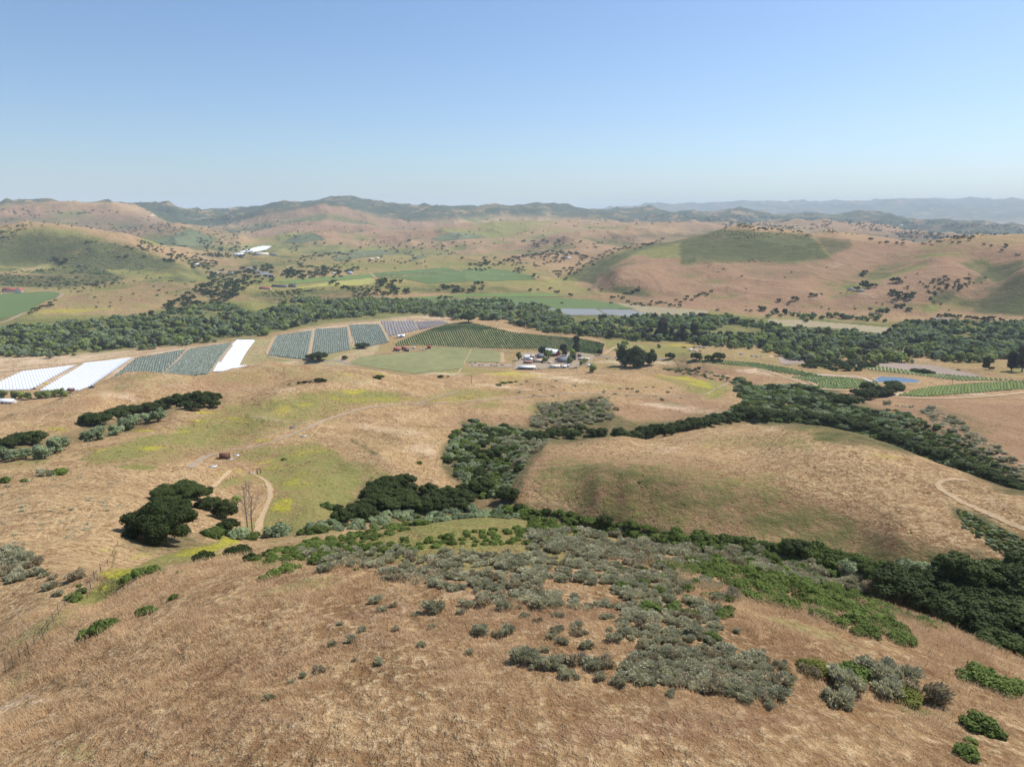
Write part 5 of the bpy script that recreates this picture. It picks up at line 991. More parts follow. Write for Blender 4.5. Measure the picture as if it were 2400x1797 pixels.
SH = [('field', [(-30,696),(20,688),(110,684),(142,688),(130,698),(108,704),(66,730),(-30,756)], VINE, 'green field below the red-roofed ranch at left', (1800,3600)),
 ('field', [(645,662),(730,652),(870,643),(875,652),(780,658),(690,666)], VINE2, 'bright green strip above the mustard field', (2200,4200)), ('field', [(695,676),(780,661),(872,652),(888,662),(860,668),(760,672)], YEL, 'yellow mustard field on the middle terrace', (2200,4200)),
 ('field', [(875,641),(1050,627),(1066,634),(1000,641),(880,649)], VINE, 'narrow green vineyard behind the terrace lane', (2200,4600)), ('field', [(885,652),(1000,643),(1072,635),(1110,630),(1152,630),(1205,637),(1250,648),(1256,655),(1100,660),(1002,665),(985,660),(940,654)], VINE, 'large green vineyard on the middle terrace', (2200,4600)),
 ('field', [(862,706),(958,700),(985,703),(966,716),(870,713)], VINE, 'green vineyard left of the cross lane by the river', (1900,3300)), ('field', [(992,703),(1200,697),(1320,700),(1372,702),(1440,712),(1492,724),(1300,723),(1000,718)], VINE, 'long green vineyard by the river', (1900,3300)),
 ('field', [(965,698),(1100,689),(1280,687),(1322,696),(1100,696),(990,701)], VINE2, 'light green field under the oak bank', (1900,3300)), ('field', [(1283,723),(1343,724),(1396,725),(1418,738),(1330,739)], PLASTIC, 'grey mulched field by the river woods', (1800,3300)), ('field', [(1402,725),(1482,727),(1536,742),(1542,749),(1440,739),(1424,738)], PLASTIC, 'second grey mulched field right of the lane', (1800,3300)),
 ('field', [(1445,711),(1500,717),(1660,729),(1652,746),(1560,751),(1500,731)], STRAW, 'pale straw field under the brown hills', (1700,3300)), ('field', [(1800,749),(1881,751),(2085,769),(2072,782),(1935,768),(1800,764)], STRAW, 'straw-coloured field behind the riverside woods', (1300,3000)),
 ('field', [(1822,834),(1902,840),(1898,851),(1830,854)], PLOUGH, 'small ploughed field before the woods', (900,2200)), ('field', [(2064,850),(2180,856),(2240,868),(2300,881),(2285,884),(2150,874),(2060,860)], PLOUGH, 'long ploughed field above the pond', (900,2200)),
 ('field', [(821,850),(844,837),(930,829),(1007,822),(1015,814),(1060,815),(1104,817),(1150,821),(1175,826),(1176,849),(1088,848),(1085,863),(972,876),(898,864),(844,857)], MEADOW, 'mown green ring field beside the farm', (900,1900)),
 ('farmyard', [(1204,866),(1214,829),(1250,826),(1300,829),(1350,825),(1396,833),(1384,850),(1352,862),(1280,863),(1240,867)], GREYDIRT, 'grey gravel farmyard', (900,1900)), ('parking_strip', [(1097,851),(1200,854),(1204,861),(1100,859)], GREYDIRT, 'gravel strip where cars park beside the ring field', (900,1900)),
 ('lawn', [(1362,838),(1366,834),(1374,832),(1382,835),(1383,839),(1372,841)], LAWN, 'small bright lawn at the farm', (900,1900)),
 ('field', [(1610,846),(1650,844),(1700,846),(1776,851),(1849,863),(1942,885),(1903,884),(1813,870),(1758,859),(1650,849)], SOILG, 'floor of the green terrace vineyard', (700,1800)), ('field', [(1853,884),(1900,882),(1990,886),(2058,898),(2060,907),(1960,912),(1920,908),(1912,897)], SOILG, 'floor of the vineyard before the pond', (600,1500)),
 ('field', [(1975,855),(2050,858),(2180,875),(2300,885),(2380,891),(2250,892),(2150,879),(2040,866)], SOILG, 'floor of the narrow vineyard behind the pond', (800,1800)), ('field', [(2105,926),(2150,913),(2195,905),(2300,898),(2460,889),(2460,906),(2280,921),(2160,929)], SOILG, 'floor of the light green vineyard', (600,1500)),
 ('field', [(927,811),(930,804),(1007,773),(1050,760),(1085,756),(1120,760),(1200,780),(1363,795),(1417,806),(1409,828),(1390,830),(1281,818),(1200,817),(1115,815),(980,808)], SOILG, 'grassy floor of the vineyard knoll', (1150,2100)),
 ('field', [(562,591),(608,578),(637,577),(622,586),(592,591)], simple('white_row_cover', (.78,.80,.82), .5), 'distant field under white covers', (3500,8000)), ('field', [(601,639),(626,639),(645,647),(640,650),(628,650)], PLASTIC, 'distant grey yard by the valley town', (2500,5000)),
 ('field', [(778,608),(830,593),(890,586),(922,597),(850,603),(790,613)], VINEF, 'distant narrow green field under the tan hills', (3000,7000)), ('field', [(958,611),(985,598),(1002,600),(970,612)], VINEF, 'small distant green field', (3000,7000)),
 ('field', [(1010,560),(1060,545),(1120,552),(1140,556),(1090,560),(1040,564)], VINEF, 'distant vineyard on the mid slope', (4000,9000)), ('field', [(365,566),(448,536),(508,562),(478,577),(400,577)], VINEF, 'triangular vineyard on the distant left hill', (4000,8000)), ('field', [(660,570),(700,552),(740,548),(762,562),(700,570)], VINEF, 'distant vineyard on the round green hill', (4000,8000)),
 ('field', [(320,840),(436,819),(371,886),(238,906)], NETG, 'floor of the leftmost netted crop block', (800,1800)), ('field', [(445,818),(544,803),(484,878),(434,886),(378,884)], NETG, 'floor of the crop block beside the white strip of tunnels', (800,1800)),
 ('field', [(649,787),(732,775),(719,843),(628,833)], NETG, 'floor of the square crop block', (900,2100)), ('field', [(738,772),(814,768),(821,819),(771,829),(730,841)], NETG, 'floor of the second crop block', (900,2100)), ('field', [(818,762),(889,760),(910,802),(836,818)], NETG, 'floor of the third crop block', (900,2100)),
 ('field', [(893,754),(970,752),(981,773),(912,788)], crop_mat('young_crop_floor', (.17,.15,.14), (.26,.235,.21), None, .3), 'floor of the purple-tan crop block', (900,2300)), ('field', [(974,754),(1034,752),(1050,757),(985,773)], crop_mat('young_crop_floor', (.20,.17,.16), (.29,.25,.23), None, .3), 'floor of the small far crop block', (900,2300))]
for nm, poly, mt, lb, dr in SH: sheet(nm, poly, mt, dr, 1., lb)
TR = [('dirt_road', [(445,1096),(481,1069),(510,1062)], 5, GREYDIRT, 'dusty track end by the rusty tank'), ('dirt_road', [(542,1055),(600,1047),(651,1031),(705,1010),(759,986),(803,971),(844,958),(885,952),(980,947),(1088,941),(1200,933),(1308,923),(1390,921),(1471,925),(1580,927),(1656,925),(1679,911),(1709,897)], 3.6, GREYDIRT, 'grey dirt road winding along the ridge'),
 ('dirt_road', [(975,947),(1040,926),(1078,917)], 3, GREYDIRT, 'short dirt track branching off the ridge road'), ('trail', [(1200,894),(1300,882),(1400,873),(1460,872)], 2.5, DIRT, 'faint trail on the crest before the farm'),
 ('trail', [(566,1105),(592,1110),(616,1121),(632,1135),(635,1159),(629,1178),(614,1210),(604,1240),(603,1262)], 2.6, DIRT, 'pale track curving down past the bare trees'), ('trail', [(540,1102),(526,1114),(516,1127),(494,1144),(484,1156)], 2., DIRT, 'pale track behind the huge oak'),
 ('trail', [(88,992),(96,980),(110,971),(135,964)], 2.6, DIRT, 'pale curved track on the brown hill at left'), ('trail', [(-10,1213),(30,1207),(60,1201),(88,1199)], 1.2, DIRT, 'sandy path at the left edge'),
 ('trail', [(2270,1126),(2235,1122),(2205,1126),(2194,1134),(2208,1150),(2251,1174),(2323,1207),(2400,1239),(2480,1270)], 2.8, DIRT, 'pale trail hooking round the shoulder of the big hill'),
 ('dirt_road', [(1760,858),(1800,871),(1840,884),(1872,894),(1895,903),(1925,911),(2010,916)], 6, DIRT, 'pale dirt road along the terrace edge'), ('dirt_road', [(1845,880),(1880,893),(1905,896),(1916,905)], 5, DIRT, 'dirt loop beside the terrace road'), ('gravel_road', [(1903,877),(1960,881),(2010,883),(2030,887),(2042,895)], 5, crop_mat('white_gravel', (.50,.46,.42), (.62,.58,.53)), 'white gravel road to the pond'),
 ('dirt_road', [(2105,931),(2200,934),(2300,930),(2420,918)], 7, DIRT, 'bare dirt headland below the light green vineyard'), ('farm_road', [(1352,827),(1395,833),(1440,840),(1490,843),(1560,842)], 6, TAR, 'grey farm road leading right from the barn'), ('farm_road', [(1415,831),(1428,822),(1440,813),(1465,806),(1500,806)], 8, DIRT, 'pale farm track bending toward the river'), ('dirt_road', [(1405,820),(1422,810),(1412,802)], 7, DIRT, 'track round the end of the vineyard knoll'),
 ('farm_road', [(820,853),(838,842),(860,834),(900,829),(945,824),(1005,821)], 4, GREYDIRT, 'gravel road round the upper left of the ring field'), ('farm_road', [(712,853),(750,848),(790,843),(815,852)], 4.5, TAR, 'grey lane from the netted fields to the ring field'), ('farm_road', [(820,853),(850,862),(900,869),(960,880),(990,882)], 3.5, DIRT, 'tan edge road under the ring field'), ('farm_road', [(1010,813),(1060,812),(1104,815),(1150,819),(1200,826)], 4, GREYDIRT, 'gravel road along the top of the ring field'),
 ('dirt_road', [(836,855),(900,851),(1000,843),(1090,845)], 2.5, DIRT, 'mown tan line across the ring field'), ('dirt_road', [(1104,818),(1100,832),(1088,848),(1084,862),(1070,878)], 4, DIRT, 'two-rut track across the ring field'), ('dirt_road', [(1176,826),(1178,850)], 9, DIRT, 'bare tan strip at the right end of the ring field'),
 ('dirt_road', [(441,819),(374,886)], 8, DIRT, 'tan lane between the first two netted blocks'), ('dirt_road', [(548,801),(520,838),(488,874)], 8, DIRT, 'tan lane beside the white strip'), ('dirt_road', [(735,773),(724,845)], 8, DIRT, 'tan lane between the square block and the next'), ('dirt_road', [(816,765),(828,822)], 7, DIRT, 'tan lane between the second and third crop blocks'), ('dirt_road', [(890,757),(912,802)], 7, DIRT, 'tan lane between the third and purple-tan blocks'), ('dirt_road', [(642,792),(622,832),(660,842),(715,846)], 7, DIRT, 'tan lane round the square block'),
 ('dirt_road', [(0,872),(100,862),(240,842),(420,815),(560,793),(660,780),(760,765),(860,752),(960,747),(1060,750)], 9, DIRT, 'tan road along the river side of the fields'), ('road', [(-20,762),(15,754),(40,742),(62,730)], 9, GREYDIRT, 'pale road along the green field at left'), ('road', [(132,702),(150,692),(150,688),(138,684),(118,683)], 9, GREYDIRT, 'pale road bend above the green field'), ('road', [(-20,764),(120,765),(240,757),(360,738)], 5, DIRT, 'straight road before the riverside woods'),
 ('road', [(582,626),(612,638),(634,648)], 9, TAR, 'valley highway by the town'), ('road', [(865,640),(880,650)], 10, DIRT, 'pale lane by the terrace houses'), ('road', [(1080,634),(1105,643)], 9, DIRT, 'pale lane in the large vineyard'), ('road', [(988,703),(975,715)], 8, DIRT, 'pale lane between the river vineyards'), ('road', [(1358,701),(1400,707),(1430,712),(1500,724),(1530,738),(1552,748)], 7, DIRT, 'pale road round the river vineyard'), ('road', [(1395,725),(1418,739)], 6, DIRT, 'pale lane between grey fields'),
 ('road', [(2088,705),(2095,715),(2108,726)], 5, GREYDIRT, 'lane up to the slope ranch house'), ('road', [(2190,745),(2250,751),(2320,760),(2420,768)], 7, TAR, 'valley highway at the right'), ('trail', [(582,700),(590,692),(585,704),(610,706),(650,708)], 5, DIRT, 'pale track above the white cliff'), ('dirt_road', [(1800,836),(1806,846),(1812,833)], 8, DIRT, 'forked tan track by the ploughed field'), ('dirt_road', [(1840,855),(1880,857),(1915,861)], 4, GREYDIRT, 'lane along the foot of the ploughed field')]
for nm, pts, w_, mt, lb in TR: track(nm, pts, w_, mt, lb, dr=(1500. if pts[0][1] < 770 else (900. if pts[0][1] < 860 and pts[0][0] < 1600 else 100.)))
# ---------- rows: vines, hoop tunnels, netted crops ----------
def row_lines(poly, a, b, spacing, dr):
    """parallel lines across a surveyed block, heading from a to b"""
    q = densify(poly + [poly[0]], 8); x, y, z, d, ok = hit([p[0] for p in q], [p[1] for p in q], dmin=dr[0], dmax=dr[1]); W = np.stack([x, y], 1)[ok]
    ha = at(*a, dmin=dr[0]); hb = at(*b, dmin=dr[0]); u = unit(np.array([hb[0]-ha[0], hb[1]-ha[1]])); n = np.array([-u[1], u[0]])
    S = W @ n; T = W @ u; out = []
    k = np.arange(S.min() + spacing * .6, S.max() - spacing * .2, spacing)
    for s in k:
        ts = []
        for i in range(len(W)):
            j = (i + 1) % len(W)
            if (S[i] - s) * (S[j] - s) < 0: f = (s - S[i]) / (S[j] - S[i]); ts.append(T[i] + f * (T[j] - T[i]))
        ts.sort()
        for t0, t1 in zip(ts[::2], ts[1::2]):
            if t1 - t0 > spacing: out.append((u * t0 + n * s, u * t1 + n * s))
    return out
def row_object(name, A, B, prof, mat, label, cat, group, step=12., bump_=0., seed=0, lift=0.):
    L = np.linalg.norm(B - A); n = max(2, int(L / step) + 1); t = np.linspace(0, 1, n)[:,None]; P = A + (B - A) * t; u = (B - A) / L; nn = np.array([-u[1], u[0]])
    rng = np.random.default_rng(seed); pr = np.array(prof); z = ground_z(P[:,0], P[:,1]); j = 1 + bump_ * rng.normal(size=(n, 1))
    m = len(pr); V = np.empty((n, m, 3)); off = pr[:,0][None,:] * (1 + bump_ * rng.normal(size=(n, m)))
    V[...,0] = P[:,0][:,None] + nn[0] * off; V[...,1] = P[:,1][:,None] + nn[1] * off; V[...,2] = z[:,None] + lift + pr[:,1][None,:] * (1 + bump_ * rng.normal(size=(n, m)))
    o = np.array([P[0,0], P[0,1], z[0]]); V -= o
    idx = np.arange(n * m).reshape(n, m); q = np.stack([idx[:-1,:-1], idx[1:,:-1], idx[1:,1:], idx[:-1,1:]], -1).reshape(-1, 4)
    ends = []
    for e, rev in ((0, False), (n - 1, True)):
        for i in range(1, m - 1): ends.append((idx[e,0], idx[e,i], idx[e,i+1]) if rev else (idx[e,0], idx[e,i+1], idx[e,i]))
    me = np_mesh(name, V.reshape(-1, 3), [q, np.array(ends)]); return link(name, me, mat, loc=tuple(o), label=label, cat=cat, group=group)
HEDGE = lambda w, h: [(-w/2,0),(-w/2*1.1,h*.6),(-w/4,h),(w/4,h*.97),(w/2*1.1,h*.6),(w/2,0)]
HOOP = lambda w, h: [(-w/2,0),(-w/2,h*.35),(-w*.38,h*.78),(-w*.15,h*.98),(w*.15,h*.98),(w*.38,h*.78),(w/2,h*.35),(w/2,0)]
VM = leaf_mat('vine_leaves', (.065,.10,.03), (.13,.18,.055), None, .5, .25); VL2 = leaf_mat('mid_vine_leaves', (.085,.135,.035), (.16,.22,.06), None, .5, .2); VL = leaf_mat('young_vine_leaves', (.10,.15,.035), (.20,.25,.06), None, .5, .2)
POLY = NT('white_tunnel_plastic'); n_ = POLY.noise(.5, 3); POLY.col(POLY.mix(POLY.ramp(n_, .3, .7), (.66,.68,.72), (.82,.83,.85))); POLY.b.inputs['Roughness'].default_value = .35; POLY.b.inputs['Specular IOR Level'].default_value = .4; POLY = POLY.m
NET = NT('netted_crop_leaves'); n_ = NET.noise(.42, 2, .4); n2_ = NET.noise(.11, 4, .6); NET.col(NET.mix(NET.ramp(n_, .56, .66, 0, .8), NET.mix(NET.ramp(n2_, .3, .7), (.075,.10,.065), (.14,.165,.12)), (.50,.52,.50))); NET = NET.m
NET2 = NT('young_crop_rows'); n_ = NET2.noise(.35, 2, .4); NET2.col(NET2.mix(NET2.ramp(n_, .5, .6), (.15,.13,.11), (.36,.34,.36))); NET2 = NET2.m
BLK = [
 ('vine_row', [(927,811),(930,804),(1007,773),(1050,760),(1085,756),(1120,760),(1200,780),(1363,795),(1417,806),(1409,828),(1390,830),(1281,818),(1200,817),(1115,815),(980,808)], (1000,808), (985,778), 4.6, (1150,2100), HEDGE(1.9,1.9), VM, 'dark green vine row on the vineyard knoll behind the farm', 'vine row', 'vine rows on the knoll', 9., .22),
 ('vine_row', [(1610,846),(1650,844),(1700,846),(1776,851),(1849,863),(1942,885),(1903,884),(1813,870),(1758,859),(1650,849)], (1760,859), (1745,849), 3.6, (700,1800), HEDGE(2.4,.8), VL2, 'vine row in the long terrace vineyard by the dirt road', 'vine row', 'vine rows on the long terrace', 6., .22),
 ('vine_row', [(1853,884),(1900,882),(1990,886),(2058,898),(2060,907),(1960,912),(1920,908),(1912,897)], (1960,912), (1940,885), 3.2, (600,1500), HEDGE(2.2,.8), VL2, 'vine row in the green vineyard before the pond', 'vine row', 'vine rows before the pond', 6., .22),
 ('vine_row', [(1975,855),(2050,858),(2180,875),(2300,885),(2380,891),(2250,892),(2150,879),(2040,866)], (2150,879), (2142,872), 4.6, (800,1800), HEDGE(2.6,.8), VL2, 'vine row in the narrow vineyard behind the pond', 'vine row', 'vine rows behind the pond', 6., .2),
 ('vine_row', [(2105,926),(2150,913),(2195,905),(2300,898),(2460,889),(2460,906),(2280,921),(2160,929)], (2260,922), (2262,901), 3.3, (600,1500), HEDGE(2.6,.7), VL, 'light green vine row in the bright vineyard at right', 'vine row', 'vine rows of the bright vineyard', 5., .22),
 ('hoop_tunnel', [(-60,918),(-60,906),(0,895),(52,871),(179,856),(78,911),(70,914)], (45,912), (38,880), 4.2, (900,1800), HOOP(4.18,1.0), POLY, 'long white plastic hoop tunnel in the leftmost block', 'hoop tunnel', 'white tunnels of the leftmost block', 14., 0),
 ('hoop_tunnel', [(92,916),(186,860),(198,851),(240,847),(311,839),(204,912),(196,916)], (150,914), (132,885), 4.2, (900,1800), HOOP(4.18,1.0), POLY, 'long white plastic hoop tunnel in the block right of the gap', 'hoop tunnel', 'white tunnels right of the gap', 14., 0),
 ('hoop_tunnel', [(554,797),(596,797),(561,857),(585,857),(538,870),(497,872)], (506,870), (560,797), 4.4, (900,2000), HOOP(4.38,1.0), POLY, 'white plastic hoop tunnel in the separate slanting strip', 'hoop tunnel', 'white tunnels of the slanting strip', 14., 0),
 ('crop_row', [(320,840),(436,819),(371,886),(238,906)], (378,880), (432,822), 4.0, (800,1800), HEDGE(3.0,1.1), NET, 'netted crop row in the leftmost dark block', 'crop row', 'crop rows of the leftmost dark block', 8., .2),
 ('crop_row', [(445,818),(544,803),(484,878),(434,886),(378,884)], (488,872), (541,806), 4.0, (800,1800), HEDGE(3.0,1.1), NET, 'netted crop row in the dark block beside the white strip', 'crop row', 'crop rows beside the white strip', 8., .2),
 ('crop_row', [(649,787),(732,775),(719,843),(628,833)], (719,840), (731,777), 4.2, (900,2100), HEDGE(3.1,1.1), NET, 'netted crop row in the square block', 'crop row', 'crop rows of the square block', 8., .2),
 ('crop_row', [(738,772),(814,768),(821,819),(771,829),(730,841)], (819,816), (813,770), 4.2, (900,2100), HEDGE(3.1,1.1), NET, 'netted crop row in the block right of the square one', 'crop row', 'crop rows of the second block', 8., .2),
 ('crop_row', [(818,762),(889,760),(910,802),(836,818)], (908,800), (888,762), 4.2, (900,2100), HEDGE(3.1,1.1), NET, 'netted crop row in the block above the small oak', 'crop row', 'crop rows of the third block', 8., .2),
 ('crop_row', [(893,754),(970,752),(981,773),(912,788)], (980,771), (969,753), 7., (900,2300), HEDGE(3.,1.1), NET2, 'pale crop row in the purple-tan block', 'crop row', 'crop rows of the purple-tan block', 8., .2),
 ('crop_row', [(974,754),(1034,752),(1050,757),(985,773)], (1048,756), (1033,752.5), 9., (900,2300), HEDGE(3.,1.1), NET2, 'pale crop row in the farthest block by the river', 'crop row', 'crop rows of the farthest block', 8., .2)]
for nm, poly, a, b, sp, dr, prof, mt, lb, cat, grp, st, bp in BLK:
    Ls = row_lines(poly, a, b, sp, dr); print('ROWS', lb, len(Ls))
    for i, (A, B) in enumerate(Ls[:110]): row_object(nm, A, B, prof, mt, lb, cat, grp, st, bp, i, lift=.3)
# ---------- pond ----------
def pond():
    q = densify([(2046,894),(2052,888),(2062,884.5),(2090,884),(2120,886),(2145,889),(2158,893),(2148,896),(2110,897),(2070,897),(2046,894)], 3)[:-1]
    cx, cy, cz, _ = at(2100, 891); x, y, z, d, ok = hit([p[0] for p in q], [p[1] for p in q], dmin=600)
    W = np.stack([x, y], 1); c = W.mean(0); zt = float(np.mean(z)) + .25
    v = [(c[0], c[1], zt)] + [(a, b, zt) for a, b in W]; n = len(W)
    me = np_mesh('pond_water', np.array(v), np.array([(0, 1+i, 1+(i+1) % n) for i in range(n)]))
    k = NT('pond_water'); k.b.inputs['Base Color'].default_value = (.05,.085,.12,1); k.b.inputs['Roughness'].default_value = .12; k.b.inputs['Specular IOR Level'].default_value = .5; k.bump(k.noise(.6, 3), .25, .05)
    link('pond_water', me, k.m, label='blue farm reservoir on the terrace', kind='structure')
    rings = []
    for s, h in ((1.0, -.3), (1.02, .3), (1.05, .4), (1.14, -1.2)):
        P = c + (W - c) * s + unit(W - c) * (s - 1) * 12; zz = np.full(n, zt + h) if s < 1.2 else ground_z(P[:,0], P[:,1]) - .6; rings.append(np.stack([P[:,0], P[:,1], zz], 1))
    V = np.concatenate(rings); F = [(k_*n+i, k_*n+(i+1) % n, (k_+1)*n+(i+1) % n, (k_+1)*n+i) for k_ in range(3) for i in range(n)]
    link('pond_bank', np_mesh('pond_bank', V, np.array(F), True), DIRT, label='pale earth bank round the reservoir', kind='structure')
pond()
# ---------- buildings, vehicles and ranch things ----------
def box(x0, x1, y0, y1, z0, z1):
    v = np.array([(x, y, z) for z in (z0, z1) for x, y in ((x0,y0),(x1,y0),(x1,y1),(x0,y1))]); return v, np.array([(3,2,1,0),(4,5,6,7),(0,1,5,4),(1,2,6,5),(2,3,7,6),(3,0,4,7)])
def add(name, parts, mat, parent, smooth=False):
    v, f = join(parts); return link(name, np_mesh(name, v, f, smooth), mat, parent)
W_ = {k: simple(k, c, r) for k, c, r in [('white_wall',(.72,.71,.68),.7),('red_barn_wall',(.16,.035,.028),.8),('grey_wall',(.30,.31,.32),.8),('tan_wall',(.50,.40,.28),.8),('brown_wall',(.14,.09,.065),.8),('cream_wall',(.62,.56,.45),.8)]}
R_ = {k: simple(k, c, r) for k, c, r in [('white_metal_roof',(.80,.82,.85),.4),('grey_shingle_roof',(.17,.18,.20),.85),('tan_metal_roof',(.52,.40,.30),.6),('red_roof',(.33,.09,.07),.7),('cream_roof',(.66,.60,.52),.6),('blue_grey_roof',(.30,.36,.44),.5),('rust_roof',(.28,.14,.11),.8),('dark_roof',(.06,.065,.08),.6)]}
GLASS = simple('window_glass', (.03,.04,.05), .15, .05, 1, .6); DOORM = simple('dark_door', (.09,.07,.06), .7); TIRE = simple('black_rubber', (.02,.02,.02), .9); STEEL = simple('galvanised_steel', (.45,.46,.47), .4, .1, 2, .5, .4); WOOD = simple('weathered_wood', (.17,.13,.10), .9, .2, 4.)
def building(name, px, py, wpx, depth, h, wall, roof, yaw, label, cat='building', rise=.28, arch=False, dmin=600., open_side=False, group=None):
    x, y, z, d = at(px, py, dmin=dmin); w = wpx * d / FPX; hw, hd = w/2, depth/2; rr = rise * depth
    z = min(z, *[float(ground_z(x+a, y+b)) for a in (-hw/2, hw/2) for b in (-hd, hd)]) + .1
    o = bpy.data.objects.new(name, None); COL.objects.link(o); o.location = (x, y, z); o.rotation_euler = (0, 0, R(yaw)); tag(o, label, cat, group)
    g = np.array([(-hw,-hd,h),(-hw,hd,h),(-hw,0,h+rr),(hw,-hd,h),(hw,hd,h),(hw,0,h+rr)]); t = np.array([(0,2,1),(3,4,5)])
    bv, bf = box(-hw, hw, -hd, hd, -2.5, h)
    if open_side:
        ps = [box(-hw, hw, hd-.2, hd, -2.5, h)] + [box(-hw+i*w/6-.15, -hw+i*w/6+.15, -hd, -hd+.3, -2.5, h) for i in range(7)]; v, f = join(ps + [(g, t)]); link('wall', np_mesh('wall', v, f), wall, o)
    else: v, f = join([(bv, bf[[0,2,3,4,5]]), (g, t)]); link('wall', np_mesh('wall', v, f), wall, o)
    e = .5; s = rr / hd
    if arch:
        P = [(-hd-.1+ (2*hd+.2)*i/10, h*.5 + (h*.5+rr)*math.sin(math.pi*i/10)) for i in range(11)]
        V = [(sx, p[0], p[1]) for sx in (-hw-.2, hw+.2) for p in P]; F = [(i, i+1, 12+i, 11+i) for i in range(10)]
        link('roof', np_mesh('roof', np.array(V), np.array(F)), roof, o)
    else:
        V = []
        for dz in (.05, .28): V += [(sx, yy, h + rr - abs(yy)*s + dz) for sx in (-hw-e, hw+e) for yy in (-hd-e, 0, hd+e)]
        F = [(6,7,10,9),(7,8,11,10),(3,4,1,0),(4,5,2,1),(0,1,7,6),(1,2,8,7),(9,10,4,3),(10,11,5,4),(0,6,9,3),(5,11,8,2)]
        link('roof', np_mesh('roof', np.array(V, float), np.array(F)), roof, o)
    if not open_side:
        dw = min(3., w*.2); add('door', [box(-dw/2, dw/2, -hd-.06, -hd+.02, -.1, min(h*.8, 3.))], DOORM, o)
        nw = int(min(5, w // 5))
        for i in range(nw):
            cx = -hw + (i + .5) * w / nw
            if abs(cx) < dw/2 + 1: continue
            fr = add('window', [box(cx-.8, cx+.8, -hd-.08, -hd+.02, h*.38, h*.78)], W_['white_wall'], o); add('pane', [box(cx-.65, cx+.65, -hd-.12, -hd-.07, h*.38+.15, h*.78-.15)], GLASS, fr)
    return o
def lbl(kind, where): return f'{kind} {where}'
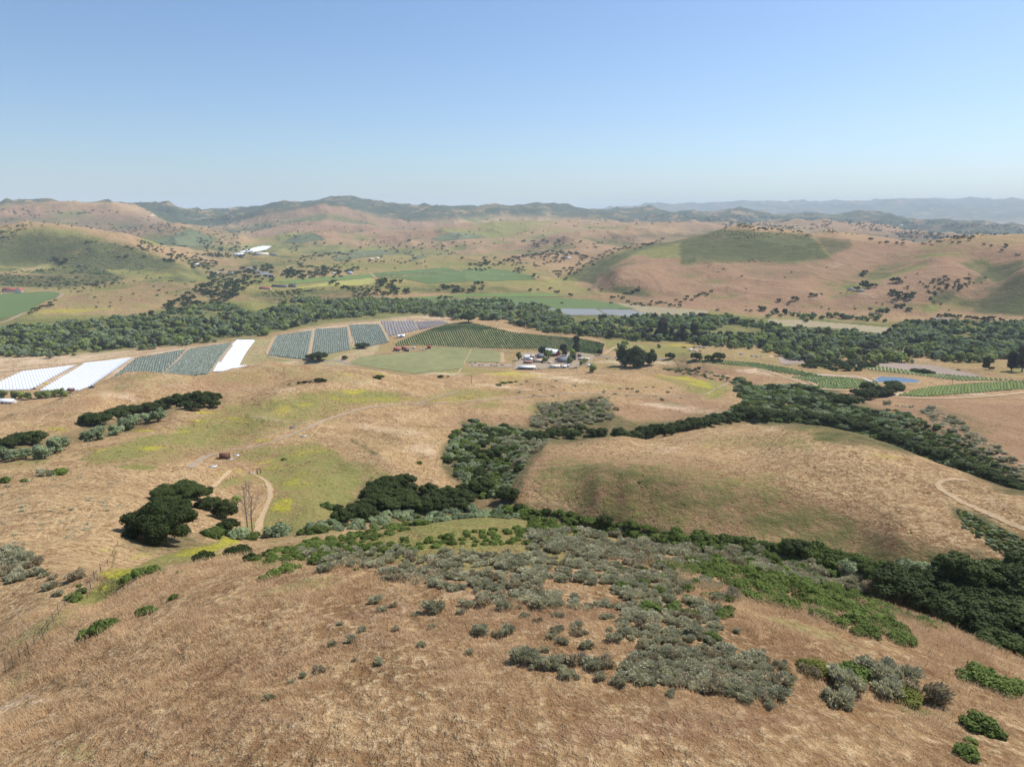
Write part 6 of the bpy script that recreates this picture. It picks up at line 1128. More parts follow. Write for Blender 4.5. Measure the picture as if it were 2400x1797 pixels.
BL = [('barn',1293,833,34,16,6,'red_barn_wall','white_metal_roof',-38,'large dark red barn with a bright white gabled roof','barn',.42),
 ('shed',1235,843,13,12,6,'white_wall','white_metal_roof',10,'tall white metal shed with a rounded roof','shed',.3,True), ('shed',1244,846,6,8,4,'white_wall','white_metal_roof',10,'small white annex right of the rounded white shed','shed'), ('shed',1234,865,40,12,4.2,'brown_wall','white_metal_roof',2,'long open-sided shed with a white roof at the front of the farm','shed',.2,False,True),
 ('shed',1237,852,20,7,3.2,'brown_wall','rust_roof',2,'low rust-roofed shed behind the long white one','shed'), ('stable',1261,849,24,11,4,'grey_wall','tan_metal_roof',2,'long shed with a tan metal roof in the middle of the yard','shed'), ('farmhouse',1267,839,15,12,4,'brown_wall','grey_shingle_roof',-10,'grey-shingled house left of the big barn','house',.4),
 ('farmhouse',1317,849,22,14,5,'grey_wall','grey_shingle_roof',-5,'large grey-shingled house in the middle of the farm','house',.4), ('farmhouse',1326,846,13,12,4,'grey_wall','grey_shingle_roof',60,'grey-roofed wing joined to the large grey house','house',.4), ('shed',1300,862,24,8,3.4,'white_wall','cream_roof',-3,'long cream-roofed row building at the front right','shed'), ('shed',1321,862,14,8,3.2,'white_wall','cream_roof',-3,'shorter cream-roofed building beside the long cream one','shed'),
 ('shed',1332,838,8,7,3,'cream_wall','white_metal_roof',0,'small white-roofed shed between the farm trees','shed'), ('shed',1306,845,10,6,3,'red_barn_wall','red_roof',0,'tiny red shed in front of the grey house','shed'), ('shed',1247,838,9,8,3.4,'red_barn_wall','tan_metal_roof',0,'orange-roofed hut behind the tan-roofed shed','shed'), ('storehouse',1368,844,25,6,3,'tan_wall','cream_roof',-8,'long tan-walled building below the farm lawn','building'), ('shed',1380,859,7,5,2.6,'white_wall','white_metal_roof',0,'tiny white shed at the right end of the farm','shed'),
 ('shed',1330,860,9,7,3.4,'white_wall','blue_grey_roof',0,'blue-grey roofed shed beside the cream buildings','shed'), ('shed',1358,836,8,8,3,'brown_wall','dark_roof',0,'dark-roofed shed at the left of the lawn','shed'), ('shed',1288,852,8,5,2.6,'tan_wall','tan_metal_roof',0,'little tan hut by the round yard tree','shed'),
 ('barn',930,822,14,9,4,'brown_wall','red_roof',8,'faded red-roofed barn in the yard above the ring field','barn'), ('barn',947,819,11,8,4,'brown_wall','red_roof',8,'second red-roofed building right of the faded barn','barn'), ('shed',953,823,11,8,3,'brown_wall','dark_roof',8,'dark-roofed shed below the red roofs','shed'), ('shed',1006,816,7,6,4,'red_barn_wall','red_roof',0,'dark red hut at the corner of the ring field','shed'), ('tent_shed',935,791,8,7,3,'white_wall','white_metal_roof',20,'white shelter by the purple-tan block, left one','shelter',.5), ('tent_shed',944,790,8,7,3,'white_wall','white_metal_roof',20,'white shelter by the purple-tan block, right one','shelter',.5),
 ('house',12,944,38,10,3.2,'white_wall','white_metal_roof',-4,'long white-roofed building at the left edge','building'), ('shed',167,916,10,6,3,'brown_wall','rust_roof',0,'rusty brown shed by the tree row','shed'), ('farmhouse',1618,822,6,4,2.6,'white_wall','white_metal_roof',0,'small white cabin near the river trailers','cabin'),
 ('ranch_house',25,684,28,18,6,'white_wall','red_roof',-6,'long red-tiled ranch house above the green field','house',.4), ('ranch_house',45,686,9,20,7,'white_wall','red_roof',84,'white gabled front of the red-tiled ranch','house',.5), ('ranch_house',622,678,24,14,4,'cream_wall','red_roof',-2,'low red-roofed house on the middle terrace','house'), ('ranch_shed',655,673,32,16,4,'grey_wall','dark_roof',-2,'long dark-roofed shed on the middle terrace','shed'), ('ranch_shed',686,672,16,16,4,'grey_wall','dark_roof',-2,'dark-roofed shed at the right end of the terrace row','shed'),
 ('house',459,620,14,14,4,'white_wall','white_metal_roof',0,'white house on the left hillside','house'), ('house',519,634,12,14,4,'white_wall','cream_roof',0,'pale house among the left hill trees','house'), ('house',540,641,9,12,4,'white_wall','grey_shingle_roof',10,'grey house right of the pale hill house','house'), ('house',508,640,7,10,3,'white_wall','blue_grey_roof',0,'little blue-roofed house on the left hill','house'), ('house',553,638,8,10,3,'tan_wall','red_roof',0,'small red-roofed house on the left hill','house'), ('warehouse',820,642,10,18,6,'white_wall','blue_grey_roof',0,'blue-white shed by the terrace lane','shed'), ('house',782,642,7,12,4,'white_wall','cream_roof',0,'white house at the edge of the valley grove','house'),
 ('warehouse',560,598,22,30,6,'white_wall','white_metal_roof',0,'long white warehouse in the distant town','warehouse'), ('warehouse',615,597,26,30,6,'white_wall','cream_roof',0,'cream warehouse in the distant town','warehouse'), ('warehouse',642,598,14,24,5,'grey_wall','grey_shingle_roof',0,'grey warehouse at the right end of the distant town','warehouse'), ('house',1322,605,12,16,4,'white_wall','grey_shingle_roof',0,'grey-roofed ranch house in the middle hills','house'), ('house',1333,606,7,12,4,'white_wall','white_metal_roof',0,'white annex of the middle hills ranch','house'), ('house',870,608,10,14,4,'cream_wall','cream_roof',0,'pale house under the tan hills','house'), ('house',885,607,7,12,4,'white_wall','white_metal_roof',0,'white house beside the pale one under the tan hills','house'),
 ('ranch_house',2000,679,22,14,4,'cream_wall','grey_shingle_roof',-6,'grey-roofed house among trees on the right slope','house'), ('ranch_house',2018,683,12,10,3.5,'cream_wall','grey_shingle_roof',-6,'lower grey-roofed house on the right slope','house'), ('shed',2313,766,8,8,3,'white_wall','white_metal_roof',0,'white shed by the highway trees','shed'), ('shed',2355,760,7,8,3,'red_barn_wall','rust_roof',0,'dark red shed by the highway','shed'), ('house',2112,529,8,20,6,'white_wall','white_metal_roof',0,'white house on the distant right hill','house')]
for b in BL:
    nm, px, py, wp, dp, h, wl, rf, yw, lb_, cat = b[:11]; rise = b[11] if len(b) > 11 else .28; arch = len(b) > 12 and b[12]; op = len(b) > 13 and b[13]
    building(nm, px, py, wp, dp, h, W_[wl], R_[rf], yw, lb_, cat, rise, arch, 850. if py > 780 else 1600., op)
PAINT = {k: simple(k + '_car_paint', c, .3, .03, 1, .6) for k, c in [('white',(.75,.75,.75)),('black',(.03,.03,.035)),('silver',(.45,.46,.48)),('red',(.3,.04,.03)),('blue',(.05,.09,.2)),('grey',(.16,.17,.18))]}
def prism(P, x0, x1):
    n = len(P); V = [(x, a, b) for x in (x0, x1) for a, b in P]; F = [np.array([(i, (i+1) % n, n+(i+1) % n, n+i) for i in range(n)])]
    F.append(np.array([[0, i+1, i] for i in range(1, n-1)])); F.append(np.array([[n, n+i, n+i+1] for i in range(1, n-1)])); return np.array(V, float), F
def wheel(cx, cy, r=.35, w=.22):
    a = [(cy + r*math.cos(t*math.pi/6), r + r*math.sin(t*math.pi/6)) for t in range(12)]; return prism(a, cx - w/2, cx + w/2)
def car(px, py, yaw, paint, label, kind='car', dmin=850., group=None):
    x, y, z, d = at(px, py, dmin=dmin); o = bpy.data.objects.new('parked_' + ('truck' if kind == 'truck' else 'trailer' if kind == 'trailer' else 'car'), None); COL.objects.link(o); o.location = (x, y, z + .3); o.rotation_euler = (0, 0, R(yaw)); tag(o, label, 'trailer' if kind == 'trailer' else ('truck' if kind == 'truck' else 'car'), group)
    if kind == 'trailer':
        v, f = prism([(-3.6,.6),(3.6,.6),(3.8,1.6),(3.4,2.9),(-3.4,2.9),(-3.7,1.6)], -1.2, 1.2); link('body', np_mesh('body', v, f), PAINT[paint], o)
        for s in (-1.24, 1.24): add('window', [box(s-.02, s+.02, -1.5, 1.5, 1.7, 2.3)], GLASS, o)
        for s in (-1.1, 1.1): v, f = wheel(s, 0); link('wheel', np_mesh('wheel', v, f), TIRE, o)
        return o
    v, f = prism([(-2.2,.35),(2.2,.35),(2.25,.8),(1.1,.98),(.6,1.0),(-2.0,1.0),(-2.25,.85)] if kind == 'car' else [(-2.6,.45),(2.6,.45),(2.65,1.1),(1.4,1.2),(-2.6,1.2)], -.88, .88); link('body', np_mesh('body', v, f), PAINT[paint], o)
    c = [(-1.9,1.0),(1.1,.98),(.4,1.48),(-1.3,1.5)] if kind == 'car' else [(-.8,1.2),(1.4,1.2),(.8,1.85),(-.6,1.85)]
    v, f = prism(c, -.76, .76); link('cabin_glass', np_mesh('cabin_glass', v, f), GLASS, o); v, f = prism([(a*.98, b) for a, b in (c[2], (c[2][0], c[2][1]+.06), (c[3][0], c[3][1]+.06), c[3])], -.7, .7); link('roof', np_mesh('roof', v, f), PAINT[paint], o)
    for s in (-.85, .85):
        for t in (-1.4, 1.4): v, f = wheel(s, t); link('wheel', np_mesh('wheel', v, f), TIRE, o)
    return o
for i, (px, py, c) in enumerate([(1102,852,'black'),(1106,857,'grey'),(1113,852,'black'),(1123,857,'black'),(1131,857,'grey'),(1151,857,'black'),(1158,858,'blue'),(1164,858,'red'),(1175,857,'black'),(1180,857,'silver'),(1165,852,'grey')]):
    car(px, py, 80 + (i * 37) % 25, c, f'{c} car parked {["at the left end","second from the left end","third from the left end","just right of the left cluster","in the left middle","in the middle","right of the middle","beside a blue car","near the right end","at the right end","behind the others on the back edge"][i]} of the gravel strip', group='cars on the gravel strip')
for px, py, yw, c, lb_, kd in [(1449,813,20,'black','dark car parked beside the olive tree near the river track','car'),(1356,840,0,'black','black car beside the farm lawn','car'),(1338,864,90,'silver','silver car right of the cream farm buildings','car'),(1345,864,80,'black','black car right of the silver one','car'),(1350,862,70,'red','small red car at the end of the farm row','car'),(1257,866,30,'white','white pickup between the two long farm roofs','truck'),(1262,865,60,'silver','silver car by the white pickup','car'),(1223,843,0,'black','dark truck left of the rounded white shed','truck'),
    (1423,842,85,'blue','blue car on the farm road under the great oaks','car'),(985,819,80,'white','white truck in the yard above the ring field','truck'),(992,820,90,'white','second white truck in the same yard','truck'),(998,819,80,'blue','blue car beside the white trucks','car'),(935,824,80,'white','white car before the faded red barn','car'),(970,817,90,'white','long white trailer in the yard above the ring field','trailer'),
    (1629,824,88,'white','long white trailer at the front of the river camp','trailer'),(1640,815,85,'silver','silver trailer at the back of the river camp','trailer'),(1650,817,80,'silver','silver trailer at the right of the river camp','trailer'),(1628,815,90,'grey','grey trailer at the back left of the river camp','trailer'),(1604,816,90,'red','dark red trailer at the far left of the river camp','trailer'),(1641,824,60,'black','black car beside the long white trailer','car'),(1619,819,60,'blue','blue car left of the river trailers','car'),
    (1762,835,50,'white','white pickup at the left of the four by the track','truck'),(1769,834,50,'white','white car second of the four by the track','car'),(1775,837,50,'white','white van-like truck lowest of the four','truck'),(1783,836,50,'white','white car at the right of the four','car'),(1873,858,80,'black','black car on the lane under the ploughed field','car'),(1597,813,90,'white','small white car left of the river camp','car')]: car(px, py, yw, PAINT and c, lb_, kd)
# water troughs, tank, gate, poles, fences
def rusty_tank():
    x, y, z, d = at(527, 1074); s = 1.0; o = bpy.data.objects.new('rusty_tank', None); COL.objects.link(o); o.location = (x, y, z); o.rotation_euler = (0, 0, R(24)); tag(o, 'rusty brown half-round metal tank open at one end beside the ridge road', 'tank')
    rust = simple('rust', (.15,.075,.05), .85, .25, 1.5); L, r = 5.2, 2.0; n = 24; V = []
    for rr in (r, r - .06):
        for xx in (-L/2, L/2): V += [(xx, rr*math.cos(-.5+ (math.pi+1)*i/n), 1.05 + rr*math.sin(-.5+(math.pi+1)*i/n)) for i in range(n+1)]
    m = n + 1; F = [(i, i+1, m+i+1, m+i) for i in range(n)] + [(3*m+i, 3*m+i+1, 2*m+i+1, 2*m+i) for i in range(n)] + [(2*m+i, 2*m+i+1, i+1, i) for i in range(n)] + [(m+i, m+i+1, 3*m+i+1, 3*m+i) for i in range(n)]
    link('shell', np_mesh('shell', np.array(V), np.array(F)), rust, o)
    V = [(L/2-.05, 0, 1.0)] + [(L/2-.05, (r-.05)*math.cos(-.5+(math.pi+1)*i/n), 1.05+(r-.05)*math.sin(-.5+(math.pi+1)*i/n)) for i in range(m)]; link('end_cap', np_mesh('end_cap', np.array(V), np.array([(0,i+1,i+2) for i in range(n)])), rust, o)
    for i in range(3):
        xx = -L/2 + .3 + i*(L-.6)/2; P = [(xx, (r+.05)*math.cos(math.pi*j/14), 1.05+(r+.05)*math.sin(math.pi*j/14)) for j in range(15)]; v, f = tube_path(P, [.06]*15, 5); link('rib', np_mesh('rib', v, f), rust, o)
    x2, y2, z2, _ = at(535, 1076); b = bpy.data.objects.new('metal_panel_stack', None); COL.objects.link(b); b.location = (x2, y2 - .8, z2 + .1); b.rotation_euler = (0, 0, R(24)); tag(b, 'pale grey metal panels lying against the foot of the rusty tank', 'panels')
    for i in range(5): add('panel', [box(-2.4+i*.25, 2.2+i*.2, -.55-i*.12, .25-i*.1, .02+i*.07, .06+i*.07)], STEEL, b)
    x3, y3, z3, _ = at(554, 1067); b = bpy.data.objects.new('metal_sheet', None); COL.objects.link(b); b.location = (x3, y3, z3 + .15); b.rotation_euler = (R(6), 0, R(15)); tag(b, 'flat grey metal sheet lying right of the rusty tank', 'metal sheet'); add('sheet', [box(-1.5,1.5,-.9,.9,0,.05)], STEEL, b); add('frame', [box(-1.55,1.55,-1,-.92,-.12,.08), box(-1.55,1.55,.92,1,-.12,.08)], WOOD, b)
rusty_tank()
def trough(px, py, yaw, L, label, paint):
    x, y, z, d = at(px, py); o = bpy.data.objects.new('water_trough', None); COL.objects.link(o); o.location = (x, y, z + .05); o.rotation_euler = (0, 0, R(yaw)); tag(o, label, 'trough', 'stock troughs along the ridge road'); w, h, t = .65, .85, .08
    add('basin', [box(-L/2,L/2,-w,-w+t,0,h), box(-L/2,L/2,w-t,w,0,h), box(-L/2,-L/2+t,-w+t,w-t,0,h), box(L/2-t,L/2,-w+t,w-t,0,h), box(-L/2+t,L/2-t,-w+t,w-t,0,.1)], paint, o)
    add('water', [box(-L/2+t,L/2-t,-w+t,w-t,.6,.62)], GLASS, o); add('rail', [box(-L/2-.1,L/2+.1,-.05,.05,h+.002,h+.1), box(-L/2-.12,-L/2-.02,-.05,.05,0,h), box(L/2+.02,L/2+.12,-.05,.05,0,h)], WOOD, o)
trough(499,1096,58,3.0,'white trough with dark water nearest the rusty tank', W_['white_wall']); trough(686,1003,35,3.2,'grey and white trough above the ridge road', W_['grey_wall']); trough(711,1024,28,3.4,'white trough below the ridge road bend', W_['white_wall'])
def gate():
    x, y, z, d = at(594, 1112); o = bpy.data.objects.new('ranch_gate', None); COL.objects.link(o); o.location = (x, y, z); o.rotation_euler = (0, 0, R(50)); tag(o, 'ranch gate with tall dark wooden posts where the curving track begins', 'gate')
    for xx in (-1.9, 1.9, 3.4): add('post', [box(xx-.14, xx+.14, -.14, .14, -.5, 2.3)], WOOD, o)
    add('beam', [box(1.76, 3.54, -.1, .1, 1.75, 1.95)], WOOD, o); add('gate_panel', [box(-1.7,1.7,-.03,.03,.25+i*.25,.31+i*.25) for i in range(5)] + [box(a-.03,a+.03,-.035,.035,.25,1.32) for a in (-1.7,0,1.7)], STEEL, o)
gate()
def pole(px, py, hpx, label, dmin=300., yaw=0):
    x, y, z, d = at(px, py, dmin=dmin); H = hpx * d / FPX; o = bpy.data.objects.new('utility_pole', None); COL.objects.link(o); o.location = (x, y, z); o.rotation_euler = (0, 0, R(yaw)); tag(o, label, 'utility pole', 'utility poles across the ranch')
    v, f = tube_path([(0,0,-1),(0,0,H*.5),(0,0,H)], [.22,.19,.14], 8); link('pole', np_mesh('pole', v, f, True), WOOD, o); add('crossarm', [box(-1.3,1.3,-.07,.07,H-.9,H-.7)], WOOD, o)
    for a in (-1.1,0,1.1): v, f = tube_path([(a,0,H-.7),(a,0,H-.45)], [.07,.05], 6); link('insulator', np_mesh('insulator', v, f), GLASS, o)
pole(667,885,25,'utility pole on the tan hill above the short oak row'); pole(1105,899,20,'utility pole on the crest left of the farm'); pole(1478,874,9,'low pole on the knoll before the corrals'); pole(2232,897,11,'pole on the terrace right of the pond', 600); pole(2090,899,9,'pole in front of the pond', 600); pole(1688,830,12,'pole by the river camp', 900); pole(1959,911,18,'pole in the vineyard before the pond', 600); pole(33,874,17,'pole in the straw field left of the tunnels', 900); pole(1234,712,9,'pale pole in the long river vineyard', 1800); pole(1352,842,8,'pole by the farm lawn', 900); pole(1188,808,9,'pole at the end of the knoll vines', 1000); pole(1525,739,10,'pole by the grey field',1700); pole(46,760,8,'pole at the corner of the left road',1500)
def fence(pts, n, label, h=1.3, rails=0, r=.05, dmin=20., name='fence'):
    q = densify(pts, 2); ix = np.linspace(0, len(q)-1, n).astype(int); P = [at(*q[i], dmin=dmin) for i in ix]; o = bpy.data.objects.new(name, None); COL.objects.link(o); o.location = P[0][:3]; tag(o, label, 'fence'); o0 = np.array(P[0][:3]); W = [np.array(p[:3]) - o0 for p in P]
    for w in W: v, f = tube_path([w-[0,0,.3], w+[0,0,h]], [r, r*.9], 5); link('post', np_mesh('post', v, f), WOOD, o)
    if rails:
        for k_ in range(rails): add('rail', [tube_path([a+[0,0,h*(k_+1)/(rails+.4)], b+[0,0,h*(k_+1)/(rails+.4)]], [r*.7]*2, 4) for a, b in zip(W, W[1:])], WOOD, o)
fence([(15,1580),(50,1550),(66,1535),(92,1510),(104,1500),(125,1460),(150,1425),(190,1395)], 12, 'line of thin wire fence posts on the grass at lower left', 1.5, 2, .045)
fence([(205,1400),(226,1345),(250,1330),(268,1300),(277,1280)], 7, 'old leaning fence line above the lower left gully', 1.3, 1, .06)
fence([(530,1130),(538,1125),(545,1120)], 4, 'few dark posts beside the track behind the huge oak', 1.2, 0, .09)
fence([(800,968),(888,953),(890,952)], 5, 'dark posts at the ridge road bend', 1.5, 0, .1); fence([(1204,866),(1280,868),(1350,867),(1360,862)], 18, 'pale rail fence in front of the farm', 1.4, 2, .08, 900.)
for i, (p, l) in enumerate([([(1410,866),(1428,853),(1455,855),(1484,856)],'left corral fence'),([(1410,866),(1445,868),(1520,868),(1527,860)],'front corral fence'),([(1440,866),(1455,857)],'cross rails of the left corral'),([(1455,861),(1500,864)],'middle corral rail'),([(1523,851),(1545,854),(1565,860)],'corral fence right of the tall oak'),([(1580,842),(1592,858)],'short fence right of the corrals'),([(1420,862),(1448,862)],'second rail line of the left corral'),([(1525,848),(1580,842),(1612,848)],'rail line behind the right corral')]):
    fence(p, 9, 'dark wooden ' + l + ' under the great oaks' if i < 4 else 'dark wooden ' + l, 1.7, 2, .14, 850., 'corral_fence')
fence([(1175,864),(1200,862),(1206,828),(1230,822),(1262,820)], 14, 'post fence round the left side of the farmyard', 1.4, 2, .1, 900.)
def dump(px, py, wpx, label, mat, name, cat):
    x, y, z, d = at(px, py, dmin=700.); w = wpx*d/FPX; o = bpy.data.objects.new(name, None); COL.objects.link(o); o.location = (x, y, z); tag(o, label, cat); rng = np.random.default_rng(int(px))
    for i in range(7):
        a = rng.uniform(-w/2, w/2); add('crate', [box(a-1, a+1, -1+rng.uniform(-1,1), .6, 0, rng.uniform(.8,2))], mat, o)
dump(212,913,12,'dark heap of farm crates at the corner of the white tunnels', R_['dark_roof'], 'crate_heap', 'crates'); dump(80,912,7,'dark heap of crates at the foot of the tunnel gap', R_['dark_roof'], 'crate_heap', 'crates'); dump(107,900,3,'yellow bin in the gap between the tunnel blocks', simple('yellow_paint', (.6,.45,.03), .6), 'yellow_bin', 'bin'); dump(162,921,18,'low dark pallets beside the rusty shed', R_['dark_roof'], 'pallet_heap', 'pallets')
# the blue tarpaulin and the white lounge at the pond
x, y, z, d = at(1737, 831, dmin=900.); o = bpy.data.objects.new('blue_tarpaulin', None); COL.objects.link(o); o.location = (x, y, z+.3); tag(o, 'bright blue tarpaulin over a low stack by the river fence', 'tarpaulin'); add('cover', [prism([(-1.5,0),(1.5,0),(1.2,1.1),(0,1.5),(-1.2,1.1)], -2.6, 2.6)], simple('blue_plastic', (.03,.16,.55), .5), o)
x, y, z, d = at(2051, 893, dmin=700.); o = bpy.data.objects.new('floating_dock', None); COL.objects.link(o); o.location = (x, y, z+.7); tag(o, 'white floating dock at the left end of the pond', 'dock'); add('deck', [box(-3,3,-1.5,1.5,0,.4)], W_['white_wall'], o); add('rail', [box(-3,3,1.4,1.5,.4,1.2)], STEEL, o)
# white cliff rocks
# ---------- standing dry grass on the near dome ----------
def grass_patch(seed, n=300, R0=1.6):
    rng = np.random.default_rng(seed); c = rng.uniform(-R0, R0, (n, 2)); cl = fbm(c[:,0]*1.3+seed*9, c[:,1]*1.3, 2, seed); keep = cl > -.25; c = c[keep]; n = len(c)
    h = rng.uniform(.05, .22, n) * (.7 + .6*np.clip(cl[keep]+.3, 0, 1)); a = rng.uniform(0, 6.28, n); w = rng.uniform(.008, .02, n); la = rng.normal(size=n)*.9 + .4; lr = rng.uniform(.12, .42, n); ln = np.stack([np.cos(la)*lr, np.sin(la)*lr], 1); a = la + math.pi/2
    dx, dy = np.cos(a)*w, np.sin(a)*w; B = np.zeros((n, 4, 3)); B[:,0,:2] = c - np.stack([dx,dy],1); B[:,1,:2] = c + np.stack([dx,dy],1); B[:,2,:2] = c + ln + np.stack([dx,dy],1)*.3; B[:,3,:2] = c + ln - np.stack([dx,dy],1)*.3
    B[:,:2,2] = -.12; B[:,2,2] = h; B[:,3,2] = h*.96
    return np_mesh('dry_grass_tuft', B.reshape(-1,3), np.arange(n*4).reshape(-1,4))
def grass_mat():
    k = NT('dry_grass_blades'); n = k.noise(.16, 6, .65); n2 = k.noise(1.15, 5, .72, dist=.2); n3 = k.noise(9., 2)
    c = k.mix(k.ramp(n, .35, .66), (.50,.32,.165), (.68,.50,.29)); c = k.mix(k.ramp(n2, .42, .66, 0, .6), c, (.80,.64,.40)); c = k.mix(k.ramp(n3, .35, .65, .0, .45), c, (.40,.21,.10))
    c = k.mix(k.ramp(k.noise(.05, 4), .5, .7, 0, .35), c, (.36,.22,.15)); k.col(c)
    tr = k.n('ShaderNodeBsdfTranslucent'); k.put(tr.inputs[0], c); mx = k.n('ShaderNodeMixShader'); mx.inputs[0].default_value = .3
    k.t.links.new(k.b.outputs[0], mx.inputs[1]); k.t.links.new(tr.outputs[0], mx.inputs[2]); k.t.links.new(mx.outputs[0], k.t.nodes['Material Output'].inputs[0]); return k.m
GM = grass_mat(); gp = []
for i, (px, py) in enumerate([(700,1700),(1500,1720),(1100,1640)]):
    x, y, z, d = at(px, py); m_ = grass_patch(300+i); o = link('dry_grass_tuft', m_, GM, loc=(x, y, z), label='clump of dry bent grass on the brown dome', cat='grass clump', group='dry grass clumps on the dome', kind='stuff'); gp.append(o)
rng = np.random.default_rng(5); xs = []
X = rng.uniform(-75, 75, 26000); Y = rng.uniform(18, 125, 26000); D_ = np.hypot(X, Y); az = np.abs(np.arctan2(X, Y))
k_ = (D_ > 22) & (D_ < 105) & (rng.uniform(size=len(X)) < .6) & (az < R(44)) & (rng.uniform(size=len(X)) < np.clip(1.25 - D_/120, .25, 1)); X, Y = X[k_], Y[k_]; Z = ground_z(X, Y)
_i = np.clip(((np.arctan2(X, Y) - A0) / (A1 - A0) * (NA - 1)).round().astype(int), 0, NA - 1); _j = np.clip(((np.log(np.hypot(X, Y)) - L0) / (L1 - L0) * (NR - 1)).round().astype(int), 0, NR - 1)
k_ = (MK['D'][_i, _j] < rng.uniform(.15, .5, len(X))) & (fbm(X / 6, Y / 6, 3, 61) > rng.uniform(-.35, .12, len(X))) & (MK['G'][_i, _j] < .3) & (MK['S'][_i, _j] < .3); X, Y, Z = X[k_], Y[k_], Z[k_]
vx, vy = to_px(X, Y, Z); k_ = (vx > -60) & (vx < 2460) & (vy < 1900) & (pdist(SA, vx, vy) < 5) & (vy > 1285 + 70 * rng.uniform(size=len(vx))); X, Y, Z = X[k_], Y[k_], Z[k_]
print('GRASS', len(X))
stuff('grass', 'dry brown grass standing all over the near dome', 'grass', gp, np.stack([X, Y, Z], 1), np.clip(np.hypot(X, Y)/60, .75, 1.1), 1., 9)

# ---------- coarse weeds and tussocks over the middle slopes ----------
STRAWM = leaf_mat('straw_tussock', (.36,.24,.11), (.60,.44,.23), None, 1.5, .3); BROWNM = leaf_mat('olive_weeds', (.13,.11,.04), (.26,.21,.085), None, 1.5, .3)
ws = []
for i, (mt, px, py, lb) in enumerate([(STRAWM,900,1020,'pale tussock of dry grass on the brown slope above the canyon'),(STRAWM,1800,1080,'pale tussock of dry grass on the round hill'),(BROWNM,1500,1130,'low olive weed clump on the face of the round hill')]):
    x, y, z, d = at(px, py); m_ = variant(ME['bush_far'][i], mt, 'tussock'); o = link('grass_tussock', m_, loc=(x, y, z), label=lb, cat='tussock', kind='thing'); o.scale = (.9, .9, .7); ws.append(o)
rng = np.random.default_rng(15); n_ = 90000; az_ = rng.uniform(R(-40), R(40), n_); D_ = np.sqrt(rng.uniform(110**2, 780**2, n_)); X = np.sin(az_) * D_; Y = np.cos(az_) * D_
_i = np.clip(((az_ - A0) / (A1 - A0) * (NA - 1)).round().astype(int), 0, NA - 1); _j = np.clip(((np.log(D_) - L0) / (L1 - L0) * (NR - 1)).round().astype(int), 0, NR - 1)
p_ = .30 + .9 * fbm(X / 18, Y / 18, 4, 71) + .35 * MK['G'][_i, _j] - .6 * MK['S'][_i, _j]; k_ = rng.uniform(size=n_) < p_ * np.clip(D_ / 300, .3, 1); X, Y, D_ = X[k_], Y[k_], D_[k_]; Z = ground_z(X, Y); vx, vy = to_px(X, Y, Z)
ok = (vx > -80) & (vx < 2480) & (vy > 860)
for t in TR:
    q = np.array(densify(t[1], 4)); w = (q[:,0].min()-12, q[:,0].max()+12, q[:,1].min()-12, q[:,1].max()+12); c = np.where((vx > w[0]) & (vx < w[1]) & (vy > w[2]) & (vy < w[3]))[0]
    if len(c): dm = np.min((vx[c][:,None]-q[None,:,0])**2 + ((vy[c][:,None]-q[None,:,1])*1.6)**2, 1); ok[c] &= dm > 11**2
X, Y, Z, D_ = X[ok], Y[ok], Z[ok], D_[ok]; print('WEEDS', len(X))
stuff('weeds', 'coarse dry weeds and tussocks speckling the middle slopes', 'weeds', ws, np.stack([X, Y, Z - .05], 1), rng.uniform(.18, .62, len(X)) * np.clip(D_ / 260, .8, 1.3), .55, 19)
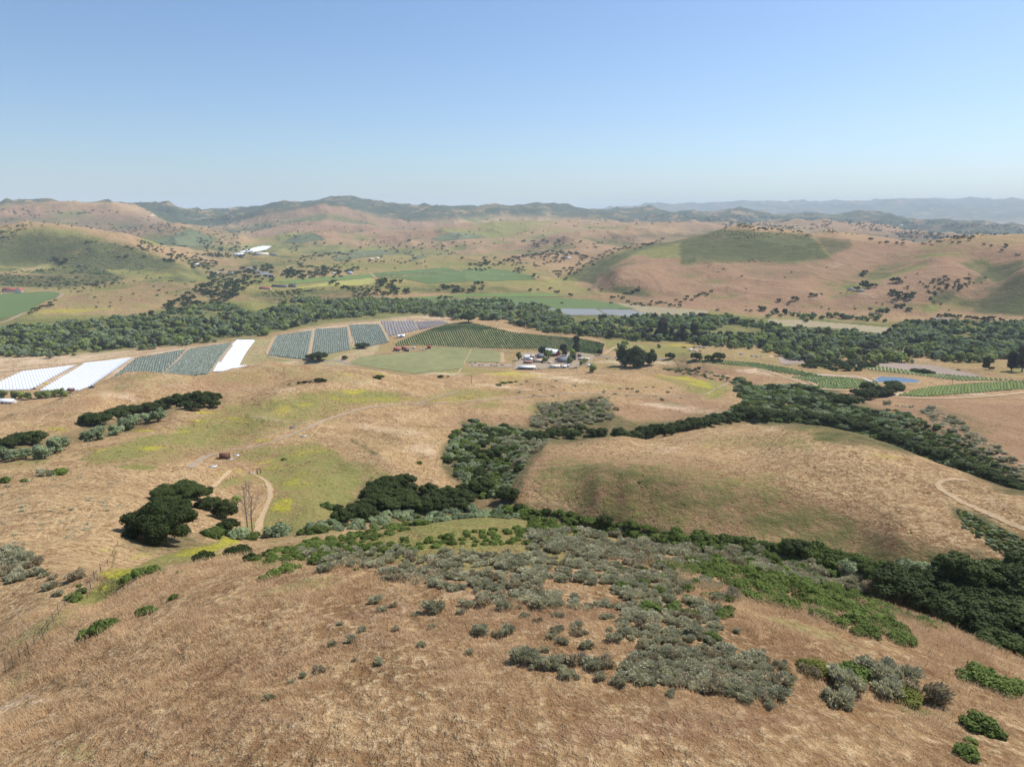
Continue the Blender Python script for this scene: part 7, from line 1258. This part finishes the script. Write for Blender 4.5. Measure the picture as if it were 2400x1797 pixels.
# ---------- camera, sun, sky, air ----------
cam = bpy.data.cameras.new('camera'); camo = bpy.data.objects.new('camera', cam); COL.objects.link(camo)
cam.sensor_width = 36; cam.lens = 36 * FPX / 2400; cam.clip_start = .5; cam.clip_end = 150000
camo.location = (0, 0, 0); camo.rotation_euler = (math.pi / 2 - PITCH, 0, 0)
SC.camera = camo
SUN_AZ, SUN_EL = R(58), R(52)          # azimuth clockwise from the view direction
sd = Vector((math.sin(SUN_AZ) * math.cos(SUN_EL), math.cos(SUN_AZ) * math.cos(SUN_EL), math.sin(SUN_EL)))
sl = bpy.data.lights.new('sun', 'SUN'); sl.energy = 4.8; sl.angle = R(.53); sl.color = (1, .95, .88)
so = bpy.data.objects.new('sun', sl); COL.objects.link(so); so.rotation_euler = sd.to_track_quat('Z', 'Y').to_euler()
w = bpy.data.worlds.new('World'); SC.world = w; w.use_nodes = True
nt = w.node_tree; bg = nt.nodes['Background']; sky = nt.nodes.new('ShaderNodeTexSky'); sky.sky_type = 'NISHITA'
sky.sun_disc = False; sky.sun_elevation = SUN_EL; sky.sun_rotation = SUN_AZ; sky.altitude = 300; sky.air_density = 1.0; sky.dust_density = 1.0; sky.ozone_density = 6
nt.links.new(sky.outputs[0], bg.inputs[0]); bg.inputs[1].default_value = .118
SC.view_settings.view_transform = 'Standard'; SC.view_settings.look = 'None'; SC.view_settings.exposure = 0.28; SC.view_settings.gamma = 1
SC.cycles.volume_bounces = 2; SC.cycles.max_bounces = 4; SC.cycles.diffuse_bounces = 2; SC.cycles.transparent_max_bounces = 8
SC.cycles.use_denoising = True
SC.render.threads_mode = 'AUTO'
# the air of the valley
def haze_box():
    x0, x1, y0, y1, z0, z1 = -42000, 42000, -3000, 50000, float(GZ.min()) - 12, float(GZ.max()) + 40
    me = bpy.data.meshes.new('haze')
    v = [(x, y, z) for z in (z0, z1) for x, y in ((x0,y0),(x1,y0),(x1,y1),(x0,y1))]
    me.from_pydata(v, [], [(3,2,1,0),(4,5,6,7),(0,1,5,4),(1,2,6,5),(2,3,7,6),(3,0,4,7)])
    o = bpy.data.objects.new('haze', me); COL.objects.link(o); o['kind'] = 'stuff'; o['label'] = 'thin blue haze filling the air over the valley'; o['category'] = 'haze'
    m = bpy.data.materials.new('haze'); m.use_nodes = True; n = m.node_tree; n.nodes.clear()
    out = n.nodes.new('ShaderNodeOutputMaterial'); v = n.nodes.new('ShaderNodeVolumePrincipled')
    v.inputs['Color'].default_value = (.72, .87, 1, 1); v.inputs['Density'].default_value = HAZE_D; v.inputs['Anisotropy'].default_value = .0
    n.links.new(v.outputs[0], out.inputs['Volume']); me.materials.append(m)
HAZE_D = 3.9e-5
haze_box()
